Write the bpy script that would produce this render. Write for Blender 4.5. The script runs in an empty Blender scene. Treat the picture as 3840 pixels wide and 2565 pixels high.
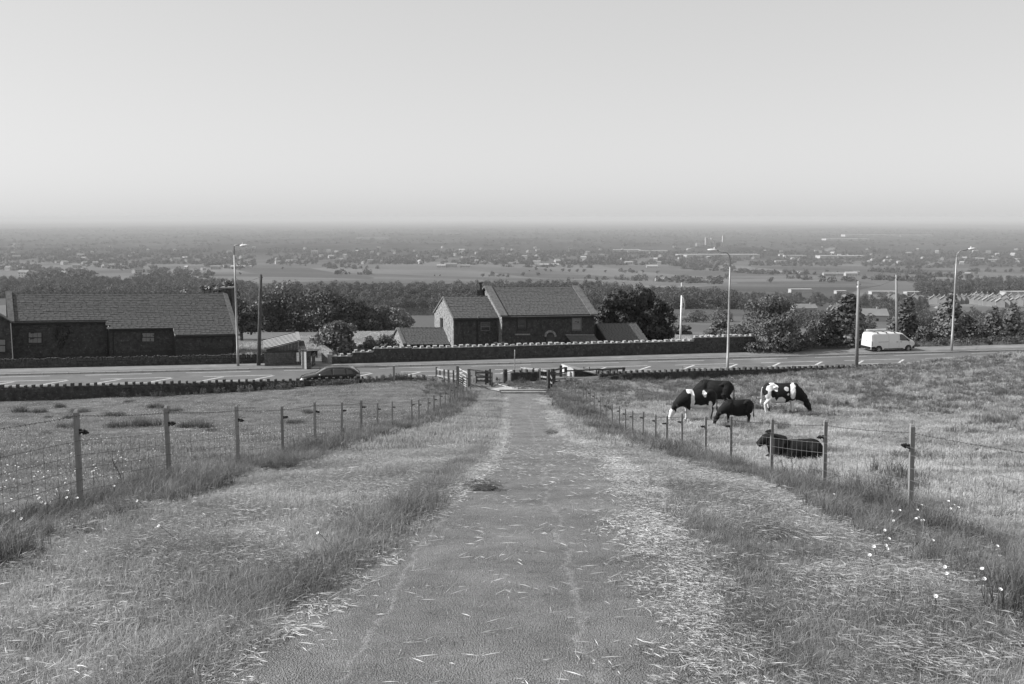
import bpy, bmesh, math, random
import numpy as np
from mathutils import Vector, Matrix, Euler

random.seed(7)
rng = np.random.default_rng(11)
S = bpy.context.scene
COL = S.collection
RAD = math.radians

# ------------------------------------------------------------------ camera, sky, sun
F = 3733.33
PITCH = math.atan(467.5 / F)
cam = bpy.data.cameras.new('camera')
cam.lens = 35.0
cam.sensor_width = 36.0
cam.clip_start = 0.1
cam.clip_end = 200000
camo = bpy.data.objects.new('camera', cam)
camo.rotation_euler = (math.pi / 2 - PITCH, 0, 0)
COL.objects.link(camo)
S.camera = camo

SUN_EL = RAD(37)
SUN_DIR = Vector((-1.0, 0.03, math.tan(SUN_EL))).normalized()   # towards the sun
world = bpy.data.worlds.new('World')
S.world = world
world.use_nodes = True
wn = world.node_tree
wn.nodes.clear()
sky = wn.nodes.new('ShaderNodeTexSky')
sky.sky_type = 'NISHITA'
sky.sun_disc = False
sky.sun_elevation = SUN_EL
sky.sun_rotation = math.atan2(SUN_DIR.x, SUN_DIR.y)
sky.air_density = 1.0
sky.dust_density = 1.0
sky.ozone_density = 1.0
bw = wn.nodes.new('ShaderNodeRGBToBW')
bg = wn.nodes.new('ShaderNodeBackground')
bg.inputs[1].default_value = 0.115
wo = wn.nodes.new('ShaderNodeOutputWorld')
wn.links.new(sky.outputs[0], bw.inputs[0])
pw = wn.nodes.new('ShaderNodeMath'); pw.operation = 'POWER'; pw.inputs[1].default_value = .35    # the hazy sky is evenly bright
ml = wn.nodes.new('ShaderNodeMath'); ml.operation = 'MULTIPLY'; ml.inputs[1].default_value = 2.66
wn.links.new(bw.outputs[0], pw.inputs[0]); wn.links.new(pw.outputs[0], ml.inputs[0]); wn.links.new(ml.outputs[0], bg.inputs[0])
wn.links.new(bg.outputs[0], wo.inputs[0])
sun = bpy.data.lights.new('sun', 'SUN')
sun.energy = 4.8
sun.angle = RAD(0.5)
suno = bpy.data.objects.new('sun', sun)
suno.rotation_euler = SUN_DIR.to_track_quat('Z', 'Y').to_euler()
COL.objects.link(suno)
S.view_settings.view_transform = 'Standard'
S.view_settings.look = 'None'
S.view_settings.exposure = 0.5
S.view_settings.gamma = 1.0
S.view_settings.use_curve_mapping = False
S.cycles.max_bounces = 6
S.cycles.diffuse_bounces = 2
S.cycles.glossy_bounces = 2
S.cycles.transmission_bounces = 4
S.cycles.transparent_max_bounces = 8
S.cycles.volume_bounces = 1

# ------------------------------------------------------------------ picture <-> place
c_, s_ = math.cos(PITCH), math.sin(PITCH)
def ray(px, py):
    a = (px - 1920) / F; b = (py - 1282.5) / F
    return np.array([a, c_ - b * s_, -s_ - b * c_])
def atY(px, py, Y):
    r = ray(px, py); return Vector(r * (Y / r[1]))
def atZ(px, py, z):
    r = ray(px, py); return Vector(r * (z / r[2]))
def scl(P):                      # photo pixels per metre at point P
    return F / (P[1] * c_ - P[2] * s_)

def K(x): return 84 + .166 * x + .00022 * x * x          # far kerb of the road
ROADZ = -12.4
def sm(t):
    t = np.clip(t, 0, 1); return t * t * (3 - 2 * t)
PY = np.array([-60, -15, 0, 5.76, 12, 14.6, 18.3, 21.9, 25.5, 29.5, 37.3, 41.3, 50, 58, 65, 70, 76, 82, 110, 112.0])
PZ = np.array([6.0, -.2, -2.0, -2.8, -3.5, -3.95, -4.65, -5.3, -5.97, -6.75, -8.25, -8.95, -10.2, -11.0, -11.6, -11.85, -12.2, -12.4, -12.5, -12.5])
FY = np.array([80, 95, 110, 140, 170, 200, 250, 300, 450, 700, 850, 1400, 2000, 2500, 4000, 8000, 20000, 70000.0])
FZ = np.array([-12.6, -13.0, -14.2, -17.0, -20, -23, -30, -35.5, -47, -66, -72, -98, -126, -148, -163, -172, -178, -185.0])
_gy = np.linspace(-60, 110, 1701)
_gz = np.interp(_gy, PY, PZ)
_ker = np.hanning(41); _ker /= _ker.sum()
_gzs = np.convolve(np.pad(_gz, 20, mode='reflect', reflect_type='odd'), _ker, 'valid')
def lump(x, y):
    return (np.sin(x * .9 + 1.3 * np.sin(y * .41)) * np.sin(y * .77 + .6) * .035
            + np.sin(x * .23 + 2) * np.sin(y * .19 + 1) * .12)
def gz(x, y):
    x = np.asarray(x, float); y = np.asarray(y, float)
    near = np.interp(y, _gy, _gzs)
    near = near - .85 * sm(-x / 35) * sm((y - 40) / 30)
    near = near + 1.6 * sm((x - 13) / 34) * sm((y - 12) / 45)
    near = near + .35 * sm((x + 27) / 15) * sm((y - 55) / 12) * sm((-x - 4) / 4)
    near = near - (.26 * sm((y - 6) / 6) + .09 * sm((y - 15) / 8)) * sm((x - 2.6) / 2.4) * (1 - .8 * sm((y - 50) / 12))
    near = near - .3 * sm((x - 5.3) / 2) * sm((y - 18) / 6) * sm((44 - y) / 8) * sm((22 - x) / 8)
    near = near + lump(x, y) * sm((np.abs(x - .5) - 2.2) / 3)
    k = K(np.clip(x, -400, 400)) + np.where(np.abs(x) > 400, 0, 0)
    s = y - k
    flat = np.full_like(x + y, ROADZ - .13)
    far = np.interp(y, FY, FZ)
    hill = (np.sin(x / 310 + 1) * np.sin(y / 530 + .5) * 6 + np.sin(x / 900 + 2.2) * 5) * sm((y - 400) / 1500)
    far = far + hill
    far = far - 15 * np.exp(-((x + 110) / 130) ** 2) * sm((y - 560) / 130) * (1 - sm((y - 870) / 90))
    far = far - .000002 * 0 * x
    z = near + (flat - near) * sm((s + 11.4) / 1.6)
    z = np.where(s > 3.2, flat + (far - flat) * sm((s - 3.2) / 9), z)
    return z
def G(x, y): return float(gz(np.array([x]), np.array([y]))[0])
def PG(px, py, y0=3.0, y1=60000.0):                  # where a line of sight meets the ground
    r = ray(px, py)
    ys = np.geomspace(y0, y1, 4000)
    d = r[2] / r[1] * ys - gz(r[0] / r[1] * ys, ys)
    i = np.argmax(d < 0)
    if d[i] >= 0: return Vector((r[0] / r[1] * y1, y1, G(r[0] / r[1] * y1, y1)))
    i = max(i, 1)
    t = d[i - 1] / (d[i - 1] - d[i]) if d[i - 1] > 0 else 0
    y = ys[i - 1] + (ys[i] - ys[i - 1]) * t
    x = r[0] / r[1] * y
    return Vector((x, y, G(x, y)))

# ------------------------------------------------------------------ materials (all grey: the photograph is black and white)
def nd(nt, t, **kw):
    n = nt.nodes.new(t)
    for k, v in kw.items(): setattr(n, k, v)
    return n
def mat(name, lo, hi=None, scale=8.0, rough=.85, bump=0.0, bscale=None, metal=0.0, stretch=None, spec=.3, detail=5, coord='Object', trans=0.0, wear=None):
    m = bpy.data.materials.new(name); m.use_nodes = True
    nt = m.node_tree; nt.nodes.clear()
    out = nd(nt, 'ShaderNodeOutputMaterial'); b = nd(nt, 'ShaderNodeBsdfPrincipled')
    b.inputs['Roughness'].default_value = rough; b.inputs['Metallic'].default_value = metal
    b.inputs['Specular IOR Level'].default_value = spec
    hi = lo if hi is None else hi
    tc = nd(nt, 'ShaderNodeTexCoord'); mp = nd(nt, 'ShaderNodeMapping')
    if stretch: mp.inputs['Scale'].default_value = stretch
    nt.links.new(tc.outputs[coord], mp.inputs[0])
    ns = nd(nt, 'ShaderNodeTexNoise'); ns.inputs['Scale'].default_value = scale; ns.inputs['Detail'].default_value = detail
    ns.inputs['Roughness'].default_value = .65
    nt.links.new(mp.outputs[0], ns.inputs[0])
    mr = nd(nt, 'ShaderNodeMapRange'); mr.inputs[1].default_value = .32; mr.inputs[2].default_value = .68
    mr.inputs[3].default_value = lo; mr.inputs[4].default_value = hi
    nt.links.new(ns.outputs[0], mr.inputs[0])
    val = mr.outputs[0]
    if wear:
        n2 = nd(nt, 'ShaderNodeTexNoise'); n2.inputs['Scale'].default_value = wear[0]; n2.inputs['Detail'].default_value = 4
        nt.links.new(mp.outputs[0], n2.inputs[0])
        m2 = nd(nt, 'ShaderNodeMapRange'); m2.inputs[1].default_value = wear[1]; m2.inputs[2].default_value = wear[1] + .12
        nt.links.new(n2.outputs[0], m2.inputs[0])
        mx = nd(nt, 'ShaderNodeMix'); mx.data_type = 'FLOAT'
        nt.links.new(m2.outputs[0], mx.inputs[0]); nt.links.new(val, mx.inputs[2]); mx.inputs[3].default_value = wear[2]
        val = mx.outputs[0]
    nt.links.new(val, b.inputs['Base Color'])
    if bump:
        bn = nd(nt, 'ShaderNodeTexNoise'); bn.inputs['Scale'].default_value = bscale or scale * 4; bn.inputs['Detail'].default_value = 4
        nt.links.new(mp.outputs[0], bn.inputs[0])
        bp = nd(nt, 'ShaderNodeBump'); bp.inputs['Strength'].default_value = bump; bp.inputs['Distance'].default_value = .02
        nt.links.new(bn.outputs[0], bp.inputs['Height']); nt.links.new(bp.outputs[0], b.inputs['Normal'])
    sh = b.outputs[0]
    if trans:
        tr = nd(nt, 'ShaderNodeBsdfTranslucent'); nt.links.new(val, tr.inputs[0])
        ms = nd(nt, 'ShaderNodeMixShader'); ms.inputs[0].default_value = trans
        nt.links.new(b.outputs[0], ms.inputs[1]); nt.links.new(tr.outputs[0], ms.inputs[2]); sh = ms.outputs[0]
    nt.links.new(sh, out.inputs[0])
    return m
def leafmat(name, lo, hi, trans=.35, rough=.6, scale=None):
    """blades and leaves: colour differs from instance to instance and along the blade"""
    m = bpy.data.materials.new(name); m.use_nodes = True
    nt = m.node_tree; nt.nodes.clear()
    out = nd(nt, 'ShaderNodeOutputMaterial'); b = nd(nt, 'ShaderNodeBsdfPrincipled')
    b.inputs['Roughness'].default_value = rough; b.inputs['Specular IOR Level'].default_value = .35
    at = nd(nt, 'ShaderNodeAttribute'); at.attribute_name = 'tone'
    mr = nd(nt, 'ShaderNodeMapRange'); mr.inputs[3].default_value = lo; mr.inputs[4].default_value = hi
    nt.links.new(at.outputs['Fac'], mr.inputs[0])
    tc = nd(nt, 'ShaderNodeTexCoord')
    geo = nd(nt, 'ShaderNodeNewGeometry')
    ns = nd(nt, 'ShaderNodeTexNoise'); ns.inputs['Scale'].default_value = scale or .6; ns.inputs['Detail'].default_value = 4
    nt.links.new(geo.outputs['Position'], ns.inputs[0])
    m2 = nd(nt, 'ShaderNodeMapRange'); m2.inputs[1].default_value = .35; m2.inputs[2].default_value = .65
    m2.inputs[3].default_value = .68; m2.inputs[4].default_value = 1.28
    nt.links.new(ns.outputs[0], m2.inputs[0])
    mu = nd(nt, 'ShaderNodeMath', operation='MULTIPLY')
    nt.links.new(mr.outputs[0], mu.inputs[0]); nt.links.new(m2.outputs[0], mu.inputs[1])
    nt.links.new(mu.outputs[0], b.inputs['Base Color'])
    tr = nd(nt, 'ShaderNodeBsdfTranslucent'); nt.links.new(mu.outputs[0], tr.inputs[0])
    ms = nd(nt, 'ShaderNodeMixShader'); ms.inputs[0].default_value = trans
    nt.links.new(b.outputs[0], ms.inputs[1]); nt.links.new(tr.outputs[0], ms.inputs[2])
    nt.links.new(ms.outputs[0], out.inputs[0])
    return m
M = {}
M['post'] = mat('weathered_wood', .19, .27, 3, .85, .5, 30, stretch=(12, 12, 1))
M['wood_old'] = mat('old_grey_timber', .10, .22, 3, .9, .6, 25, stretch=(8, 8, 1))
M['wood_pale'] = mat('pale_sawn_rail', .2, .32, 4, .85, .5, 25)
M['wood_dark'] = mat('creosoted_timber', .035, .07, 4, .85, .4, 25)
M['pole'] = mat('telegraph_pole_wood', .05, .11, 3, .85, .4, 20, stretch=(10, 10, 1))
M['pole_pale'] = mat('bleached_pole_wood', .18, .3, 3, .85, .4, 20, stretch=(10, 10, 1))
M['wire'] = mat('galvanised_wire', .17, rough=.55, metal=.3)
M['wire_dark'] = mat('rusty_barbed_wire', .07, rough=.7, metal=.2)
M['plastic_black'] = mat('black_plastic', .02, rough=.4)
M['steel'] = mat('galvanised_steel', .25, .34, 5, .5, metal=.35)
M['gate_steel'] = mat('galvanised_gate_tube', .38, .5, 6, .45)
M['steel_pale'] = mat('pale_painted_steel', .6, .7, 6, .45)
M['stone_dark'] = mat('sooty_shaded_gritstone', .03, .085, 3, .95, .8, 14, wear=(6, .62, .15))  # sooty stone, darkened further to stand in for shade on camera-facing walls
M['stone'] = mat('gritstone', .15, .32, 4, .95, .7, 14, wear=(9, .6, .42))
M['stone_shade'] = mat('shaded_gritstone', .06, .15, 4, .95, .7, 14)  # shade put into the colour of the shed's camera-facing base stones
M['stone_sunlit'] = mat('sunlit_coursed_stone', .16, .34, 5, .95, .7, 14)  # lighter copy of the wall stone, sunlight put into its colour
M['mortar'] = mat('recessed_mortar', .035, .06, 8, .95, .5, 20)
M['mortar_pale'] = mat('lime_mortar', .24, .34, 8, .95, .5, 20)
M['coping'] = mat('sandstone_coping', .24, .4, 4, .9, .5, 18)
M['slate'] = mat('stone_slate', .065, .12, 3, .8, .5, 14, wear=(11, .66, .26))
M['slate2'] = mat('stone_slate_lighter', .06, .115, 3, .8, .5, 14, wear=(9, .66, .2))
M['ridge'] = mat('ridge_tile_clay', .06, .12, 5, .85, .4)
M['gutter'] = mat('black_gutter', .015, rough=.5)
M['asphalt'] = None
M['glass'] = mat('window_glass', .03, .05, 2, .08, spec=.8)
M['frame_dark'] = mat('dark_window_frame', .025, rough=.5)
M['curtain'] = mat('net_curtain', .12, .3, 9, .9, stretch=(30, 30, .3))
M['coping_dull'] = mat('weathered_coping', .09, .17, 4, .9, .5, 18)
M['paint_white'] = mat('white_van_paint', .66, .70, 3, .28, spec=.5)
M['paint_car'] = mat('dark_metallic_paint', .012, .02, 3, .22, spec=.45)
M['tyre'] = mat('tyre_rubber', .025, .04, 20, .85)
M['rim'] = mat('alloy_rim', .35, .45, 8, .4, metal=.5)
M['lens'] = mat('lamp_lens', .6, .75, 8, .15, spec=.8)
M['lens_dark'] = mat('tail_lamp_lens', .18, .3, 8, .2, spec=.7)
M['concrete'] = mat('worn_concrete', .26, .42, 2, .9, .4, 20)
M['whitewash'] = mat('whitewashed_block', .35, .62, 6, .9, .6, 14, wear=(5, .6, .2))
M['white'] = mat('white_gloss', .75, .85, 4, .5)
M['roadpaint'] = mat('road_marking_paint', .38, .58, 3, .8, wear=(14, .62, .2))
M['metal_roof'] = mat('ribbed_sheet_roof', .42, .55, 5, .5)
M['board'] = mat('dark_boarding', .045, .08, 6, .8, .4, 20, stretch=(14, 14, 1))
M['bark'] = mat('bark', .06, .14, 4, .95, .8, 12, stretch=(3, 3, .6))
M['kerb'] = mat('kerb_stone', .3, .42, 4, .9, .3)
M['farwall'] = mat('pale_render', .3, .45, .05, .9)
M['farwall2'] = mat('buff_brick_wall', .24, .38, .05, .9)
M['farroof'] = mat('far_tiled_roof', .14, .22, .08, .85)
M['farroof2'] = mat('far_pale_roof', .26, .4, .02, .6)
M['grass'] = leafmat('grass_blade', .21, .5, .42, .5)
M['fringe'] = leafmat('fringe_grass_blade', .13, .36, .42, .5)
M['grass_dark'] = leafmat('tall_grass_blade', .09, .26, .40, .5)
M['field'] = leafmat('field_grass_blade', .15, .34, .35, .55)
M['field_pale'] = leafmat('dry_field_grass_blade', .26, .58, .35, .55)
M['rush'] = leafmat('rush_blade', .04, .13, .3, .5)
M['straw'] = leafmat('dry_straw', .25, .56, .15, .6)
M['hay'] = leafmat('drying_hay', .2, .44, .3, .7)
M['petal'] = leafmat('white_petal', .8, .95, .3, .6)
M['leaf_dark'] = leafmat('dark_leaf', .035, .11, .25, .5, .5)
M['leaf_mid'] = leafmat('mid_leaf', .06, .17, .3, .5, .5)
M['leaf_pale'] = leafmat('pale_leaf', .085, .24, .3, .5, .7)
M['needle'] = leafmat('conifer_needle', .02, .07, .15, .6, .6)
M['wood_far'] = leafmat('far_foliage', .04, .125, .25, .7, .02)

# ------------------------------------------------------------------ mesh helpers
def mesh_np(name, V, T, mats=None, tone=None, smooth=False):
    V = np.asarray(V, np.float32); T = np.asarray(T, np.int32)
    n = T.shape[1]
    me = bpy.data.meshes.new(name)
    me.vertices.add(len(V)); me.vertices.foreach_set('co', V.ravel())
    me.loops.add(T.size); me.loops.foreach_set('vertex_index', T.ravel())
    me.polygons.add(len(T)); me.polygons.foreach_set('loop_start', np.arange(0, T.size, n, dtype=np.int32))
    if smooth: me.polygons.foreach_set('use_smooth', np.ones(len(T), bool))
    me.update(calc_edges=True)
    if tone is not None:
        a = me.attributes.new('tone', 'FLOAT', 'POINT'); a.data.foreach_set('value', np.asarray(tone, np.float32))
    for m in (mats or []): me.materials.append(m)
    return me
class MB:
    """collects shapes and builds ONE mesh object"""
    def __init__(s): s.v = []; s.f = []; s.mi = []
    def add(s, v, f, mi=0):
        o = len(s.v); s.v += [tuple(p) for p in v]; s.f += [tuple(i + o for i in q) for q in f]; s.mi += [mi] * len(f); return s
    def box(s, lo, hi, mi=0, Mx=None, jit=0):
        P = [Vector((x, y, z)) for z in (lo[2], hi[2]) for y in (lo[1], hi[1]) for x in (lo[0], hi[0])]
        if jit: P = [p + Vector((random.uniform(-jit, jit), random.uniform(-jit, jit), random.uniform(-jit, jit))) for p in P]
        if Mx is not None: P = [Mx @ p for p in P]
        return s.add(P, [(0, 2, 3, 1), (4, 5, 7, 6), (0, 1, 5, 4), (2, 6, 7, 3), (0, 4, 6, 2), (1, 3, 7, 5)], mi)
    def bar(s, a, b, w, h=None, mi=0, up=Vector((0, 0, 1))):
        a = Vector(a); b = Vector(b); h = h or w
        d = (b - a).normalized()
        if abs(d.dot(up)) > .98: up = Vector((0, 1, 0))
        x = d.cross(up).normalized(); y = x.cross(d)
        P = [p + x * sx * w / 2 + y * sy * h / 2 for p in (a, b) for sx, sy in ((-1, -1), (1, -1), (1, 1), (-1, 1))]
        return s.add(P, [(3, 2, 1, 0), (4, 5, 6, 7), (0, 1, 5, 4), (1, 2, 6, 5), (2, 3, 7, 6), (3, 0, 4, 7)], mi)
    def tube(s, pts, rad, n=8, mi=0):
        pts = [Vector(p) for p in pts]
        if not hasattr(rad, '__len__'): rad = [rad] * len(pts)
        V = []; Fc = []
        for i, p in enumerate(pts):
            d = (pts[min(i + 1, len(pts) - 1)] - pts[max(i - 1, 0)]).normalized()
            up = Vector((0, 0, 1)) if abs(d.z) < .9 else Vector((0, 1, 0))
            x = d.cross(up).normalized(); y = x.cross(d)
            for k in range(n):
                a = 2 * math.pi * k / n
                V.append(p + (x * math.cos(a) + y * math.sin(a)) * rad[i])
        for i in range(len(pts) - 1):
            for k in range(n):
                k2 = (k + 1) % n
                Fc.append((i * n + k, i * n + k2, (i + 1) * n + k2, (i + 1) * n + k))
        Fc.append(tuple(range(n - 1, -1, -1))); Fc.append(tuple(range((len(pts) - 1) * n, len(pts) * n)))
        return s.add(V, Fc, mi)
    def ell(s, c, r, n=10, mi=0):
        V = []; Fc = []; c = Vector(c)
        if not hasattr(r, '__len__'): r = (r, r, r)
        h = n // 2
        for i in range(1, h):
            t = math.pi * i / h
            for k in range(n):
                a = 2 * math.pi * k / n
                V.append(c + Vector((r[0] * math.sin(t) * math.cos(a), r[1] * math.sin(t) * math.sin(a), r[2] * math.cos(t))))
        V.append(c + Vector((0, 0, r[2]))); V.append(c - Vector((0, 0, r[2]))); T = len(V) - 2
        for i in range(h - 2):
            for k in range(n):
                k2 = (k + 1) % n
                Fc.append((i * n + k, (i + 1) * n + k, (i + 1) * n + k2, i * n + k2))
        for k in range(n):
            k2 = (k + 1) % n
            Fc.append((T, k, k2)); Fc.append((T + 1, (h - 2) * n + k2, (h - 2) * n + k))
        return s.add(V, Fc, mi)
    def prism(s, poly, d, mi=0):
        n = len(poly); d = Vector(d); P = [Vector(p) for p in poly]
        V = P + [p + d for p in P]
        Fc = [tuple(range(n - 1, -1, -1)), tuple(range(n, 2 * n))] + [(i, (i + 1) % n, n + (i + 1) % n, n + i) for i in range(n)]
        return s.add(V, Fc, mi)
    def mesh(s, name, mats, smooth=False):
        me = bpy.data.meshes.new(name); me.from_pydata(s.v, [], s.f)
        if not isinstance(mats, (list, tuple)): mats = [mats]
        for m in mats: me.materials.append(m)
        if len(mats) > 1: me.polygons.foreach_set('material_index', s.mi)
        if smooth: me.polygons.foreach_set('use_smooth', [True] * len(s.f))
        me.validate(); me.update()
        return me
    def build(s, name, mats, parent=None, world=True, smooth=False, bevel=0, loc=None, kind=None):
        return obj(name, s.mesh(name, mats, smooth), parent, world, loc, kind, bevel)
def wloc(o):
    p = Vector((0, 0, 0))
    while o is not None: p += o.location; o = o.parent
    return p
def obj(name, me, parent=None, world=True, loc=None, kind=None, bevel=0):
    """world=True: the mesh is in world coordinates although the object hangs under a parent (parents are never rotated then)"""
    o = bpy.data.objects.new(name, me); COL.objects.link(o)
    if parent is not None:
        o.parent = parent
        if world: o.location = -wloc(parent)
    if loc is not None: o.location = loc
    if kind: o['kind'] = kind
    if bevel:
        b = o.modifiers.new('bevel', 'BEVEL'); b.width = bevel; b.segments = 2; b.limit_method = 'ANGLE'
    return o
def tag(o, label=None, cat=None, group=None, kind=None):
    if label: o['label'] = label
    if cat: o['category'] = cat
    if group: o['group'] = group
    if kind: o['kind'] = kind
    return o
def thing(name, label, cat, loc=(0, 0, 0), rz=0, group=None):
    o = bpy.data.objects.new(name, None); o.empty_display_size = .2; COL.objects.link(o)
    o.location = loc; o.rotation_euler = (0, 0, rz)
    return tag(o, label, cat, group)
def dup(root, loc, rz=None, scale=None, label=None, group=None):
    def rec(o, par):
        c = o.copy(); COL.objects.link(c)
        if par is not None: c.parent = par
        for ch in kids.get(o.name, []): rec(ch, c)
        return c
    kids = {}
    for ch in root.children_recursive: kids.setdefault(ch.parent.name, []).append(ch)
    r = rec(root, None)
    r.location = loc
    if rz is not None: r.rotation_euler = (0, 0, rz)
    if scale is not None: r.scale = scale if hasattr(scale, '__len__') else (scale,) * 3
    if label: r['label'] = label
    if group: r['group'] = group
    return r

# ------------------------------------------------------------------ ground
def field_cell(nt, pos):
    """world position -> (random value of the field, distance to its hedge)"""
    sp = nd(nt, 'ShaderNodeSeparateXYZ'); nt.links.new(pos, sp.inputs[0])
    def mth(op, a, b=None):
        n = nd(nt, 'ShaderNodeMath', operation=op)
        for i, v in enumerate((a, b)):
            if v is None: continue
            if hasattr(v, 'is_linked'): nt.links.new(v, n.inputs[i])
            else: n.inputs[i].default_value = v
        return n.outputs[0]
    a = mth('ADD', mth('DIVIDE', sp.outputs[0], 230.0), mth('MULTIPLY', mth('SINE', mth('DIVIDE', sp.outputs[1], 410.0)), .8))
    b = mth('ADD', mth('DIVIDE', sp.outputs[1], 300.0), mth('MULTIPLY', mth('SINE', mth('DIVIDE', sp.outputs[0], 370.0)), .6))
    fa = mth('FLOOR', a); fb = mth('FLOOR', b)
    cb = nd(nt, 'ShaderNodeCombineXYZ'); nt.links.new(fa, cb.inputs[0]); nt.links.new(fb, cb.inputs[1])
    wn_ = nd(nt, 'ShaderNodeTexWhiteNoise'); wn_.noise_dimensions = '3D'; nt.links.new(cb.outputs[0], wn_.inputs[0])
    return wn_.outputs['Value'], mth
def ground_material():
    m = bpy.data.materials.new('meadow_ground'); m.use_nodes = True
    nt = m.node_tree; nt.nodes.clear()
    out = nd(nt, 'ShaderNodeOutputMaterial'); b = nd(nt, 'ShaderNodeBsdfPrincipled'); b.inputs['Roughness'].default_value = .95
    b.inputs['Specular IOR Level'].default_value = .1
    geo = nd(nt, 'ShaderNodeNewGeometry')
    v, mth = field_cell(nt, geo.outputs['Position'])
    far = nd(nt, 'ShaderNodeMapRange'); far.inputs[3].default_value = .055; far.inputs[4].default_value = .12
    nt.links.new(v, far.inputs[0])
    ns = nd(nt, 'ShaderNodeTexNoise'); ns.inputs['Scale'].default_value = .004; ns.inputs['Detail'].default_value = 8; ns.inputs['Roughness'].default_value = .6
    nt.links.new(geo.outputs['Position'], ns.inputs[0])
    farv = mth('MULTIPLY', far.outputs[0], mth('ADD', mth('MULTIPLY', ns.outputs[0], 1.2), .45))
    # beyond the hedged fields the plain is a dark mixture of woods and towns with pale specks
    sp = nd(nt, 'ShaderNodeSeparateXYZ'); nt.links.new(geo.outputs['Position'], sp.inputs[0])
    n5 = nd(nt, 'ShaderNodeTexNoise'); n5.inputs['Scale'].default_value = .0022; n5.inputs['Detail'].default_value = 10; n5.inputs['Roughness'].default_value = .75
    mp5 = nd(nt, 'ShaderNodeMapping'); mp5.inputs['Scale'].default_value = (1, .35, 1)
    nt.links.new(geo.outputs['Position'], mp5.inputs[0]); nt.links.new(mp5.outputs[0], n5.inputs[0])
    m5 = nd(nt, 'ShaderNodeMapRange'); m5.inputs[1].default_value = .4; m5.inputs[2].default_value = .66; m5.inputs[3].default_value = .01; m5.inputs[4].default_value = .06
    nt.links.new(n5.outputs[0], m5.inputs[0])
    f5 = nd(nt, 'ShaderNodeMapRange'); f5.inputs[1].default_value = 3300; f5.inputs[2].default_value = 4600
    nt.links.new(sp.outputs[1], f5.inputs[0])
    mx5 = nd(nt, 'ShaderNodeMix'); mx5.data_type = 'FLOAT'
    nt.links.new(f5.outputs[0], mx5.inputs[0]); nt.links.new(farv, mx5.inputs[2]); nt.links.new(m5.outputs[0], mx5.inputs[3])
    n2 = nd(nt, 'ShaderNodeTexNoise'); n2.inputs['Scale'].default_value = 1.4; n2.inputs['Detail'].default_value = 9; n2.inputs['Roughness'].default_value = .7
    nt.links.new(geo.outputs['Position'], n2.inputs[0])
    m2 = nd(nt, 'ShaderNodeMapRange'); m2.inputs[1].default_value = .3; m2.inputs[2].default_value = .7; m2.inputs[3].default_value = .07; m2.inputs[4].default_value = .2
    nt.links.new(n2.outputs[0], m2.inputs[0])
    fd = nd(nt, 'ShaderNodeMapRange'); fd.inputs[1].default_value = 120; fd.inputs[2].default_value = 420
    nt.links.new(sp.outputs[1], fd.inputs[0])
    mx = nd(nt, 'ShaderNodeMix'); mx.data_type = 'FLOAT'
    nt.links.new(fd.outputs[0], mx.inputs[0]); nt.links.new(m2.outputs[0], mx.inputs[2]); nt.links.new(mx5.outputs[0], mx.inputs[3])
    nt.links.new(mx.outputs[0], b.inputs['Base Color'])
    n3 = nd(nt, 'ShaderNodeTexNoise'); n3.inputs['Scale'].default_value = 9; n3.inputs['Detail'].default_value = 6
    nt.links.new(geo.outputs['Position'], n3.inputs[0])
    bp = nd(nt, 'ShaderNodeBump'); bp.inputs['Strength'].default_value = .6; bp.inputs['Distance'].default_value = .05
    nt.links.new(n3.outputs[0], bp.inputs['Height']); nt.links.new(bp.outputs[0], b.inputs['Normal'])
    nt.links.new(b.outputs[0], out.inputs[0])
    return m
M['ground'] = ground_material()
def grid_axis_x():
    a = list(np.arange(-50, 70.01, .75))
    st = .75; x = 70.0; pos = []
    while x < 55000: st *= 1.09; x += st; pos.append(x)
    st = .75; x = -50.0; neg = []
    while x > -55000: st *= 1.09; x -= st; neg.append(x)
    return np.array(neg[::-1] + a + pos)
def grid_axis_y():
    a = list(np.arange(-14, 66, .75)) + list(np.arange(66, 112, .5))
    st = .5; y = a[-1]
    while y < 60000: st *= 1.045; y += st; a.append(y)
    return np.array([-60, -40, -28, -20] + a)
gx, gy = grid_axis_x(), grid_axis_y()
X, Y = np.meshgrid(gx, gy)
Z = gz(X, Y)
V = np.stack([X, Y, Z], -1).reshape(-1, 3)
nx, ny = len(gx), len(gy)
ii = (np.arange(ny - 1)[:, None] * nx + np.arange(nx - 1)[None, :]).ravel()
Q = np.stack([ii, ii + 1, ii + nx + 1, ii + nx], -1)
tag(obj('ground', mesh_np('ground', V, Q, [M['ground']], smooth=True)), kind='structure')

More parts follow.
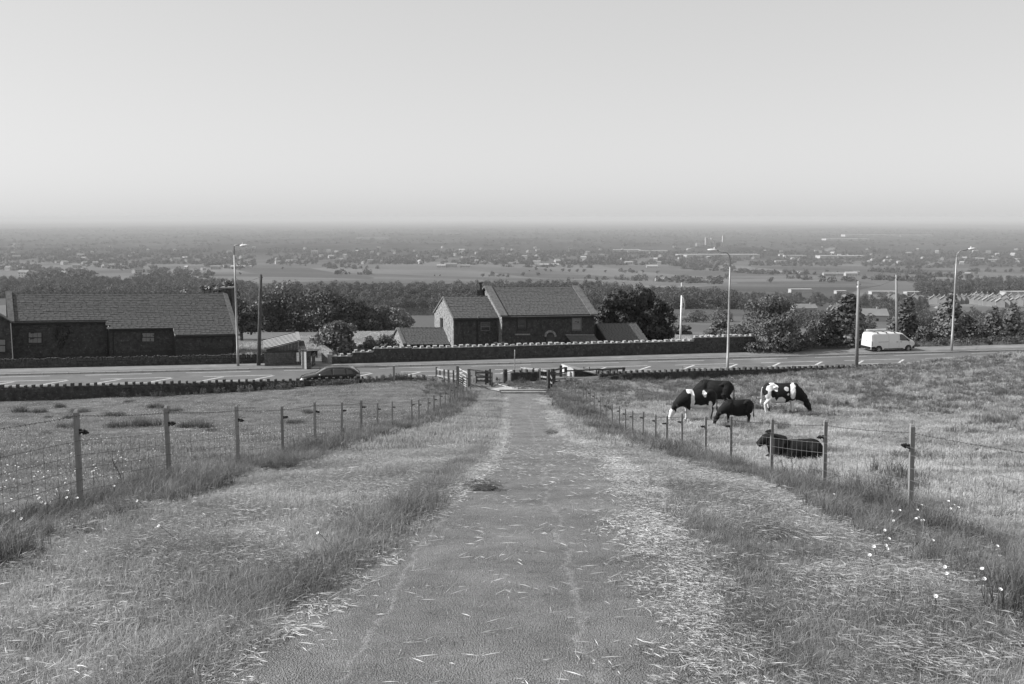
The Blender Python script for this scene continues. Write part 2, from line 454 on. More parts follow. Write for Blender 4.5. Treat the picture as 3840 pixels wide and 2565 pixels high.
# ---- the farm track
TY = np.array([-8, 0, 5.8, 7.8, 9.3, 12, 15, 20, 38, 65.0])
TL = np.array([-2.3, -2.2, -1.88, -1.5, -1.24, -.94, -.7, -.55, -.45, -.5])
TR = np.array([.9, 1.1, 1.38, 1.5, 1.62, 1.8, 2.0, 2.15, 2.25, 2.15])
def tl(y): return np.interp(y, TY, TL)
def tr_(y): return np.interp(y, TY, TR)
def track_material():
    m = bpy.data.materials.new('worn_track_asphalt'); m.use_nodes = True
    nt = m.node_tree; nt.nodes.clear()
    out = nd(nt, 'ShaderNodeOutputMaterial'); b = nd(nt, 'ShaderNodeBsdfPrincipled'); b.inputs['Roughness'].default_value = .8
    b.inputs['Specular IOR Level'].default_value = .35
    geo = nd(nt, 'ShaderNodeNewGeometry'); P = geo.outputs['Position']
    def noise(s, d=4, r=.6, st=None):
        n = nd(nt, 'ShaderNodeTexNoise'); n.inputs['Scale'].default_value = s; n.inputs['Detail'].default_value = d; n.inputs['Roughness'].default_value = r
        if st:
            mp = nd(nt, 'ShaderNodeMapping'); mp.inputs['Scale'].default_value = st; nt.links.new(P, mp.inputs[0]); nt.links.new(mp.outputs[0], n.inputs[0])
        else: nt.links.new(P, n.inputs[0])
        return n.outputs[0]
    def mth(op, a, c=None, cl=False):
        n = nd(nt, 'ShaderNodeMath', operation=op); n.use_clamp = cl
        for i, v in enumerate((a, c)):
            if v is None: continue
            if hasattr(v, 'is_linked'): nt.links.new(v, n.inputs[i])
            else: n.inputs[i].default_value = v
        return n.outputs[0]
    def rg(v, a, c, lo, hi):
        n = nd(nt, 'ShaderNodeMapRange'); n.inputs[1].default_value = a; n.inputs[2].default_value = c; n.inputs[3].default_value = lo; n.inputs[4].default_value = hi
        nt.links.new(v, n.inputs[0]); return n.outputs[0]
    base = mth('ADD', rg(noise(1.1, 9, .75), .32, .68, .125, .255), rg(noise(60, 3, .7), .35, .65, -.05, .05))
    vo = nd(nt, 'ShaderNodeTexVoronoi'); vo.inputs['Scale'].default_value = 85; nt.links.new(P, vo.inputs[0])
    base = mth('ADD', base, rg(vo.outputs['Distance'], .0, .6, .05, -.06))
    sp = nd(nt, 'ShaderNodeSeparateXYZ'); nt.links.new(P, sp.inputs[0])
    # two pale scuffed scratches running down the track
    for x0, k, amp, fr, w, y1 in ((.36, .012, .07, .33, .035, 60), (-.62, .055, .05, .5, .03, 13.5)):
        path = mth('ADD', mth('ADD', mth('MULTIPLY', mth('SINE', mth('MULTIPLY', sp.outputs[1], fr)), amp), mth('MULTIPLY', sp.outputs[1], k)), x0 if x0 > 0 else -1.35)
        wob = mth('ADD', rg(noise(7, 3), .3, .7, -.03, .03), rg(noise(.9, 3), .3, .7, -.09, .09))
        d = mth('ABSOLUTE', mth('ADD', mth('SUBTRACT', sp.outputs[0], path), wob))
        msk = mth('MULTIPLY', rg(d, w * .3, w, 1, 0), rg(noise(28, 4, .8), .4, .62, 0, .75), True)
        msk = mth('MULTIPLY', msk, rg(sp.outputs[1], y1 - 1, y1, 1, 0))
        base = mth('ADD', base, mth('MULTIPLY', msk, .17))
    # pale flecks and a crack or two
    base = mth('ADD', base, rg(noise(140, 2, .5), .66, .7, 0, .28))
    vc = nd(nt, 'ShaderNodeTexVoronoi'); vc.feature = 'DISTANCE_TO_EDGE'; vc.inputs['Scale'].default_value = .45
    mc = nd(nt, 'ShaderNodeMapping'); nt.links.new(P, mc.inputs[0]); va = nd(nt, 'ShaderNodeVectorMath', operation='ADD')
    nn = nd(nt, 'ShaderNodeTexNoise'); nn.inputs['Scale'].default_value = 2.2; nn.inputs['Detail'].default_value = 5; nt.links.new(P, nn.inputs[0])
    nt.links.new(mc.outputs[0], va.inputs[0]); nt.links.new(nn.outputs['Color'], va.inputs[1]); nt.links.new(va.outputs[0], vc.inputs[0])
    crk = rg(vc.outputs['Distance'], .002, .007, -.06, 0)
    base = mth('ADD', base, mth('MULTIPLY', crk, rg(noise(.35, 2), .54, .62, 0, 1)))
    nt.links.new(base, b.inputs['Base Color'])
    bp = nd(nt, 'ShaderNodeBump'); bp.inputs['Strength'].default_value = 1; bp.inputs['Distance'].default_value = .016
    hh = mth('ADD', vo.outputs['Distance'], noise(40, 4, .7))
    nt.links.new(hh, bp.inputs['Height']); nt.links.new(bp.outputs[0], b.inputs['Normal'])
    nt.links.new(b.outputs[0], out.inputs[0])
    return m
M['track'] = track_material()
ys = np.arange(-8, 65.01, .25)
nc = 11
V = []
for y in ys:
    l = tl(y) - .12 + .07 * math.sin(y * 2.1) + .04 * math.sin(y * 5.3); r = tr_(y) + .12 + .08 * math.sin(y * 1.7 + 1) + .04 * math.sin(y * 6.1)
    for k in range(nc):
        x = l + (r - l) * k / (nc - 1)
        V.append((x, y, 0))
V = np.array(V); V[:, 2] = gz(V[:, 0], V[:, 1])
edge = np.tile(np.minimum(np.arange(nc), nc - 1 - np.arange(nc)), len(ys))
V[:, 2] += np.where(edge == 0, .008, .03)
ii = (np.arange(len(ys) - 1)[:, None] * nc + np.arange(nc - 1)[None, :]).ravel()
Q = np.stack([ii, ii + 1, ii + nc + 1, ii + nc], -1)
tag(obj('farm_track', mesh_np('farm_track', V, Q, [M['track']], smooth=True)), kind='structure')

# ---- main road, pavement, kerb, markings
def strip(name, off0, off1, z, m, x0=-150, x1=220, step=1.5, fx=None, thick=0, kind='structure', par=None):
    """a sheet following the road between two offsets from the far kerb"""
    xs = np.arange(x0, x1 + .01, step); V = []; n = 2
    for x in xs:
        a = RAD(9.4 + .025 * x)   # small change of direction along the bend
        for o in (off0, off1): V.append((x, K(x) + o, z))
    V = np.array(V)
    i = np.arange(len(xs) - 1) * 2
    Q = np.stack([i, i + 2, i + 3, i + 1], -1)
    if thick:
        V2 = V.copy(); V2[:, 2] -= thick; k = len(V); V = np.concatenate([V, V2])
        Q = np.concatenate([Q, np.stack([i, i + k, i + 2 + k, i + 2], -1), np.stack([i + 1, i + 3, i + 3 + k, i + 1 + k], -1)])
    o = obj(name, mesh_np(name, V, Q, [m])); tag(o, kind=kind); return o
M['road'] = mat('road_asphalt', .10, .135, .6, .75, .3, 40, wear=(.25, .6, .16))
M['pavement'] = mat('pavement_asphalt', .15, .21, .9, .85, .3, 30, wear=(.5, .6, .25))
M['verge'] = mat('roadside_verge_soil', .10, .16, 3, .95, .5, 20)
strip('road', -9.8, 0, ROADZ, M['road'])
strip('pavement', .14, 3.6, ROADZ + .12, M['pavement'], thick=.2)
strip('near_pavement', -11.3, -9.94, ROADZ + .11, M['verge'], thick=.2)
for nm, o0, o1 in (('far_kerb', 0.0, .14), ('near_kerb', -9.94, -9.8)):
    root = obj(nm, None) if False else thing(nm, None, None)
    root['kind'] = 'structure'
    me = MB().box((-.455, -.07, -.13), (.455, .07, 0)).mesh('kerb_stone', M['kerb'])
    n = 0
    x = -46.0
    while x < 62:
        if -46 <= x and n < 130:
            k = obj('kerb_stone', me, root, world=False); k.location = (x, K(x) + (o0 + o1) / 2, ROADZ + .125 + random.uniform(-.006, .006))
            k.rotation_euler = (0, 0, math.atan(.166 + .00044 * x)); n += 1
        x += .925
mk = MB()
def dash(mb, x0, x1, off, w=.1):
    n = max(2, int((x1 - x0) / 2)); 
    for i in range(n):
        a = x0 + (x1 - x0) * i / n; b = x0 + (x1 - x0) * (i + 1) / n
        mb.add([(a, K(a) + off - w / 2, ROADZ + .004), (b, K(b) + off - w / 2, ROADZ + .004), (b, K(b) + off + w / 2, ROADZ + .004), (a, K(a) + off + w / 2, ROADZ + .004)], [(0, 1, 2, 3)])
lines = MB()
x = -49.0
while x < 80: dash(lines, x, x + 5.0, -.75, .11); x += 7.6
lines.build('edge_line_marking', M['roadpaint'], kind='structure')
hat = MB()
x = -47.0; i = 0
while x < 70:
    dash(hat, x, x + 5.2, -3.0, .13); dash(hat, x, x + 5.2, -5.2, .13)
    for q in (.4, 4.2):
        a = x + q
        hat.add([(a, K(a) - 5.0, ROADZ + .006), (a + .22, K(a) - 5.0, ROADZ + .006), (a + 1.3, K(a) - 3.15, ROADZ + .006), (a + 1.08, K(a) - 3.15, ROADZ + .006)], [(0, 1, 2, 3)])
    x += 7.6
hat.build('hatched_centre_marking', M['roadpaint'], kind='structure')
near = MB(); dash(near, -60, 80, -9.4, .1); near.build('near_edge_marking', M['roadpaint'], kind='structure')

# ---- apron from the track to the road
ap = MB()
A0 = [(tl(65) - .0, 65.6), (2.15, 65.6), (2.3, 67.6), (-.2, 68.6), (-1.0, 70.5), (-1.1, 73.9), (-3.0, 73.5), (-2.6, 69.5), (-1.4, 67.0)]
ap.add([(x, y, G(x, y) + .045) for x, y in A0], [tuple(range(len(A0)))])
ap.build('apron', M['concrete'], kind='structure')
sl = thing('drain_channel', 'dark drainage channel between two concrete kerbs across the end of the track', 'drain', (0.8, 64.9, G(.8, 64.9)))
MB().box((-.72, 64.75, G(.8, 64.7) - .1), (2.25, 64.92, G(.8, 64.7) + .16)).build('kerb', M['concrete'], sl)
MB().box((-.85, 65.9, G(.8, 65.9) - .1), (2.35, 66.05, G(.8, 65.9) + .17)).build('kerb', M['concrete'], sl)
MB().box((-.8, 64.93, G(.8, 65.4) - .1), (2.3, 65.89, G(.8, 65.4) + .03)).build('channel_bed', M['wood_dark'], sl)
# ------------------------------------------------------------------ haze
HAZE = 7e-5
hz = MB().box((gx[0] - 50, gy[0] - 50, float(Z.min()) - 1.5), (gx[-1] + 50, gy[-1] + 50, 12.0))
hm = bpy.data.materials.new('summer_haze'); hm.use_nodes = True
nt = hm.node_tree; nt.nodes.clear()
pv = nd(nt, 'ShaderNodeVolumePrincipled'); ho = nd(nt, 'ShaderNodeOutputMaterial')
pv.inputs['Color'].default_value = (.69, .69, .69, 1); pv.inputs['Density'].default_value = HAZE; pv.inputs['Anisotropy'].default_value = 0.0
nt.links.new(pv.outputs[0], ho.inputs['Volume'])
hm.cycles.homogeneous_volume = True
hz.build('haze', hm, kind='stuff')
#PART2
# ------------------------------------------------------------------ grass, straw and flowers (stuff)
def blades(n, size, h0, h1, w, lean=.35, flat=False, droop=.5, up0=0.0, clump=0):
    """n blades on a size x size patch: vertices, triangles, tone (dark at the foot, own shade for each blade)"""
    if clump:
        cx = rng.uniform(-size / 2, size / 2, (clump, 2)); k = rng.integers(0, clump, n)
        xy = cx[k] + rng.normal(0, size / clump ** .5 * .22, (n, 2))
    else: xy = rng.uniform(-size / 2, size / 2, (n, 2))
    h = rng.uniform(h0, h1, n)
    az = rng.uniform(0, 2 * np.pi, n); faz = rng.uniform(0, np.pi, n)
    if flat:
        el = rng.normal(.08, .14, n); d = np.stack([np.cos(az) * np.cos(el), np.sin(az) * np.cos(el), np.sin(el)], 1)
        side = np.stack([-np.sin(az), np.cos(az), np.zeros(n)], 1) * w / 2
        base = np.concatenate([xy, rng.uniform(.005, .03, n)[:, None] + up0], 1)
        V = np.stack([base - side, base + side, base + d * h[:, None] / 2 - side, base + d * h[:, None] / 2 + side + [0, 0, .004], base + d * h[:, None]], 1)
    else:
        ln = np.abs(rng.normal(0, lean, n)) + .05
        dirh = np.stack([np.cos(az), np.sin(az), np.zeros(n)], 1)
        side = np.stack([np.cos(faz), np.sin(faz), np.zeros(n)], 1) * w / 2
        base = np.concatenate([xy, np.full((n, 1), -.02)], 1)
        mid = base + dirh * (ln * h * .35)[:, None] + np.stack([0 * h, 0 * h, h * .62], 1)
        tip = base + dirh * (ln * h * (1 + droop))[:, None] + np.stack([0 * h, 0 * h, h * (1 - .25 * ln)], 1)
        V = np.stack([base - side, base + side, mid - side * .8, mid + side * .8, tip], 1)
    T = np.array([[0, 1, 2], [1, 3, 2], [2, 3, 4]])
    T = (np.arange(n)[:, None, None] * 5 + T[None]).reshape(-1, 3)
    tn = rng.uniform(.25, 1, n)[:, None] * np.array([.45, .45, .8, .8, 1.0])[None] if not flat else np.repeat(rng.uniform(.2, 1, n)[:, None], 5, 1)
    return V.reshape(-1, 3), T, tn.ravel()
def combine(parts):
    Vs, Ts, ns, o = [], [], [], 0
    for v, t, n in parts: Vs.append(v); Ts.append(t + o); ns.append(n); o += len(v)
    return np.concatenate(Vs), np.concatenate(Ts), np.concatenate(ns)
def source(name, parts, mats, mi=None):
    v, t, n = combine(parts) if isinstance(parts, list) else parts
    me = mesh_np(name, v, t, mats, tone=n)
    if mi is not None: me.polygons.foreach_set('material_index', mi)
    return bpy.data.objects.new(name, me)       # not linked: only the scatter below uses it
def scatter(name, pos, srcs, scale, m=None, rz=None, tilt=None, label=None, cat=None, zs=None):
    """ONE stuff object: geometry nodes put copies of the source clumps on its points"""
    pos = np.asarray(pos, np.float32); n = len(pos)
    me = bpy.data.meshes.new(name); me.vertices.add(n); me.vertices.foreach_set('co', pos.ravel())
    rot = np.zeros((n, 3), np.float32); rot[:, 2] = rng.uniform(0, 2 * np.pi, n) if rz is None else rz
    if tilt is not None: rot[:, :2] = tilt
    a = me.attributes.new('rot', 'FLOAT_VECTOR', 'POINT'); a.data.foreach_set('vector', rot.ravel())
    sc3 = np.repeat(np.asarray(scale, np.float32).reshape(-1, 1) * np.ones((n, 1), np.float32), 3, 1)
    if zs is not None: sc3[:, 2] *= zs
    a = me.attributes.new('scl', 'FLOAT_VECTOR', 'POINT'); a.data.foreach_set('vector', sc3.astype(np.float32).ravel())
    a = me.attributes.new('var', 'INT', 'POINT'); a.data.foreach_set('value', rng.integers(0, len(srcs), n).astype(np.int32))
    o = bpy.data.objects.new(name, me); COL.objects.link(o)
    ng = bpy.data.node_groups.new(name, 'GeometryNodeTree')
    ng.interface.new_socket('Geometry', in_out='INPUT', socket_type='NodeSocketGeometry')
    ng.interface.new_socket('Geometry', in_out='OUTPUT', socket_type='NodeSocketGeometry')
    gi = ng.nodes.new('NodeGroupInput'); go = ng.nodes.new('NodeGroupOutput')
    iop = ng.nodes.new('GeometryNodeInstanceOnPoints'); jn = ng.nodes.new('GeometryNodeJoinGeometry')
    for sob in reversed(srcs):
        oi = ng.nodes.new('GeometryNodeObjectInfo'); oi.inputs['Object'].default_value = sob
        gt = ng.nodes.new('GeometryNodeGeometryToInstance')
        ng.links.new(oi.outputs['Geometry'], gt.inputs[0]); ng.links.new(gt.outputs[0], jn.inputs[0])
    def attr(nm, ty):
        n_ = ng.nodes.new('GeometryNodeInputNamedAttribute'); n_.data_type = ty; n_.inputs['Name'].default_value = nm
        return n_.outputs[0]
    er = ng.nodes.new('FunctionNodeEulerToRotation')
    ng.links.new(attr('rot', 'FLOAT_VECTOR'), er.inputs[0])
    ng.links.new(gi.outputs[0], iop.inputs['Points']); ng.links.new(jn.outputs[0], iop.inputs['Instance'])
    iop.inputs['Pick Instance'].default_value = True
    ng.links.new(attr('var', 'INT'), iop.inputs['Instance Index'])
    ng.links.new(er.outputs[0], iop.inputs['Rotation']); ng.links.new(attr('scl', 'FLOAT_VECTOR'), iop.inputs['Scale'])
    ng.links.new(iop.outputs[0], go.inputs[0])
    md = o.modifiers.new('scatter', 'NODES'); md.node_group = ng
    tag(o, label, cat, kind='stuff')
    return o
def jgrid(x0, x1, y0, y1, st, jit=.5):
    xs = np.arange(x0, x1, st); ys = np.arange(y0, y1, st)
    A, B = np.meshgrid(xs, ys); n = A.size
    return A.ravel() + rng.uniform(-jit, jit, n) * st, B.ravel() + rng.uniform(-jit, jit, n) * st
def onground(x, y, dz=0): return np.stack([x, y, gz(x, y) + dz], 1)
def nz(x, y, s=1.0, ph=0):          # cheap smooth noise 0..1
    return .5 + .25 * np.sin(x * 1.1 * s + 1.7 * np.sin(y * .63 * s + ph)) + .25 * np.sin(y * .83 * s + 1.9 * np.sin(x * .71 * s + 2 + ph))
FX = np.array([-60, 40, 44, 50, 54, 57, 60, 66.0])
LFX = np.array([-5.15, -5.15, -4.9, -4.3, -3.9, -3.6, -3.4, -3.3])     # line of the left fence
RFX = np.array([5.15, 5.15, 5.1, 4.9, 4.6, 4.3, 4.0, 3.7])
def lf(y): return np.interp(y, FX, LFX)
def rf(y): return np.interp(y, FX, RFX)
def inview(x, y, pad=1.5): return np.abs(x) < .5143 * y * 1.04 + pad

mown = [source('mown_clump', blades(380, .5, .03, .115, .0048, .5), [M['grass']]) for _ in range(6)]
mownf = [source('mown_clump_far', blades(170, .9, .05, .15, .014, .5), [M['grass']]) for _ in range(5)]
tall = [source('tall_clump', blades(150, .5, .22, .52, .009, .35, clump=9), [M['grass_dark']]) for _ in range(6)]
tallf = [source('tall_clump_far', blades(110, .8, .22, .5, .018, .35, clump=8), [M['grass_dark']]) for _ in range(5)]
past = [source('pasture_clump', blades(200, .8, .02, .075, .011, .6), [M['field']]) for _ in range(5)]
rough = [source('rough_clump', blades(190, .8, .05, .2, .013, .75, clump=14), [M['field_pale']]) for _ in range(6)]
strw = [source('straw_clump', blades(17, .5, .03, .17, .0026, flat=True), [M['straw']]) for _ in range(5)]
strwd = [source('straw_mat', blades(260, .55, .02, .11, .0026, flat=True), [M['straw']]) for _ in range(5)]
strwf = [source('straw_mat_far', blades(60, .9, .05, .14, .008, flat=True), [M['straw']]) for _ in range(4)]

# mown verges beside the track
P = []; PS = []
x, y = jgrid(-6.2, 6.6, 3.2, 24, .23)
k = ((x < tl(y) - .17 + .12 * (nz(x * 0, y, 3) - .5)) & (x > lf(y) + .2) | (x > tr_(y) + .1 + .12 * (nz(x * 0, y, 3, 1) - .5)) & (x < rf(y) + 1.0)) & inview(x, y)
x, y = x[k], y[k]
edge = np.minimum(np.abs(x - tl(y)), np.abs(x - tr_(y)))
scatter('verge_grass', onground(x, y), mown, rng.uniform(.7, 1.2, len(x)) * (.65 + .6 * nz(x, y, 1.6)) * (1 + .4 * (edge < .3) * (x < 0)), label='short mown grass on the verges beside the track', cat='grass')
x, y = jgrid(-7, 7, 24, 68, .5)
k = ((x < tl(y) - .1) & (x > lf(y) + .1) | (x > tr_(y) + .15) & (x < rf(y) + .4)) & ~((y > 64.5) & (x > -3.2) & (x < 2.6))
x, y = x[k], y[k]
scatter('far_verge_grass', onground(x, y), mownf, rng.uniform(.8, 1.3, len(x)) * (.8 + .5 * nz(x, y, 1.2)), label='mown grass on the verges further down the track', cat='grass')
# longer fringe hanging over the left edge of the track
frs = [source('fringe_clump', blades(190, .36, .08, .22, .005, .6), [M['fringe']]) for _ in range(5)]
y = np.arange(3.4, 30, .075); x = tl(y) - rng.uniform(.05, .42, len(y)) + .09 * np.sin(y * 2.3) + .06 * np.sin(y * 5.1); k = inview(x, y)
scatter('track_edge_grass', onground(x[k], y[k]), frs, rng.uniform(.55, 1.0, k.sum()) * np.where(y[k] < 12, 1.3, 1.0), label='longer dark grass fringe leaning over the left edge of the track', cat='grass')
y = np.arange(4.5, 45, .085); x = tr_(y) + rng.uniform(.22, .62, len(y)) + .12 * np.sin(y * 1.6)
scatter('track_side_grass', onground(x, y), frs, rng.uniform(.35, .75, len(x)), label='patchy longer grass along the right edge of the track', cat='grass')
# tall unmown grass along both fences
x, y = jgrid(-7, 8, 3.2, 24, .25)
wl = .55 + .5 * nz(x * 0, y, 1.1); wr = .75 + .7 * nz(x * 0, y, .9, 3)
k = ((x > lf(y) - .35) & (x < lf(y) + wl) | (x > rf(y) - wr - .2) & (x < rf(y) + .02)) & inview(x, y)
x, y = x[k], y[k]
scatter('fence_line_grass', onground(x, y), tall, rng.uniform(.5, 1.0, len(x)) * np.where(x > 0, .98, 1.0) * (.55 + .5 * nz(x, y, 1.3, 2)), label='tall dark uncut grass growing along both wire fences', cat='grass')
x, y = jgrid(-7, 8, 24, 66, .42)
k = ((x > lf(y) - .3) & (x < lf(y) + 1.0) | (x > rf(y) - 1.5) & (x < rf(y) + .3)) & ~((x > tl(y) - .3) & (x < tr_(y) + .3))
x, y = x[k], y[k]
x2, y2 = jgrid(-.9, 4.2, 66.3, 71.5, .45); k = x2 > -.6 + (71 - y2) * .25
x3, y3 = jgrid(2.2, 14, 64, 72, .5); x4, y4 = jgrid(-5.6, -3.2, 64, 70, .5)
x = np.concatenate([x, x2[k], x3, x4]); y = np.concatenate([y, y2[k], y3, y4])
scatter('far_tall_grass', onground(x, y), tallf, rng.uniform(.7, 1.1, len(x)) * (.6 + .55 * nz(x, y, 1.0, 2)) * np.where(y > 62, .62, 1.0), label='tall uncut grass along the lower fences and round the gateway', cat='grass')
# left pasture: short, with white clover and daisies
x, y = jgrid(-40, -4, 6, 73, .55)
k = (x < lf(y) - .15) & inview(x, y, 2) & (y < K(x) - 11.9)
x, y = x[k], y[k]
xn, yn = jgrid(-12, -4, 6, 22, .33); kn = (xn < lf(yn) - .15) & inview(xn, yn, 1.5); x = np.concatenate([x, xn[kn]]); y = np.concatenate([y, yn[kn]])
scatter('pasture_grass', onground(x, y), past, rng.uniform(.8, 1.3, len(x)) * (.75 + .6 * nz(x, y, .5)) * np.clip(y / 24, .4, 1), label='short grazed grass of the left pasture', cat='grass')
# right pasture: rough and pale, longer far up
x, y = jgrid(4, 52, 6, 84, .5)
k = (x > rf(y) + .15) & inview(x, y, 2) & (y < K(x) - 11.7)
x, y = x[k], y[k]
far_ = sm((y - 52) / 10 + (x - 15) / 30)
xn, yn = jgrid(4, 15, 6, 26, .3); kn = (xn > rf(yn) + .15) & inview(xn, yn, 1.5); xa_ = np.concatenate([x, xn[kn]]); ya_ = np.concatenate([y, yn[kn]])
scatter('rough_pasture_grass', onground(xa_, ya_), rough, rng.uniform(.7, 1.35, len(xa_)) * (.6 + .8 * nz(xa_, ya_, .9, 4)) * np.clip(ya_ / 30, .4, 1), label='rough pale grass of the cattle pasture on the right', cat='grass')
k = rng.uniform(0, 1, len(x)) < far_ * .45 + .4 * (nz(x, y, .55, 5) > .78)
scatter('rough_tall_grass', onground(x[k], y[k]), tallf, rng.uniform(.5, .95, k.sum()), label='darker tall tussocks of grass at the top of the cattle pasture', cat='grass')

# straw left by the mower
x, y = jgrid(-5, 6, 3.2, 26, .33)
dR = tr_(y) - x; dL = x - tl(y)
ontrack = (dR > 0) & (dL > 0)
dens = np.where(ontrack, .42 + 1.0 * np.exp(-np.maximum(dR, 0) / .33) * (y < 30) + .7 * np.exp(-np.maximum(dL, 0) / .12), .12 + .3 * (nz(x, y, 1.9, 7) > .6))
k = (rng.uniform(0, 1, len(x)) < dens) & inview(x, y) & (x > lf(y) + .5) & (x < rf(y) - .2)
hgt = np.where(ontrack, .028, .05)
heavy = k & ((dR < .5 * (.35 + nz(x, y, .9, 3))) & (dR > -.3) & (nz(x * .2, y, 1.2, 3) > .3) | (~ontrack & (rng.uniform(0, 1, len(x)) < .03)))
p = onground(x, y); p[:, 2] += hgt
rz = np.where(ontrack, rng.normal(0, .3, len(x)), rng.uniform(0, 6.28, len(x)))
scatter('loose_straw', p[k & ~heavy], strw, rng.uniform(.7, 1.3, (k & ~heavy).sum()), label='dry straw stems scattered over the track and verges', cat='straw')
scatter('straw_mats', p[heavy], strwd, rng.uniform(.8, 1.2, heavy.sum()), label='thick mats of pale cut straw along the right edge of the track', cat='straw')
x, y = jgrid(-5, 6, 26, 64, .6)
dR = tr_(y) - x; dL = x - tl(y); ontrack = (dR > 0) & (dL > 0)
dens = np.where(ontrack, .04 + .8 * np.exp(-np.maximum(dR, 0) / .3) + .4 * np.exp(-np.maximum(dL, 0) / .15), .25)
k = (rng.uniform(0, 1, len(x)) < dens) & (x > lf(y) + .9) & (x < rf(y) - 1.2)
p = onground(x, y); p[:, 2] += .035
scatter('far_straw', p[k], strwf, rng.uniform(.7, 1.1, k.sum()), label='dry straw along the far part of the track', cat='straw')

hay = [source('mown_hay', blades(260, .5, .03, .12, .0026, flat=True), [M['hay']]) for _ in range(5)]
x, y = jgrid(-6, 6.2, 3.2, 27, .26)
k = ((x < tl(y) + .03) & (x > lf(y) + .35) | (x > tr_(y) - .1) & (x < rf(y) - .3)) & inview(x, y)
k &= rng.uniform(0, 1, len(x)) < np.where(x > 0, .4, .2) * (.3 + 1.1 * nz(x, y, 1.4, 6)) * np.where((x > 0) & (x < tr_(y) + .7), .3, 1)
p = onground(x[k], y[k]); p[:, 2] += rng.uniform(.02, .07, k.sum())
scatter('mown_hay', p, hay, rng.uniform(.8, 1.3, k.sum()), label='thin layer of cut hay drying on the mown verges', cat='hay')
y = np.arange(4.2, 62, .11); wy = .1 + .28 * nz(y * 0, y, .8, 2); x = tr_(y) - .12 + rng.normal(.0, 1, len(y)) * wy
x2 = tl(y) + .02 + np.abs(rng.normal(0, .09, len(y))); k2 = rng.uniform(0, 1, len(y)) < .45
x = np.concatenate([x, x2[k2]]); y = np.concatenate([y, y[k2]]); k = inview(x, y); p = onground(x[k], y[k]); p[:, 2] += .04
strr = [source('straw_ribbon', blades(95, .36, .03, .13, .0034, flat=True), [M['straw']]) for _ in range(5)]
scatter('straw_edge', p, strr, rng.uniform(.7, 1.2, k.sum()), label='pale ribbon of straw gathered along the edges of the track', cat='straw')
# white specks of clover and daisies in the left pasture
def petals(n, size, r, h):
    V = []; T = []; tn = []
    for i in range(n):
        c = np.array([random.uniform(-size / 2, size / 2), random.uniform(-size / 2, size / 2), random.uniform(*h)])
        q = random.uniform(.6, 1.2) * r; a = random.uniform(0, 1.5); tx, ty = random.uniform(-.4, .4), random.uniform(-.7, .1)
        o = len(V)
        for j in range(4):
            dx, dy = q * math.cos(a + j * 1.571), q * math.sin(a + j * 1.571)
            V.append(c + [dx, dy, dx * tx - dy * ty])
        T += [(o, o + 1, o + 2), (o, o + 2, o + 3)]; tn += [random.random()] * 4
    return np.array(V), np.array(T), np.array(tn)
clov = [source('clover_patch', petals(10, .9, .014, (.05, .1)), [M['petal']]) for _ in range(5)]
x, y = jgrid(-40, -4, 7, 72, .7)
k = (x < lf(y) - .15) & inview(x, y, 2) & (y < K(x) - 12.5) & (rng.uniform(0, 1, len(x)) < .25 + .9 * (nz(x, y, .45, 8) > .55))
scatter('clover_flowers', onground(x[k], y[k]), clov, rng.uniform(.8, 1.2, k.sum()), label='tiny white clover flowers speckling the left pasture', cat='flowers')
x, y = jgrid(12, 50, 50, 84, .9)
k = inview(x, y, 2) & (y < K(x) - 12) & (rng.uniform(0, 1, len(x)) < .3)
p = onground(x[k], y[k]); p[:, 2] += .25
scatter('meadow_flowers', p, clov, rng.uniform(1, 1.6, k.sum()), label='pale seed heads among the far grass of the right pasture', cat='flowers')

# rush clumps in the left pasture
rushes = []
def rush_mesh():
    parts = []
    for i in range(3):
        v, t, n = blades(150, .8, .2, .52, .011, .6, clump=1); v[:, 0] += random.uniform(-.3, .3); v[:, 1] += random.uniform(-.15, .15); parts.append((v, t, n))
    v, t, n = combine(parts); return mesh_np('rush_clump', v, t, [M['rush']], tone=n)
rm = [rush_mesh() for _ in range(3)]
for i, (px, py, s) in enumerate(((60, 1545, 1.2), (30, 1500, .8), (140, 1548, 1.0), (210, 1528, .9), (300, 1548, .9), (255, 1570, .8), (170, 1570, .6), (430, 1562, .9), (430, 1604, 1.2), (500, 1600, 1.1), (545, 1600, 1.2),
                              (570, 1530, 1.0), (600, 1535, .9), (650, 1545, .8), (690, 1602, 1.0), (735, 1604, 1.1), (240, 1608, .8), (480, 1510, .7), (1140, 1550, .8), (1110, 1590, .7), (790, 1618, .5), (160, 1630, .6))):
    p = PG(px, py); o = obj('rush_clump', rm[i % 3], None, loc=p); o.rotation_euler[2] = random.uniform(-.3, .3); o.scale = (s * .85, s * .85, s * .8)
    tag(o, 'dark tuft of rushes growing in the short grass of the left pasture', 'rushes', 'rush tufts in the left pasture')
ORD = 'first second third fourth fifth sixth seventh eighth ninth tenth eleventh twelfth thirteenth fourteenth fifteenth sixteenth seventeenth eighteenth nineteenth twentieth'.split()
def ordinal(n):
    if n <= 20: return ORD[n - 1]
    t, u = divmod(n, 10); w = {2: 'twent', 3: 'thirt', 4: 'fort'}[t]
    return w + 'ieth' if u == 0 else w + 'y-' + ORD[u - 1]
def number_group(objs, fmt, key):
    for i, o in enumerate(sorted(objs, key=key)): o['label'] = fmt.format(ordinal(i + 1))
number_group([o for o in COL.objects if o.name.startswith('rush_clump')], 'dark rush tuft in the left pasture, {} counting from the left', lambda o: o.location.x / o.location.y)
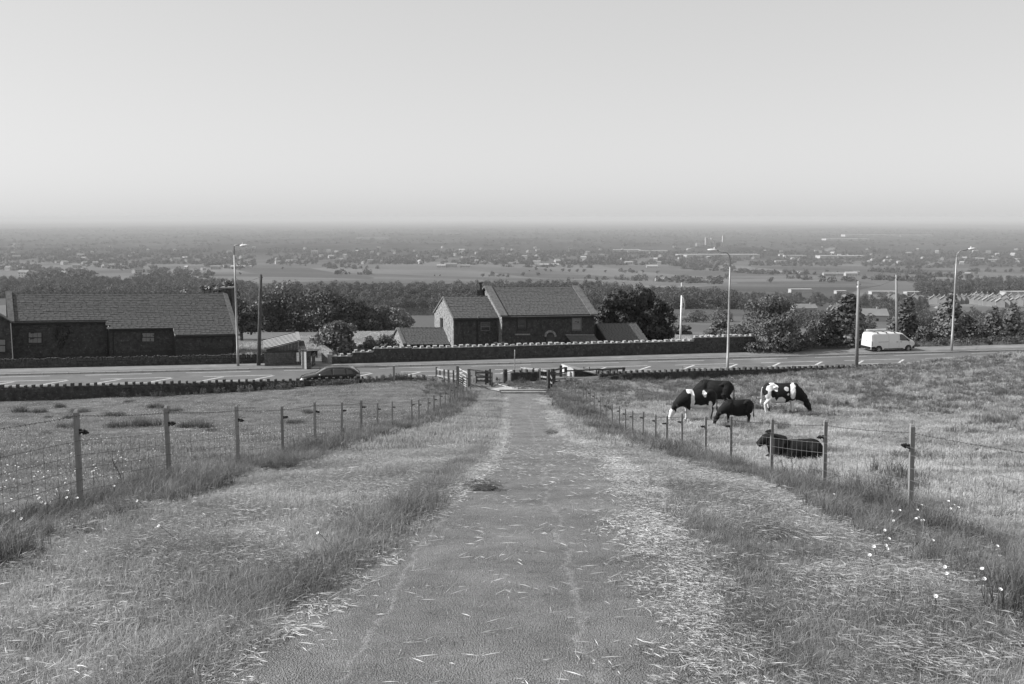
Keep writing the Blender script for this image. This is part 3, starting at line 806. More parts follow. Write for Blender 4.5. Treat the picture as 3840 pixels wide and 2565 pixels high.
# heaps of cut grass
def heap(px, py, sx, sy, h, label, m='grass_dark', n=700, y0=3):
    p = PG(px, py)
    v, t, tn = blades(n, 1, .05, .2, .007, flat=True)
    r2 = (v[::5, 0] ** 2 + v[::5, 1] ** 2) * 4
    lift = np.repeat(np.clip(1 - r2, 0, 1) * h, 5)
    v = v * [sx, sy, 1]; v[:, 2] += lift + .02
    core = MB().ell((0, 0, 0), (sx * .42, sy * .42, h * .8), 12)
    o = obj('cut_grass_heap', mesh_np('cut_grass_heap', v, t, [M[m]], tone=tn), None, loc=p + Vector((0, 0, .03)))
    c = obj('heap_core', core.mesh('heap_core', M['wood_dark']), o, world=False)
    return tag(o, label, 'grass heap')
heap(2070, 1631, .5, .4, .12, 'small dark heap of cut grass lying on the right half of the track')
heap(1810, 1846, .55, .3, .1, 'dark heap of cut grass at the left edge of the track')

# ox-eye daisies by the right fence and near the left fence
def daisy_mesh():
    mb = MB(); h = .3
    mb.tube([(0, 0, -.05), (.01, 0, h * .5), (.0, .01, h)], .003, 4, 1)
    for j in range(11):
        a = j * 2 * math.pi / 11; c, s__ = math.cos(a), math.sin(a)
        e = .015; w = .0042
        mb.add([(c * .006 - s__ * w * .5, s__ * .006 + c * w * .5, h), (c * .006 + s__ * w * .5, s__ * .006 - c * w * .5, h), (c * e + s__ * w, s__ * e - c * w, h + .006), (c * e - s__ * w, s__ * e + c * w, h + .006)], [(0, 1, 2, 3)], 0)
    mb.ell((0, 0, h + .003), (.005, .005, .003), 8, 2)
    return mb
M['daisyeye'] = mat('daisy_eye', .4, .5, 30)
M['stem'] = mat('flower_stem', .1, .15, 10)
dmb = daisy_mesh(); dme = dmb.mesh('daisy', [M['white'], M['stem'], M['daisyeye']])
for i, (px, py) in enumerate(((3325, 1938), (3372, 1945), (3402, 1935), (3401, 1948), (3430, 1915), (3366, 1974), (3425, 1974), (3415, 1990), (3448, 1975), (3300, 2018), (3276, 2045), (3290, 2048), (3284, 2050), (3268, 2058), (3275, 2092), (3530, 1910), (3555, 1905), (3580, 1901), (3568, 1928), (3627, 1863), (3541, 2118), (3540, 2136), (3665, 2173), (3710, 2166), (3692, 2086), (3695, 2230), (3435, 2060), (3508, 2233), (3106, 1884),
                                 (14, 1948), (45, 1938), (40, 1975), (110, 1940), (200, 1871), (205, 1880), (226, 1896), (240, 1880), (291, 1878), (290, 1900), (564, 1885), (427, 1854), (345, 1802), (355, 1802), (375, 1800), (663, 1965), (1250, 1992 + 0))):
    r = ray(px, py); p = PG(px, py)
    hh = .27; q = p * (1 - hh / max(.5, -p.z))      # the flower head, not the foot, is on the line of sight
    o = obj('oxeye_daisy', dme, None, loc=(q.x, q.y, G(q.x, q.y) + 0)); o.rotation_euler = (random.uniform(.35, .9), random.uniform(-.3, .3), random.uniform(-.5, .5))
    o.scale = (1, 1, 1)
    tag(o, 'white ox-eye daisy in the long grass at the foot of a wire fence', 'flower', 'ox-eye daisies along the fences')
dz_ = [o for o in COL.objects if o.name.startswith('oxeye_daisy')]
number_group([o for o in dz_ if o.location.x > 0], 'white ox-eye daisy by the right fence, {} of them from the left', lambda o: o.location.x / o.location.y)
number_group([o for o in dz_ if o.location.x <= 0], 'white ox-eye daisy by the left fence, {} of them from the left', lambda o: o.location.x / o.location.y)
#PART3
# ------------------------------------------------------------------ wire fences
def post_parts(h, w):
    """stake with a bevelled top, its foot 0.3 m under the ground"""
    mb = MB(); a = w / 2
    mb.box((-a, -a, -.3), (a, a, h - .03))
    mb.add([(-a, -a, h - .03), (a, -a, h - .03), (a, a, h - .03), (-a, a, h - .03), (-a * .7, -a * .5, h), (a * .7, -a * .5, h), (a * .7, a * .8, h), (-a * .7, a * .8, h)],
           [(0, 1, 5, 4), (1, 2, 6, 5), (2, 3, 7, 6), (3, 0, 4, 7), (4, 5, 6, 7)])
    return mb.mesh('post', M['post'])
def insulator_mesh():
    mb = MB()
    mb.box((-.012, -.015, -.03), (.012, .015, .03))
    for x0, r in ((.02, .022), (.045, .034), (.07, .026), (.092, .014)):
        mb.tube([(x0 - .008, 0, 0), (x0 + .008, 0, 0)], r, 10)
    mb.tube([(0, 0, 0), (.1, 0, 0)], .012, 8)
    return mb.mesh('insulator', M['plastic_black'])
ins_me = insulator_mesh()
def wire_fence(name, label, pts, side, h, nwire=6):
    """pts: post positions from the near end to the far end; side: +1 when the track is on the right"""
    root = thing(name, label, 'fence', (pts[0][0], pts[0][1], G(*pts[0])))
    pme = post_parts(h, .055); r0 = root.location
    tops = []
    for i, (x, y) in enumerate(pts):
        z = G(x, y); hh = h * (1 + random.uniform(-.03, .03))
        w = 1.25 if i in (8, 14, 20) else 1
        o = obj('post', pme, root, world=False); o.location = Vector((x, y, z)) - r0
        lx, ly = random.uniform(-.02, .02), random.uniform(-.012, .012)
        o.rotation_euler = (ly, lx + side * .012, random.uniform(-.08, .08)); o.scale = (w, w, hh / h)
        if True:
            n_ = obj('insulator', ins_me, o, world=False); n_.location = (side * .037, 0, h - .27 + random.uniform(-.015, .015))
            n_.rotation_euler = (0, random.uniform(-.25, .25), 0 if side > 0 else math.pi); n_.scale = (1, 1, 1)
        tops.append(Vector((x, y, z)))
    def run(hh, rad, nm, m, n=3, xoff=0, sag=.02, barbs=False, every=1):
        mb = MB()
        for i in range(len(tops) - 1):
            a = tops[i] + Vector((xoff, 0, hh)); b = tops[i + 1] + Vector((xoff, 0, hh)); far = (a.y > 30)
            k = 5
            P = [a.lerp(b, j / k) - Vector((0, 0, sag * 4 * (j / k) * (1 - j / k))) for j in range(k + 1)]
            rr = rad if not far else rad * 1.2
            mb.tube(P, rr, n)
            if barbs and a.y < 34:
                L = (b - a).length; q = .0; 
                while q < L:
                    c = a.lerp(b, q / L) - Vector((0, 0, sag * 4 * (q / L) * (1 - q / L)))
                    for _ in range(2):
                        d = Vector((random.uniform(-1, 1), random.uniform(-.6, .6), random.uniform(-1, 1))).normalized() * .016
                        mb.bar(c - d, c + d, .004)
                    q += .11
        return mb.build(nm, M[m], root)
    run(h - .09, .0032, 'barbed_wire', 'wire_dark', barbs=True, xoff=side * .037)
    run(h - .27, .0022, 'electric_wire', 'wire', xoff=side * .1, sag=.01)
    mb = MB(); hs = [.06, .17, .29, .42, .57, .73] if nwire == 6 else [.06, .18, .32, .48, .66]
    hs = [q * (h - .32) / .84 for q in hs]
    for i in range(len(tops) - 1):
        a, b = tops[i], tops[i + 1]
        for q in hs:
            off = Vector((side * .037, 0, q + .05)); k = 4
            mb.tube([a.lerp(b, j / k) + off - Vector((0, 0, .008 * math.sin(math.pi * j / k))) for j in range(k + 1)], .003, 3)
        if a.y < 60:
            L = (b - a).length; nst = int(L / .3)
            for j in range(1, nst):
                c = a.lerp(b, j / nst) + Vector((side * .037, 0, .05)); kx = random.uniform(-.01, .01)
                mb.tube([c + Vector((0, 0, hs[0])), c + Vector((0, kx, hs[-1]))], .0024, 3)
                if a.y < 24:
                    for q in hs: mb.ell(c + Vector((0, 0, q)), .005, 4)
    mb.build('wire_netting', M['wire_dark' if side > 0 else 'wire'], root)
    return root
lp = []
for D in (4.9, 8.2, 11.55, 14.6, 18.3, 21.9, 25.5, 29.5, 33.4, 37.4, 41.4, 45.0): lp.append((lf(D), D))
for px, Yy in ((1542, 43.6), (1569, 46.2), (1603, 49.5), (1626, 51.6), (1649, 53.8), (1668, 55.6), (1687, 57.5), (1703, 59.0), (1714, 60.6), (1725, 62.2), (1736, 63.6), (1750, 65.3), (1764, 67.0)):
    lp.append(((px - 1920) / F * Yy * 1.01, Yy))
lp = [q for q in lp if q[1] != 45.0]
wire_fence('wire_fence', 'stock fence of wooden stakes and wire netting along the left side of the track', lp, 1, 1.23)
rp = [(rf(D), D) for D in (5.2, 8.9, 12.5, 16.0, 19.3, 22.9, 25.9, 29.5, 32.5, 35.0, 38.4, 41.6)]
for px, Yy in ((2349, 43.6), (2327, 45.6), (2299, 48.4), (2275, 50.8), (2252, 53.0), (2230, 55.2), (2214, 57), (2200, 58.8), (2188, 60.6), (2172, 62.6), (2159, 64.6), (2146, 66.5)):
    rp.append(((px - 1920) / F * Yy * 1.01, Yy))
wire_fence('wire_fence', 'stock fence of wooden stakes and wire netting between the track and the cattle', rp, -1, 1.2)
# thin electric fence high in the right pasture
ef = thing('electric_fence', 'single thin white wire on slim dark rods near the top of the right pasture', 'fence', PG(3061, 1408, 40))
er = []
for (px, py, tx, ty) in ((2560, 1392, 2560, 1372), (3061, 1408, 3061, 1366), (3645, 1415, 3652, 1380), (3990, 1425, 3990, 1390)):
    b = PG(px, py, 40); k = scl(b); t = b + Vector(((tx - px) / k, 0, (py - ty) / k)); er.append(t)
    MB().tube([b - Vector((0, 0, .2)), t], .014, 5).build('rod', M['wood_dark'], ef)
w0 = Vector((5.2, 68, G(5.2, 68) + .7))
MB().tube([w0, atY(2345, 1404, 67.5)] + [t - Vector((0, 0, .05)) for t in er], .004, 4).build('electric_wire', M['steel'], ef)

# ------------------------------------------------------------------ pens, gates and gateposts at the road
def gp(px, py): return PG(px, py, 45, 95)
def stake(parent, px, y0, y1, w, m='wood_old', d=None, lean=0, name='post', Yf=None):
    """post whose top is seen at y0 and whose foot at y1"""
    b = gp(px, y1) if Yf is None else atY(px, y1, Yf)
    k = scl(b); h = (y1 - y0) / k; ww = 1.2 * w / k
    mb = MB(); mb.box((b.x - ww / 2, b.y - (d or ww) / 2, b.z - .3), (b.x + ww / 2, b.y + (d or ww) / 2, b.z + h), jit=.008)
    mb.build(name, M[m], parent); return b
def rail(parent, p0, p1, w, m, name='rail', t=.04):
    (ax, ay, aY), (bx, by, bY) = p0, p1
    a, b = atY(ax, ay, aY), atY(bx, by, bY); k = scl(a)
    MB().bar(a, b, t, 1.15 * w / k).build(name, M[m], parent)
pen = thing('post_and_rail_fence', 'old post and rail fence of grey stakes left of the tubular gate', 'fence', gp(1660, 1435))
ys_ = {}
for px, y0, y1, w in ((1637, 1375, 1418, 5), (1650, 1381, 1425, 5), (1666, 1384, 1436, 5), (1682, 1385, 1438, 5.5), (1701, 1387, 1441, 5)):
    ys_[px] = stake(pen, px, y0, y1, w, 'wood_old').y
rail(pen, (1638, 1384, ys_[1637] + .06), (1716, 1398, ys_[1701] - .6), 5, 'wood_pale')
rail(pen, (1638, 1408, ys_[1637] + .06), (1716, 1423, ys_[1701] - .6), 5, 'wood_pale')
gpo = thing('gate_post', 'tall thick gate post left of the tubular metal gate', 'post', gp(1717, 1446))
b1 = stake(gpo, 1717, 1371, 1446, 9, 'wood_old')
gpo2 = thing('gate_post', 'thick gate post at the closing end of the tubular metal gate', 'post', gp(1759, 1448))
b2 = stake(gpo2, 1759, 1381, 1448, 9, 'wood_old')
mg = thing('metal_gate', 'pale tubular metal gate with seven bars standing between two thick posts', 'gate', (b1.x, b1.y, b1.z))
ga = atY(1719, 1381, b1.y + .9); gb = atY(1753, 1400, b1.y - 1.2)
for j, dz in enumerate((0, .28, .5, .68, .84, .98, 1.1)):
    q = Vector((0, 0, -dz)); MB().tube([ga + q, gb + q], .028 if j else .034, 6).build('bar', M['gate_steel'], mg)
for q in (ga, gb, ga.lerp(gb, .5)): MB().tube([q + Vector((0, 0, .02)), q - Vector((0, 0, 1.12))], .024, 6).build('upright', M['gate_steel'], mg)
wg = thing('wooden_gate', 'low dark wooden gate with three rails just left of the gateway', 'gate', gp(1785, 1437))
g1 = stake(wg, 1785, 1390, 1437, 6, 'wood_old'); g2 = stake(wg, 1838, 1382, 1445, 5, 'wood_dark'); g3 = stake(wg, 1822, 1387, 1442, 4.5, 'wood_dark')
stake(wg, 1845, 1396, 1450, 4, 'wood_dark')
for yy in (1398, 1414, 1428): rail(wg, (1786, yy, g2.y - .05), (1842, yy + .5, g2.y - .12), 5, 'wood_dark')
MB().box((g1.x - .1, g1.y - .12, g1.z + .05), (g1.x - .02, g1.y - .06, g1.z + .5)).build('marker', M['white'], wg)
bf = thing('post_and_rail_fence', 'weathered rails running back towards the road behind the low wooden gate', 'fence', gp(1764, 1440))
for (a, b) in (((1764, 1386, b2.y + .1), (1838, 1397, g2.y + 2.2)), ((1788, 1405, b2.y + .6), (1824, 1412, g2.y + 2.0)), ((1822, 1392, g2.y + 1.9), (1836, 1387, g2.y + 2.4))): rail(bf, a, b, 5, 'wood_pale')
stake(bf, 1828, 1390, 1436, 8, 'wood_dark')
# stone gateposts
def stone_post(px, y0, y1, w, label, m='stone_dark'):
    b = gp(px, y1); k = scl(b); h = (y1 - y0) / k; a = w / k / 2
    mb = MB()
    n = 8; lv = 6; V = []; Fc = []
    for i in range(lv + 1):
        t = i / lv
        for j in range(n):
            an = 2 * math.pi * (j + .5) / n; sq = 1 / max(abs(math.cos(an)), abs(math.sin(an)))
            r = a * sq * (1 + random.uniform(-.05, .05)) * (1.0 if t < .98 else .86)
            V.append((b.x + r * math.cos(an), b.y + r * math.sin(an), b.z - .3 + (h + .3) * t))
    for i in range(lv):
        for j in range(n): Fc.append((i * n + j, i * n + (j + 1) % n, (i + 1) * n + (j + 1) % n, (i + 1) * n + j))
    Fc.append(tuple(range(lv * n, lv * n + n))); mb.add(V, Fc)
    return tag(mb.build('stone_gatepost', M[m], None, bevel=.012), label, 'gatepost')
stone_post(1894, 1384, 1437, 18, 'squat rough stone gatepost on the left of the grassy bank beside the road')
stone_post(2057, 1385, 1462, 13, 'tall rough stone gatepost at the right end of the pale rails')
rr = thing('post_and_rail_fence', 'pale two-rail fence with four stakes between the stone gateposts', 'fence', gp(1990, 1430))
yy = {}
for px, y0, y1, w in ((1957, 1371, 1418, 4.5), (1975, 1375, 1426, 4.5), (2001, 1378, 1429, 4.5), (2025, 1380, 1432, 4.5)): yy[px] = stake(rr, px, y0, y1, w, 'post').y
rail(rr, (1953, 1378, yy[1957] - .06), (2050, 1391, yy[2025] - .9), 5, 'wood_pale'); rail(rr, (1950, 1400, yy[1957] - .06), (2050, 1415, yy[2025] - .9), 5, 'wood_pale')
rail(rr, (1973, 1425, yy[1975] - .1), (2048, 1430, yy[2025] - .8), 5, 'wood_pale')
pr = thing('cattle_pen', 'dark timber cattle pen right of the track beside the white trough housing', 'pen', gp(2120, 1425))
q0 = stake(pr, 2068, 1388, 1455, 5, 'wood_dark'); q1 = stake(pr, 2076, 1382, 1448, 4.5, 'wood_dark'); q2 = stake(pr, 2103, 1370, 1418, 8, 'wood_dark'); q3 = stake(pr, 2121, 1376, 1426, 9, 'wood_dark')
stake(pr, 2244, 1382, 1409, 7, 'wood_dark'); stake(pr, 2338, 1377, 1411, 8, 'wood_dark')
for px in (2236, 2260, 2288, 2315): stake(pr, px, 1384, 1415, 3.6, 'wood_dark')
for px in (2189, 2210): stake(pr, px, 1374, 1396, 4, 'post')
rail(pr, (2070, 1390, q1.y), (2118, 1379, q3.y + .3), 5, 'wood_dark'); rail(pr, (2072, 1403, q1.y), (2118, 1396, q3.y + .3), 4, 'wood_dark')
rail(pr, (2066, 1406, q0.y), (2122, 1406, q0.y + .5), 4, 'wood_dark'); rail(pr, (2074, 1422, q0.y), (2122, 1421, q0.y + .5), 4, 'wood_dark'); rail(pr, (2074, 1432, q0.y), (2100, 1427, q0.y + .8), 4, 'wood_dark')
rail(pr, (2122, 1391, q3.y - .1), (2345, 1381, q3.y + .9), 4.5, 'wood_dark'); rail(pr, (2240, 1407, q3.y + .6), (2345, 1403, q3.y + .9), 4, 'wood_dark')
rail(pr, (2078, 1397, q2.y + .4), (2106, 1403, q2.y + 1), 5, 'wood_pale'); rail(pr, (2240, 1390, q3.y + 2), (2315, 1387, q3.y + 2.6), 5, 'wood_pale')
rail(pr, (2062, 1405, q0.y - .1), (2070, 1420, q0.y - .3), 4.5, 'wood_pale'); rail(pr, (2062, 1430, q0.y - .1), (2070, 1438, q0.y - .3), 4.5, 'wood_pale')
MB().box((q3.x - .1, q3.y - .14, q3.z + .1), (q3.x + .1, q3.y - .095, q3.z + .62)).build('white_patch', M['whitewash'], pr)
# white housing with a long slanting lid
th = thing('trough_housing', 'whitewashed block housing with a long grey lid sloping down to the right', 'shed', gp(2140, 1416))
yt = gp(2140, 1416).y
Aq = atY(2128, 1414, yt); Bq = atY(2150, 1414, yt - .45); Tq = atY(2150, 1385, yt - .45); Sq = atY(2128, 1375, yt)
E1 = atY(2105, 1367, yt + 2.3); Eb = Vector((E1.x, E1.y, Aq.z))
Lq = atY(2242, 1405, yt + .2)
MB().add([Aq, Bq, Tq, Sq], [(0, 1, 2, 3)]).add([v + Vector((.12, .03, 0)) for v in (Aq, Bq, Tq, Sq)], [(3, 2, 1, 0)]).build('end_wall', M['whitewash'], th)
MB().prism([Eb, Aq, Sq, E1], (.1, .05, 0)).build('side_wall', M['whitewash'], th)
MB().prism([Tq + Vector((0, 0, .01)), Lq, Lq + Vector((-1.0, 2.6, .05)), E1 + Vector((.05, 0, .03))], (0, 0, .05)).build('lid', M['stone'], th)
MB().prism([Bq + Vector((.2, .12, 0)), Lq + Vector((-.3, .12, -.02)), Lq + Vector((-.35, .12, -.01)), Tq + Vector((.2, .12, -.08))], (0, .06, 0)).build('dark_underside', M['wood_dark'], th)  # dark wedge filling the space under the lid
# road sign pole
sp_ = thing('bus_stop_pole', 'slim grey metal pole with a small flag seen edge-on in the grass by the gateway', 'pole', gp(1930, 1423))
bb = gp(1930, 1423); k = scl(bb)
MB().tube([bb - Vector((0, 0, .2)), bb + Vector((0, 0, 113 / k))], .038, 10).build('pole', M['steel'], sp_)
MB().box((bb.x - .03, bb.y - .22, bb.z + 92 / k), (bb.x - .005 + .03, bb.y + .16, bb.z + 110 / k)).build('sign_plate', M['steel_pale'], sp_)
p = PG(2001, 1462, 40); tag(MB().ell((0, 0, .05), (.09, .06, .05), 8).build('litter', M['white'], loc=p), 'crumpled white scrap of litter on the concrete by the grassy bank', 'litter')
# leaning cut branches by the pen
br = MB()
for (a, b) in (((1644, 1430), (1657, 1448)), ((1650, 1433), (1662, 1449)), ((1655, 1426), (1664, 1434)), ((1662, 1424), (1672, 1403)), ((1682, 1428), (1690, 1415)), ((1646, 1428), (1660, 1424))):
    y = gp(1660, 1446).y; br.tube([atY(*a, y), atY(*b, y)], .02, 5)
tag(br.build('branch_pile', M['post']), 'pale cut branches leaning against the old stakes by the pen', 'branches')
# lone stakes
for px, y0, y1, lab in ((1478, 1370, 1430, 'lone wooden stake standing in front of the near wall right of the dark car'), (1279, 1372, 1412, 'thin leaning stake in front of the near wall before the dark car')):
    t = thing('stake', lab, 'stake', gp(px, y1)); stake(t, px, y0, y1, 6 if px > 1400 else 4, 'post')

# ------------------------------------------------------------------ stone walls
def wall_stones(mb_or_list, p0, p1, z0, zt, thick, course=.16, lmin=.22, lmax=.5, face=-1, gap=.018, limit=0, parent=None, m='stone_dark', meshes=None, zf=None, both=False):
    """coursed stones on the camera side of a wall from p0 to p1 (xy); zt may be a function of distance"""
    d = (Vector(p1) - Vector(p0)); L = d.length; d.normalize(); n = Vector((d.y, -d.x))  # towards the camera when the wall runs to +x
    out = MB(); cnt = 0; pool = []
    r = 0; z = 0
    H = (zt if not callable(zt) else max(zt(L * i / 20) for i in range(21))) - z0
    while z < H - .03:
        ch = course * random.uniform(.8, 1.25); u = random.uniform(-lmax, 0)
        while u < L:
            w = random.uniform(lmin, lmax); a = max(u, 0); b = min(u + w, L)
            top = (zt if not callable(zt) else zt((a + b) / 2)) - z0
            base = zf((a + b) / 2) if zf else 0
            if b - a > .06 and z + ch <= top + .04 and z + ch > base - .1:
                pr = random.uniform(.0, .035); xa, xb = a + gap / 2, b - gap / 2
                P0 = Vector((p0[0], p0[1])) + d * xa; P1 = Vector((p0[0], p0[1])) + d * xb
                o0 = n * (thick / 2 - .06); o1 = n * (thick / 2 + .01 + pr)
                j = lambda: random.uniform(-.008, .008)
                za, zb = z0 + z + gap / 2, z0 + z + ch - gap / 2
                V = [(P0 + o0).to_3d() + Vector((0, 0, za)), (P1 + o0).to_3d() + Vector((0, 0, za)), (P1 + o0).to_3d() + Vector((0, 0, zb)), (P0 + o0).to_3d() + Vector((0, 0, zb)),
                     (P0 + o1).to_3d() + Vector((j() + 0, j(), za + j())), (P1 + o1).to_3d() + Vector((j(), j(), za + j())), (P1 + o1).to_3d() + Vector((j(), j(), zb + j())), (P0 + o1).to_3d() + Vector((j(), j(), zb + j()))]
                Fc = [(0, 4, 5, 1), (1, 5, 6, 2), (2, 6, 7, 3), (3, 7, 4, 0), (4, 7, 6, 5)]
                if cnt < limit: MB().add(V, Fc).build('stone', M[m], parent)
                else: out.add(V, Fc)
                cnt += 1
            u += w
        z += ch
    if out.v: out.build('stones', M[m], parent, kind='stuff')
def wall_core(parent, p0, p1, z0, zt, thick, m='mortar', name='wall_core'):
    d = (Vector(p1) - Vector(p0)); L = d.length; d.normalize(); n = Vector((d.y, -d.x)); mb = MB()
    N = max(1, int(L / 1.5))
    for i in range(N):
        a, b = L * i / N, L * (i + 1) / N
        zz = zt if not callable(zt) else min(zt(a + .01), zt(b - .01))
        A, B = Vector(p0) + d * a, Vector(p0) + d * b
        P = [A + n * thick / 2, B + n * thick / 2, B - n * thick / 2, A - n * thick / 2]
        mb.prism([(q.x, q.y, z0) for q in P], (0, 0, zz - z0))
    return mb.build(name, M[m], parent)
def curve_wall(name, label, x0, x1, off, zbase, ztop, thick, seg=5.0, m='stone_dark', course=.15, limit=0, **kw):
    xs = np.arange(x0, x1, seg); root = thing(name, label, 'wall', (x0, K(x0) + off, zbase))
    return root, [((x, K(x) + off), (min(x + seg, x1), K(min(x + seg, x1)) + off)) for x in xs]
merlon_me = {}
def merlons(parent, segs, z, sp, w, h, t, m, name='coping_stone', maxn=300, jit=.03, kfun=None):
    key = (w, h, t, m)
    if key not in merlon_me:
        L = []
        for _ in range(5):
            L.append(MB().box((-w / 2, -t / 2, 0), (w / 2, t / 2, h), jit=min(.02, w * .12)).mesh(name, M[m]))
        merlon_me[key] = L
    n = 0
    for (a, b) in segs:
        d = Vector(b) - Vector(a); L = d.length; k = int(round(L / sp)); ang = math.atan2(d.y, d.x)
        for i in range(k):
            if n >= maxn: return
            q = Vector(a) + d * ((i + .5) / k)
            zz = z(q.x) if callable(z) else z
            o = obj(name, random.choice(merlon_me[key]), parent, world=False)
            o.location = Vector((q.x, q.y, zz)) - parent.location; o.rotation_euler = (random.uniform(-.05, .05), random.uniform(-.05, .05), ang + random.uniform(-.1, .1))
            s = random.uniform(.7, 1.25); o.scale = (random.uniform(.75, 1.3), random.uniform(.9, 1.05), s); n += 1
# near wall, left and right of the gateway
for (x0, x1, lab, H) in ((-48, -6.2, 'long dark wall with upright coping stones between the left pasture and the road', .91),
                         (-.1, 3.2, 'short piece of dark wall with coping stones behind the pale rails', 1.1),
                         (6.5, 34, 'dark wall with upright coping stones along the top edge of the cattle pasture', .84)):
    root, segs = curve_wall('field_wall', lab, x0, x1, -11.55, ROADZ - .2, 0, .4, seg=4.0)
    zt = ROADZ + H - .02
    for a, b in segs:
        wall_core(root, a, b, ROADZ - .35, zt - .02, .34, 'mortar')
        wall_stones(None, a, b, ROADZ - .35, zt, .4, .14, .2, .5, parent=root, m='stone_dark')
    merlons(root, segs, zt - .01, .49 if x0 < 0 else .46, .15, .17, .36, 'stone_dark')
# far low wall before the left house
root, segs = curve_wall('roadside_wall', 'low dark drystone wall with a jagged edge in front of the left house', -52, -20.3, 3.3, ROADZ, 0, .4, seg=4.0)
for a, b in segs:
    wall_core(root, a, b, ROADZ - .1, ROADZ + .6, .3, 'mortar')
    wall_stones(None, a, b, ROADZ, ROADZ + .62, .4, .13, .15, .4, parent=root, m='stone_dark')
merlons(root, segs, ROADZ + .6, .125, .1, .27, .38, 'stone_dark', maxn=300)
def coping_rest():
    mb = MB()
    for (a, b) in segs[6:]:
        d = Vector(b) - Vector(a); L = d.length; k = int(L / .12); ang = math.atan2(d.y, d.x)
    return
# castellated garden wall in front of the centre house
W0 = (-15.3, 83.45); W1 = (22.4, 91.35)
def wallx(px, y=None):
    r = ray(px, 1340); # intersection of the sight line with the wall line in plan
    dx, dy = W1[0] - W0[0], W1[1] - W0[1]; t = (W0[0] * r[1] - W0[1] * r[0]) / (r[0] * dy - r[1] * dx); return t
gw = thing('garden_wall', 'long dark garden wall with square castellated coping in front of the centre house', 'wall', (W0[0], W0[1], ROADZ))
def wp(t): return (W0[0] + (W1[0] - W0[0]) * t, W0[1] + (W1[1] - W0[1]) * t)
tops = [(0, wallx(1322), .70), (wallx(1322), wallx(1400), 1.0), (wallx(1400), wallx(1545), 1.28), (wallx(1545), wallx(2598), 1.2), (wallx(2598), 1.0, 1.5)]
for t0, t1, H in tops:
    a, b = wp(t0), wp(t1)
    zb = ROADZ
    wall_core(gw, a, b, zb - .1, zb + H, .4, 'mortar'); wall_stones(None, a, b, zb, zb + H, .46, .16, .22, .55, parent=gw, m='stone_dark')
    L = math.dist(a, b)
    merlons(gw, [(a, b)], zb + H - .005, .565, .29, .2, .44, 'coping', name='coping_block')
    MB().prism([(a[0] - .0, a[1] - .24, zb + H), (b[0], b[1] - .24, zb + H), (b[0], b[1] + .24, zb + H), (a[0], a[1] + .24, zb + H)], (0, 0, .05)).build('coping_slab', M['coping'], gw)
# shed with monopitch ribbed roof, on a stone base
yb = 82.2
def plan(px, Y, z=0): q = atY(px, 1380, Y); return (q.x, q.y)
sx0, sx1 = atY(993, 1378, yb).x, atY(1112, 1378, yb + .7).x
sh = thing('bin_shelter', 'stone-based shed with dark boarded upper wall and a bright ribbed sloping roof', 'shed', (sx0, yb, ROADZ))
wall_core(sh, (sx0, yb), (sx1, yb + .75), ROADZ - .1, ROADZ + 1.22, .3, 'mortar', 'base_wall')
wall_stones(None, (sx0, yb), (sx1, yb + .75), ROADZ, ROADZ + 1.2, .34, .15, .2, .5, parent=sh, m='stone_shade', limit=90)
wall_core(sh, (sx0 + .17, yb + .2), (sx0 + .35, yb + 3.0), ROADZ - .1, ROADZ + 1.25, .3, 'stone_sunlit', 'side_wall')
MB().prism([(sx0 - .1, yb - .24, ROADZ + 1.2), (sx1 + .05, yb + .5, ROADZ + 1.2), (sx1 + .05, yb + .95, ROADZ + 1.2), (sx0 - .1, yb + .2, ROADZ + 1.2)], (0, 0, .09)).build('coping_slab', M['wood_dark'], sh)
# boarded gable that rises to the right, roof sheet above it
LB = atY(1000, 1322, yb + .05); RB = atY(1121, 1322, yb + .8); LT = atY(1000, 1311, yb + .05); RT = atY(1120, 1280, yb + .8)
nb = 22
for i in range(nb):
    a, b = i / nb, (i + 1) / nb - .004
    P = [LB.lerp(RB, a), LB.lerp(RB, b), LT.lerp(RT, b), LT.lerp(RT, a)]
    MB().prism([P[0], P[1], P[2], P[3]], (-.005, .03 + .012 * (i % 2), 0)).build('board', M['board'], sh)
back = Vector((-1.25, 3.4, 0))
r0, r1 = atY(990, 1312, yb - .1), atY(1122, 1279.5, yb + .7)
roof = [r0, r1, r1 + Vector((-.9, 3.4, .30)), r0 + Vector((-.9, 3.4, .30))]
MB().prism(roof, (0, 0, .06)).build('roof_sheet', M['metal_roof'], sh)
for i in range(8):
    a = i / 7; p0 = roof[0].lerp(roof[3], a); p1 = roof[1].lerp(roof[2], a)
    MB().bar(p0 + Vector((0, 0, .085)), p1 + Vector((0, 0, .085)), .07, .05).build('roof_rib', M['board'], sh)
MB().bar(roof[1] + Vector((0, 0, .06)), roof[2] + Vector((0, 0, .06)), .28, .1).build('verge_trim', M['steel'], sh)
MB().prism([(LB.x, LB.y + .1, LB.z), (LB.x + .1, LB.y + 3.2, LB.z), (LB.x + .1, LB.y + 3.2, LB.z + .4), (LB.x, LB.y + .1, LT.z)], (-.05, 0, 0)).build('side_wall', M['board'], sh)
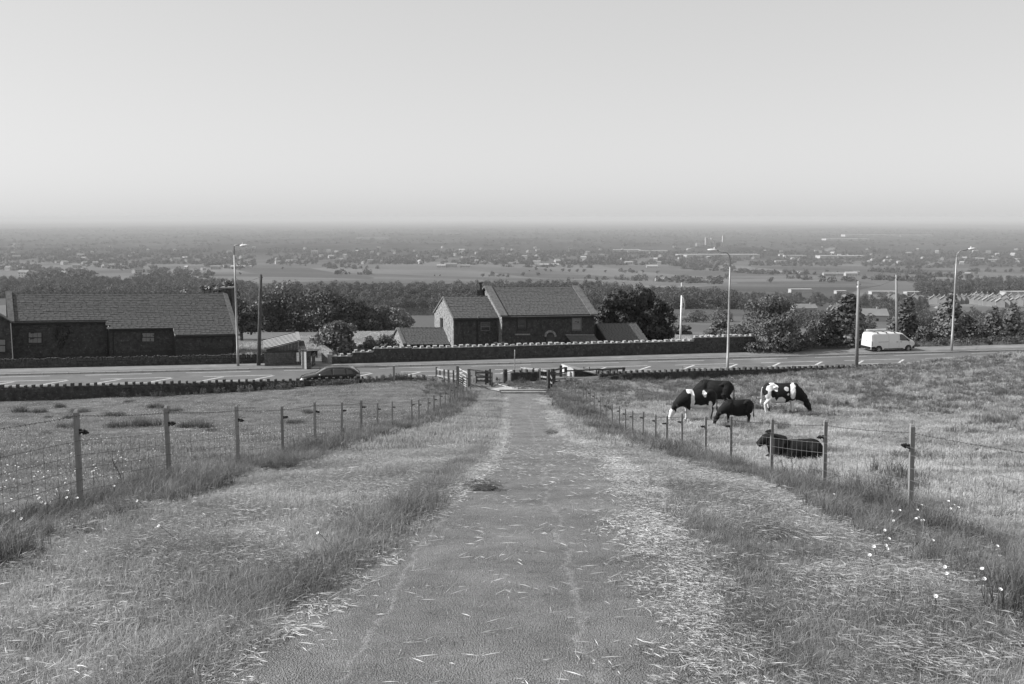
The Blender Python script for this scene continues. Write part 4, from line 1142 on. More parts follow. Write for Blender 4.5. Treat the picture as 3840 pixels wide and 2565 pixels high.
# gateway walls left of the garden wall
def slab_wall(name, label, A, B, H0, H1, t, m, cop, z=ROADZ, limit=0):
    root = thing(name, label, 'wall', (A[0], A[1], z))
    d = Vector(B) - Vector(A); L = d.length; f = lambda u: z + H0 + (H1 - H0) * u / L
    wall_core(root, A, B, z - .1, f, t, 'mortar_pale'); 
    # the stones go on the side that looks to the left, towards the sun
    wall_stones(None, A, B, z, f, t, .12, .18, .45, parent=root, m=m, limit=limit)
    dn = d.normalized(); n = Vector((dn.y, -dn.x)) * (t / 2 + .05)
    a, b = Vector(A), Vector(B)
    P = [(a.x + n.x, a.y + n.y, f(0)), (b.x + n.x, b.y + n.y, f(L)), (b.x - n.x, b.y - n.y, f(L)), (a.x - n.x, a.y - n.y, f(0))]
    MB().prism(P, (0, 0, .09)).build('coping_slab', M[cop], root); return root
def gpt(px, py, z=ROADZ): q = atZ(px, py, z); return (q.x, q.y)
A = gpt(1112, 1374); B = gpt(1148, 1385)
slab_wall('gateway_wall', 'sunlit stone wall between the shed and the garden gate', (A[0] - .1, A[1] + 2.6), (B[0] - .2, B[1] + .3), 1.75, 1.45, .34, 'stone_sunlit', 'wood_dark', limit=60)
C_ = gpt(1163, 1383); 
slab_wall('gate_pier', 'dark stone pier left of the garden gate', (B[0] - .1, B[1] + .15), (C_[0] - .05, C_[1] + .15), 1.42, 1.42, .4, 'stone_dark', 'wood_dark')
Dq = gpt(1176, 1383); Eq = (W0[0] - .05, W0[1] + .1)
g5 = thing('garden_gate', 'dark boarded garden gate standing open beside the shed wall', 'gate', (C_[0], C_[1], ROADZ))
for i in range(6):
    a = Vector((C_[0] + .12, C_[1] + .3 + i * .2, ROADZ + .08)); MB().box((a.x - .015, a.y, a.z), (a.x + .02, a.y + .18, a.z + 1.1)).build('board', M['board'], g5)
for z in (.3, .95): MB().box((C_[0] + .15, C_[1] + .3, ROADZ + z), (C_[0] + .19, C_[1] + 1.5, ROADZ + z + .09)).build('brace', M['wood_old'], g5)
for i in range(4):      # stepped sunlit boundary wall behind the gate
    a = (Eq[0] + .15 * (3 - i) - 1.0 * (i), 0)
    t0, t1 = i / 4, (i + 1) / 4
    S0 = Vector((Dq[0] + .2, Dq[1] + 3.2)); S1 = Vector(Eq)
    A_ = S0.lerp(S1, t0); B_ = S0.lerp(S1, t1)
    slab_wall('stepped_wall', ['first (rear) section', 'second section', 'third section', 'front section'][i] + ' of the stepped sunlit wall between garden gate and garden wall', tuple(A_), tuple(B_), 1.45 - i * .08, 1.2 - i * .06, .3, 'stone_sunlit', 'coping', limit=24)
MB().box((W0[0] - .26, W0[1] - .3, ROADZ - .1), (W0[0] + .1, W0[1] + .26, ROADZ + .95)).build('end_stone', M['white'] if False else M['stone_sunlit'], gw)
# railings and two chairs on the terrace behind
rl = thing('railing', 'thin upright garden railing behind the gate wall', 'railing', (-18.5, 91, -12.8))
a, b = atY(1128, 1325, 91), atY(1222, 1324, 91.6)
MB().tube([a + Vector((0, 0, .36)), b + Vector((0, 0, .36))], .015, 5).build('top_rail', M['wire_dark'], rl)
for i in range(34):
    q = a.lerp(b, i / 33); MB().tube([q - Vector((0, 0, .4)), q + Vector((0, 0, .36))], .009, 4).build('bar', M['wire_dark'], rl)
def chair(px, lab):
    q = atY(px, 1336, 90.5); t = thing('garden_chair', lab, 'chair', q)
    MB().box((-.22, -.22, .0), (.22, .22, .04)).build('seat', M['frame_dark'], t, world=False)
    MB().box((-.22, .18, .04), (.22, .22, .5)).build('backrest', M['frame_dark'], t, world=False)
    for sx in (-.2, .2):
        for sy in (-.2, .2): MB().box((sx - .02, sy - .02, -.42), (sx + .02, sy + .02, 0)).build('leg', M['frame_dark'], t, world=False)
chair(1168, 'dark garden chair on the terrace nearer the shed'); chair(1180, 'dark garden chair on the terrace nearer the pale bush')

# ------------------------------------------------------------------ lamp posts, poles, flag
def lamp(px, py, h, side, label, base=None, bow=.5):
    b = atZ(px, py, ROADZ + .12) if base is None else base
    r = thing('street_lamp', label, 'street lamp', b)
    MB().tube([(0, 0, -.3), (0, 0, 1.5), (0, 0, 1.52), (0, 0, h * .62), (0, 0, h - .8)], [.115, .112, .095, .08, .06], 12).build('column', M['steel'], r, world=False, smooth=True)
    P = [(0, 0, h - .82)] + [(side * (bow * (1 - math.cos(t))), 0, h - .8 + .62 * math.sin(t)) for t in np.linspace(.1, math.pi / 2, 8)] + [(side * (bow + .55), 0, h - .08)]
    if bow < .2: P = [(0, 0, h - .82), (0, 0, h - .05), (side * .12, 0, h), (side * .5, 0, h)]
    MB().tube(P, .042, 8).build('arm', M['steel'], r, world=False, smooth=True)
    x = P[-1][0]
    hd = MB(); hd.tube([(x - side * .02, 0, h - .06), (x + side * .18, 0, h - .05), (x + side * .45, 0, h - .03), (x + side * .72, 0, h + .01)], [.06, .12, .11, .03], 10)
    hd.build('lantern', M['steel_pale'], r, world=False, smooth=True)
    MB().ell((x + side * .2, 0, h + .11), (.05, .05, .09), 8).build('photocell', M['steel_pale'], r, world=False)
    MB().box((-.02, -.1, .8), (.02, -.118, 1.3)).build('door_plate', M['steel'], r, world=False)
    return r
def lamp_h(b, ytop): return (proj_y(b) - ytop) / scl(b)
def proj_y(P): return 1282.5 + F * (-(P[1] * s_ + P[2] * c_)) / (P[1] * c_ - P[2] * s_)
bL = atZ(893, 1372, ROADZ + .12); lamp(0, 0, lamp_h(bL, 921), 1, 'tall grey street lamp with a short arm in front of the left house', bL, .1)
bM = Vector((atY(2728, 1378, 76.4).x, 76.4, ROADZ + .1)); lamp(0, 0, lamp_h(bM, 938), -1, 'tall grey street lamp with a curved arm reaching left, in front of the castellated wall', bM)
bR = atZ(3568, 1316, ROADZ + .12); lamp(0, 0, lamp_h(bR, 933), 1, 'tall grey street lamp with a curved arm reaching right, beyond the white van', bR)
def tpole(px0, py0, px1, py1, Yb, label, m, extra=None, w=.13):
    b = atY(px0, py0, Yb); t = atY(px1, py1, Yb)
    r = thing('telegraph_pole', label, 'telegraph pole', b)
    d = t - b
    MB().tube([-d * .04, d * .5, d], [w * 1.15, w, w * .82], 10).build('pole', M[m], r, world=False, smooth=True)
    MB().tube([d - Vector((.16, 0, .25)), d + Vector((.16, 0, -.25))], .035, 6).build('bracket', M['wire_dark'], r, world=False)
    MB().ell(d - Vector((.1 if extra else -.05, .14, .45)), (.07, .07, .09), 8).build('insulator', M['white' if extra else 'wood_dark'], r, world=False)
    return t
t1 = tpole(970, 1374, 978, 1029, 82.4, 'dark telegraph pole leaning slightly right beside the shed', 'pole', w=.15)
t2 = tpole(3212, 1364, 3220, 1054, 76.5, 'bleached wooden telegraph pole in front of the back of the white van', 'pole_pale', True)
t3 = tpole(3364, 1300, 3361, 1030, 97.5, 'wooden telegraph pole standing behind the roof of the white van', 'pole_pale')
def cable(a, b, sag, label):
    n = 14; P = [a.lerp(b, i / n) - Vector((0, 0, sag * 4 * (i / n) * (1 - i / n))) for i in range(n + 1)]
    tag(MB().tube(P, .011, 4).build('telephone_wire', M['wire_dark']), label, 'wire')
cable(t2 - Vector((0, 0, .4)), t3 - Vector((0, 0, .3)), .35, 'thin telephone wire between the two bleached telegraph poles by the van')
cable(t3 - Vector((0, 0, .3)), atY(3840, 1078, 150), 1.2, 'thin telephone wire running right from the pole behind the van')
cable(t1 - Vector((0, 0, .2)), atY(560, 1060, 120), 1.2, 'thin telephone wire running left from the dark pole')
fp = thing('flagpole', 'white flagpole with a limp white flag behind the castellated wall', 'flagpole', atY(2552, 1290, 104))
fb, ft = atY(2551, 1290, 104), atY(2556, 1108, 104)
MB().tube([fb, ft], [.11, .075], 10).build('pole', M['white'], fp, smooth=True)
MB().tube([ft, atY(2557, 1072, 104)], .04, 8).build('top_section', M['wood_dark'], fp)
MB().tube([atY(2557, 1074, 104), atY(2557, 1060, 104)], [.09, .1], 10).build('finial_lamp', M['lens'], fp)
fl = MB(); n = 10; mm = 14; top, bot = 1112, 1182; V = []; Fc = []
for i in range(mm + 1):
    yy_ = top + (bot - top) * i / mm; wd = 12 * math.sin(math.pi * min(1, .12 + i / mm * .88)) ** .8 + 1
    for j in range(n + 1):
        q = atY(2556 + wd * j / n, yy_ + 2 * j / n, 104); V.append(q + Vector((0, .09 * math.sin(j * 1.4 + i * .3), 0)))
for i in range(mm):
    for j in range(n): a = i * (n + 1) + j; Fc.append((a, a + 1, a + n + 2, a + n + 1))
fl.add(V, Fc); flo = fl.build('flag', M['white'], fp, smooth=True); so = flo.modifiers.new('s', 'SOLIDIFY'); so.thickness = .012
em = MB()
for (dx, dy, rr_) in ((7, 1140, 2.6), (8.5, 1146, 1.8), (6, 1151, 2.0)): em.ell(atY(2556 + dx, dy, 103.86), (rr_ / 34, .05, rr_ / 26), 8)
em.build('emblem', M['wood_dark'], flo)
#PART4
# ------------------------------------------------------------------ houses
slate_me = {}
def slate_mesh(w, e, m, th=.03):
    key = (round(w, 2), round(e, 2), m)
    if key not in slate_me:
        L = []
        for _ in range(4):
            mb = MB(); g = .012
            mb.box((-w / 2 + g, -e * 1.12, 0), (w / 2 - g, .0, th), jit=.006)
            L.append(mb.mesh('slate', M[m]))
        slate_me[key] = L
    return slate_me[key]
class House:
    def __init__(s, name, label, A, th, ph, k, L, T, Tb=None, zg=-13.2, wallm='stone_dark'):
        s.A = Vector(A); s.th = RAD(th); s.ph = RAD(ph); s.k = k; s.L = L; s.T = T; s.Tb = Tb or (T if not callable(T) else T(0)); s.zg = zg; s.wm = wallm
        s.u = Vector((math.cos(s.th), math.sin(s.th), k)); s.n = Vector((math.sin(s.th), -math.cos(s.th), 0)); s.tn = math.tan(s.ph)
        s.root = thing(name, label, 'house', (s.A.x, s.A.y, zg))
    def rp(s, u, t, lift=0):       # point on the front roof slope
        return s.A + s.u * u + s.n * t + Vector((0, 0, -t * s.tn + lift))
    def bp(s, u, t, lift=0): return s.A + s.u * u - s.n * t + Vector((0, 0, -t * s.tn + lift))
    def uv(s, px, py):              # a sight line meets the roof slope
        r = Vector(ray(px, py)); d1 = s.u; d2 = s.n - Vector((0, 0, s.tn)); N = d1.cross(d2)
        P = r * (s.A.dot(N) / r.dot(N)) - s.A
        t = P.dot(s.n); u = (P - d2 * t).dot(d1) / d1.dot(d1); return u, t
    def wallpt(s, px, py, t):       # ... or the front wall at distance t from the ridge
        r = Vector(ray(px, py)); A = s.A + s.n * t; return r * (A.dot(s.n) / r.dot(s.n))
    def body(s, u0, u1, T, ov=.18, back=True):
        t = T - ov; zf = -t * s.tn - .06
        tb = s.Tb - ov
        a = s.A + s.u * u0; zg = s.zg - a.z
        P = [a + s.n * t + Vector((0, 0, zg)), a + s.n * t + Vector((0, 0, zf)), a + Vector((0, 0, -.06)), a - s.n * tb + Vector((0, 0, -tb * s.tn - .06)), a - s.n * tb + Vector((0, 0, zg))]
        MB().prism(P[::-1], s.u * (u1 - u0)).build('wall', M['mortar'], s.root)
    def front_stones(s, u0, u1, T, limit=0, ov=.18, course=.17):
        t = T - ov; a = s.A + s.u * u0 + s.n * (t - .13); b = s.A + s.u * u1 + s.n * (t - .13)
        wall_stones(None, (a.x, a.y), (b.x, b.y), s.zg + .8, min(a.z, b.z) - t * s.tn - .2, .3, course, .22, .55, parent=s.root, m=s.wm, limit=limit)
    def gable_stones(s, u, T, m='stone_sunlit', limit=0, left=True, course=.17):
        a = s.A + s.u * u; d = s.n; tb = s.Tb - .2; tf = T - .2
        off = Vector((-math.cos(s.th), -math.sin(s.th), 0)) * -.13
        p0 = a - d * tb + off; p1 = a + d * tf + off; L = tb + tf
        zt = lambda x: a.z - abs(x - tb) * s.tn - .12
        wall_stones(None, (p0.x, p0.y), (p1.x, p1.y), s.zg + .8, zt, .3, course, .2, .5, parent=s.root, m=m, limit=limit)
    def roof(s, u0, u1, T, e=.24, w=.42, m='slate', limit=300, back=True):
        fT = T if callable(T) else (lambda u: T)
        mb = MB(); N = 24
        for i in range(N):
            a, b = u0 + (u1 - u0) * i / N, u0 + (u1 - u0) * (i + 1) / N; t = fT((a + b) / 2)
            mb.prism([s.rp(a, 0, -.03), s.rp(b, 0, -.03), s.rp(b, t, -.03), s.rp(a, t, -.03)], (0, 0, -.05))
            mb.prism([s.bp(a, 0, -.03), s.bp(a, s.Tb, -.03), s.bp(b, s.Tb, -.03), s.bp(b, 0, -.03)], (0, 0, .06))
        rf_ = mb.build('roof', M['ridge'], s.root)
        ux = s.u.normalized(); dn = (s.n - Vector((0, 0, s.tn))).normalized(); dn = (dn - ux * dn.dot(ux)).normalized(); nz_ = ux.cross(-dn)
        R = Matrix((ux, -dn, nz_)).transposed().to_4x4()
        sl = 1 / math.cos(s.ph); cells = []
        r = 0; t = .05
        while True:
            ee = e * (1.0 + .25 * max(0, 1)) if False else e
            t2 = t + ee / sl
            u = u0 - random.uniform(0, w)
            while u < u1:
                ww = w * random.uniform(.7, 1.3); a, b = max(u, u0 + .02), min(u + ww, u1 - .02)
                if b - a > .1 and t2 <= fT((a + b) / 2) + .03: cells.append((a, b, t))
                u += ww
            t = t2
            if t > (max(fT(u0 + (u1 - u0) * i / 40) for i in range(41))): break
        cells.sort(key=lambda c: -c[2])
        ms = slate_mesh(w, e, m); big = MB()
        for i, (a, b, t) in enumerate(cells):
            p = s.rp((a + b) / 2, t, .0 + random.uniform(0, .012)) 
            Mx = Matrix.Translation(p) @ R @ Euler((-.05 + random.uniform(-.02, .02), random.uniform(-.02, .02), random.uniform(-.008, .008))).to_matrix().to_4x4() @ Matrix.Diagonal(((b - a) / w, 1, 1, 1))
            if i < limit:
                o = obj('slate', random.choice(ms), rf_, world=False); o.matrix_local = Mx
            else: big.box((-w / 2 + .012, -e * 1.12, 0), (w / 2 - .012, 0, .03), Mx=Mx, jit=.004)
        if big.v: big.build('slates', M[m], rf_, kind='stuff')
        n = int((u1 - u0) / .45); rt = slate_me.setdefault('ridge', MB().prism([(-.22, -.15, -.1), (-.22, 0, .05), (-.22, .15, -.1), (-.22, .12, -.12), (-.22, 0, .01), (-.22, -.12, -.12)], (.42, 0, 0)).tube([(.17, 0, .03), (.2, 0, .09)], .04, 6).mesh('ridge_tile', M['ridge']))
        for i in range(n):
            o = obj('ridge_tile', rt, rf_, world=False)
            o.matrix_local = Matrix.Translation(s.A + s.u * (u0 + (u1 - u0) * (i + .5) / n) + Vector((0, 0, .04))) @ Matrix.Rotation(s.th, 4, 'Z') @ Euler((0, -math.atan(s.k), 0)).to_matrix().to_4x4()
        return rf_
    def coping(s, u, T, w=.34, h=.1, m='coping', back=True, lift=.12):
        for f, TT, nm in ((s.rp, T, 'f'), (s.bp, s.Tb, 'b')):
            if nm == 'b' and not back: continue
            k = max(2, int(TT / .8))
            for i in range(k):
                a, b = TT * i / k + .01, TT * (i + 1) / k - .01
                MB().prism([f(u - w / 2, a, lift), f(u + w / 2, a, lift), f(u + w / 2, b, lift), f(u - w / 2, b, lift)] if nm == 'f' else
                           [f(u - w / 2, b, lift), f(u + w / 2, b, lift), f(u + w / 2, a, lift), f(u - w / 2, a, lift)], (0, 0, -h - .05)).build('coping', M[m], s.root)
    def gutter(s, u0, u1, T):
        MB().bar(s.rp(u0, T + .04, -.08), s.rp(u1, T + .04, -.08), .13, .13).build('gutter', M['gutter'], s.root)
    def pipe(s, px, py0, py1, t, r=.045):
        MB().tube([s.wallpt(px, py0, t + .08), s.wallpt(px, py1, t + .08)], r, 8).build('drainpipe', M['gutter'], s.root)
    def window(s, x0, y0, x1, y1, t, arch=False, cur=True, rows=2, cols=3, fm='frame_dark', sill=True):
        t = t + .045
        a, b, c, d = s.wallpt(x0, y1, t), s.wallpt(x1, y1, t), s.wallpt(x1, y0, t), s.wallpt(x0, y0, t)
        ex = (b - a); ez = (d - a); n = s.n
        def P(i, j): return a + ex * i + ez * j
        root = MB(); fw = .06 / ex.length
        fh = .06 / ez.length
        def bx(i0, i1, j0, j1, dep=.07, mi=0): root.prism([P(i0, j0), P(i1, j0), P(i1, j1), P(i0, j1)], n * dep, mi)
        bx(-fw, 0, -fh, 1 + fh); bx(1, 1 + fw, -fh, 1 + fh); bx(0, 1, 1, 1 + fh); bx(0, 1, -fh, 0); bx(0, 1, .5 - fh / 2, .5 + fh / 2, .06)
        w = root.build('window', M[fm], s.root)
        gap = fw * .25
        for i in range(cols):
            for j in range(rows):
                i0, i1 = i / cols + gap, (i + 1) / cols - gap; j0, j1 = j / rows + .03, (j + 1) / rows - .03
                MB().prism([P(i0, j0), P(i1, j0), P(i1, j1), P(i0, j1)], n * .02).build('pane', M['curtain' if cur else 'glass'], w)
        if sill: MB().prism([P(-.12, -.2), P(1.12, -.2), P(1.12, -.06), P(-.12, -.06)], n * .12).build('sill', M['stone_dark'], w)
        return w
# --- centre house
A = atY(1825, 1077, 97)
H = House('stone_house', 'stone house with pale gable copings and dark front behind the long garden wall', A, 22, 30, -.0222, 9.67, 4.32)
H.body(0, H.L, H.T); H.front_stones(0, H.L, H.T); H.gable_stones(0, H.T, 'stone_sunlit')
H.roof(.45, H.L - .45, H.T, .25, .44)
H.coping(.1, H.T + .05, .75, .1, 'coping_dull', lift=.16); H.coping(H.L - .1, H.T + .05, .75, .1, 'coping_dull', lift=.16); H.gutter(-.1, H.L + .1, H.T)
tw = H.T - .18
H.window(1941, 1192, 1974, 1239, tw, cols=1, cur=False); H.window(2146, 1191, 2178, 1237, tw, cols=1, fm='wood_old')
MB().prism([H.wallpt(x, y, tw + .05) for x, y in ((2048, 1290), (2048, 1258), (2051, 1250), (2057, 1246), (2063, 1245), (2069, 1246), (2075, 1250), (2078, 1258), (2078, 1290))], H.n * .05).build('arched_window', M['glass'], H.root)
P = [H.wallpt(2063 + 19 * math.cos(t), 1262 - 20 * math.sin(t), tw + .06) for t in np.linspace(0, math.pi, 12)]
for i in range(11): MB().bar(P[i], P[i + 1] * .985 + P[i] * .015, .2, .18, up=H.n).build('arch_stone', M['stone'], H.root)
MB().prism([H.wallpt(1930, 1256, tw), H.wallpt(1986, 1256, tw), H.wallpt(1986, 1251, tw), H.wallpt(1930, 1251, tw)], H.n * .14).build('sill_band', M['stone'], H.root)
MB().tube([H.wallpt(2116, 1197, tw), H.wallpt(2116, 1197, tw + .14)], .13, 12).build('alarm_box', M['frame_dark'], H.root)
H.pipe(2232, 1192, 1300, tw); H.pipe(1866, 1200, 1300, tw)
# porch roof on the front
pa, pb_ = H.wallpt(2119, 1257, tw), H.wallpt(2226, 1257, tw)
MB().prism([pa, pb_, pb_ + H.n * 1.3 + Vector((.2, 0, -.8)), pa + H.n * 1.3 + Vector((.25, 0, -.8))], (0, 0, .08)).build('porch_roof', M['slate'], H.root)
MB().prism([pa + H.n * .1, pb_ + H.n * .1, pb_ + H.n * .1 + Vector((0, 0, .1)), pa + H.n * .1 + Vector((0, 0, .1))], H.n * .1).build('porch_flashing', M['stone'], H.root)
# chimney
cb_ = atY(1801, 1112, 97.6); kk = scl(cb_)
MB().box((cb_.x - .3, cb_.y - .3, cb_.z - 1), (cb_.x + .3, cb_.y + .3, cb_.z + 26 / kk)).build('chimney', M['stone_dark'], H.root)
MB().tube([cb_ + Vector((0, 0, 26 / kk)), cb_ + Vector((0, 0, 38 / kk)), cb_ + Vector((0, 0, 52 / kk))], [.2, .17, .15], 10).build('chimney_pot', M['wood_dark'], H.root)
MB().tube([cb_ + Vector((0, 0, 50 / kk)), cb_ + Vector((0, 0, 54 / kk))], [.24, .24], 10).build('chimney_cowl', M['wood_dark'], H.root)
MB().tube([cb_ + Vector((-.25, 0, 20 / kk)), cb_ + Vector((-.3, 0, 66 / kk))], .02, 5).bar(cb_ + Vector((-.5, 0, 60 / kk)), cb_ + Vector((-.1, 0, 60 / kk)), .02).bar(cb_ + Vector((-.45, 0, 55 / kk)), cb_ + Vector((-.1, 0, 55 / kk)), .02).build('aerial', M['wire_dark'], H.root)
# --- wing
A2 = atY(1660, 1113, 95)
W = House('house_wing', 'lower slate-roofed wing with a sunlit stone gable at the left end of the centre house', A2, 22, 30, -.0267, 4.9, 3.13, wallm='stone_dark')
W.body(.12, W.L, W.T); W.front_stones(.12, W.L, W.T); W.gable_stones(.12, W.T, 'stone_sunlit', limit=300, course=.15)
W.roof(.1, W.L, W.T, .27, .42, 'slate2'); W.gutter(.05, W.L - .2, W.T); W.coping(.04, W.T, .12, .12, 'coping_dull', lift=.06)
tw2 = W.T - .18
W.window(1804, 1211, 1835, 1238, tw2, cols=1, cur=False, fm='wood_old'); W.pipe(1790, 1190, 1290, tw2)
MB().tube([W.wallpt(1791.5, 1201, tw2 + .12), W.wallpt(1791.5, 1187, tw2 + .12)], .07, 8).build('soil_pipe', M['steel'], W.root)
# narrow gable window
gp_ = W.A + W.u * .1 + W.n * -.55; gl = Vector((-math.cos(W.th), -math.sin(W.th), 0))
zc_ = (atY(1646, 1210, gp_.y)).z
MB().prism([gp_ + W.n * q[0] + Vector((0, 0, zc_ - gp_.z + q[1])) for q in ((-.28, -.45), (.28, -.45), (.28, .45), (-.28, .45))], gl * .13).build('gable_window', M['frame_dark'], W.root)
MB().prism([gp_ + W.n * q[0] + Vector((0, 0, zc_ - gp_.z + q[1])) for q in ((-.36, -.6), (.36, -.6), (.36, -.47), (-.36, -.47))], gl * .16).build('gable_sill', M['coping'], W.root)
MB().prism([W.A + W.u * .1 + W.n * q[0] + Vector((0, 0, q[1])) for q in ((1.2, -4.15), (2.0, -4.15), (2.0, -3.85), (1.2, -3.85))], gl * .07).build('name_stone', M['coping'], W.root)
# --- low left annex
A3 = atY(1489, 1231, 93.5)
X_ = House('annex', 'low outbuilding with a slate roof and small lit gable left of the house wing', A3, 22, 30, -.042, 4.7, 2.24)
X_.body(.1, X_.L, X_.T); X_.front_stones(.1, X_.L, X_.T); X_.gable_stones(.1, X_.T, 'stone_sunlit', limit=60); X_.roof(.15, X_.L, X_.T, .23, .34, 'slate2'); X_.coping(.08, X_.T, .3, .1, 'coping_dull', lift=.1); X_.gutter(.1, X_.L, X_.T)
# --- right annex
A4 = atY(2235, 1216, 99)
Y_ = House('annex', 'low slate-roofed annex in the shadow at the right end of the centre house', A4, 22, 30, -.0258, 4.58, 2.51)
Y_.body(0, Y_.L, Y_.T); Y_.front_stones(0, Y_.L, Y_.T); Y_.roof(0, Y_.L, Y_.T, .2, .36); Y_.gutter(0, Y_.L, Y_.T)
# --- left house
A5 = atY(28, 1100, 90)
Lh = House('cottage', 'long low stone cottage with a stepped slate roof and a dark end chimney', A5, 28, 36, -.0361, 19.43, 3.3, 3.6)
u1_, t1_ = Lh.uv(230, 1206); ua, _ = Lh.uv(403, 1203); _, t2_ = Lh.uv(530, 1231); ub, _ = Lh.uv(650, 1228); _, t3_ = Lh.uv(780, 1256)
def Tl(u): return t1_ if u < ua else (t2_ if u < ub else t3_)
for (a, b, t) in ((0.1, ua, t1_), (ua, ub, t2_), (ub, Lh.L - .1, t3_)):
    Lh.body(a, b, t); Lh.front_stones(a, b, t); Lh.gutter(a, b, t)
for (u, ta, tb_) in ((ua, t1_, t2_), (ub, t2_, t3_)):
    MB().prism([Lh.rp(u - .05, ta, .03), Lh.rp(u + .03, ta, .03), Lh.rp(u + .03, tb_, .03), Lh.rp(u - .05, tb_, .03)], (0, 0, -.12)).build('verge_trim', M['coping'], Lh.root)
Lh.roof(.35, Lh.L - .3, Tl, .25, .48, 'slate2')
Lh.coping(.1, t1_ + .15, .5, .12, 'coping_dull', lift=.2); Lh.coping(Lh.L - .1, t3_ + .15, .42, .12, 'coping_dull', lift=.15)
Lh.window(107, 1246, 156, 1286, t1_ - .18); Lh.window(533, 1248, 578, 1281, t2_ - .18)
MB().prism([Lh.wallpt(x, y, t2_ - .13) for x, y in ((535, 1304), (580, 1304), (580, 1294), (535, 1294))], Lh.n * .05).build('air_brick', M['stone_dark'], Lh.root)
Lh.pipe(404, 1210, 1330, t1_ - .18); Lh.pipe(874, 1262, 1330, t3_ - .18); Lh.pipe(425, 1240, 1330, t2_ - .18)
cp = Lh.rp(Lh.L - .1, -.1, 0); kk = scl(cp)
MB().box((cp.x - .35, cp.y - .2, cp.z - 4.5), (cp.x + .75, cp.y + .9, cp.z + .45)).build('chimney', M['stone_dark'], Lh.root)
MB().box((cp.x - .42, cp.y - .27, cp.z + .43), (cp.x + .82, cp.y + .97, cp.z + .55)).build('chimney_cap', M['stone'], Lh.root)
MB().tube([(cp.x + .1, cp.y + .2, cp.z + .5), (cp.x + .1, cp.y + .2, cp.z + .85), (cp.x + .1, cp.y + .2, cp.z + .9)], [.16, .14, .17], 10).build('chimney_pot', M['ridge'], Lh.root)
# projecting gable at the very left edge
pz = Lh.wallpt(24, 1300, t1_ + 1.2); pr_ = thing('porch', 'gabled stone porch with a small window cut off by the left edge of the photo', 'porch', (pz.x - 1.6, pz.y - .8, -13.2))
e0, e1 = Lh.wallpt(38, 1208, t1_ + 1.0), Lh.wallpt(-140, 1206, t1_ + 1.0); apx = Lh.wallpt(-50, 1150, t1_ + 1.0)
apx = (e0 + e1) / 2 + Vector((0, 0, 1.25))
back = -Lh.n * 2.2
MB().prism([Vector((e1.x, e1.y, -13.3)), Vector((e0.x, e0.y, -13.3)), e0, apx, e1], back).build('wall', M['stone_dark'], pr_)
for (a, b) in ((apx, e0), (e1, apx)):
    f0, f1 = a + Lh.n * .2, b + Lh.n * .2 + (Vector((.1, .05, -.05)) if b is e0 else Vector())
    MB().prism([f0, f1, f1 + back * 1.1, f0 + back * 1.1], (0, 0, .1)).build('roof_slope', M['slate2'], pr_)
wa = Lh.wallpt(0, 1320, t1_ + 1.02); wb = Lh.wallpt(22, 1320, t1_ + 1.02)
MB().prism([Lh.wallpt(-30, 1322, t1_ + 1.0), Lh.wallpt(23, 1322, t1_ + 1.0), Lh.wallpt(23, 1270, t1_ + 1.0), Lh.wallpt(-30, 1270, t1_ + 1.0)], Lh.n * .08).build('window', M['frame_dark'], pr_)
for (ya, yc) in ((1293, 1274), (1319, 1297)):
    MB().prism([Lh.wallpt(-28, ya, t1_ + 1.09), Lh.wallpt(19, ya, t1_ + 1.09), Lh.wallpt(19, yc, t1_ + 1.09), Lh.wallpt(-28, yc, t1_ + 1.09)], Lh.n * .02).build('pane', M['curtain'], pr_)
# small shed roof behind the castellated wall on the right
sr = thing('garden_shed', 'low shed with a pale ridged roof just showing over the castellated wall', 'shed', atY(2660, 1290, 95))
a_, b_, c2_, d2_ = atY(2612, 1268, 94.5), atY(2688, 1268, 94.5), atY(2668, 1257, 97), atY(2642, 1255, 97)
MB().prism([a_, b_, c2_, d2_], (0, 0, .05)).build('roof', M['metal_roof'], sr)
MB().prism([a_ + Vector((.1, .1, -1.4)), b_ + Vector((-.1, .1, -1.4)), b_ + Vector((-.1, .1, 0)), a_ + Vector((.1, .1, 0))], (0, 1.9, 0)).build('wall', M['board'], sr)
for i in range(4): MB().bar(a_.lerp(b_, (i + .5) / 4) + Vector((0, 0, .06)), d2_.lerp(c2_, (i + .5) / 4) + Vector((0, 0, .06)), .05).build('roof_rib', M['wood_old'], sr)

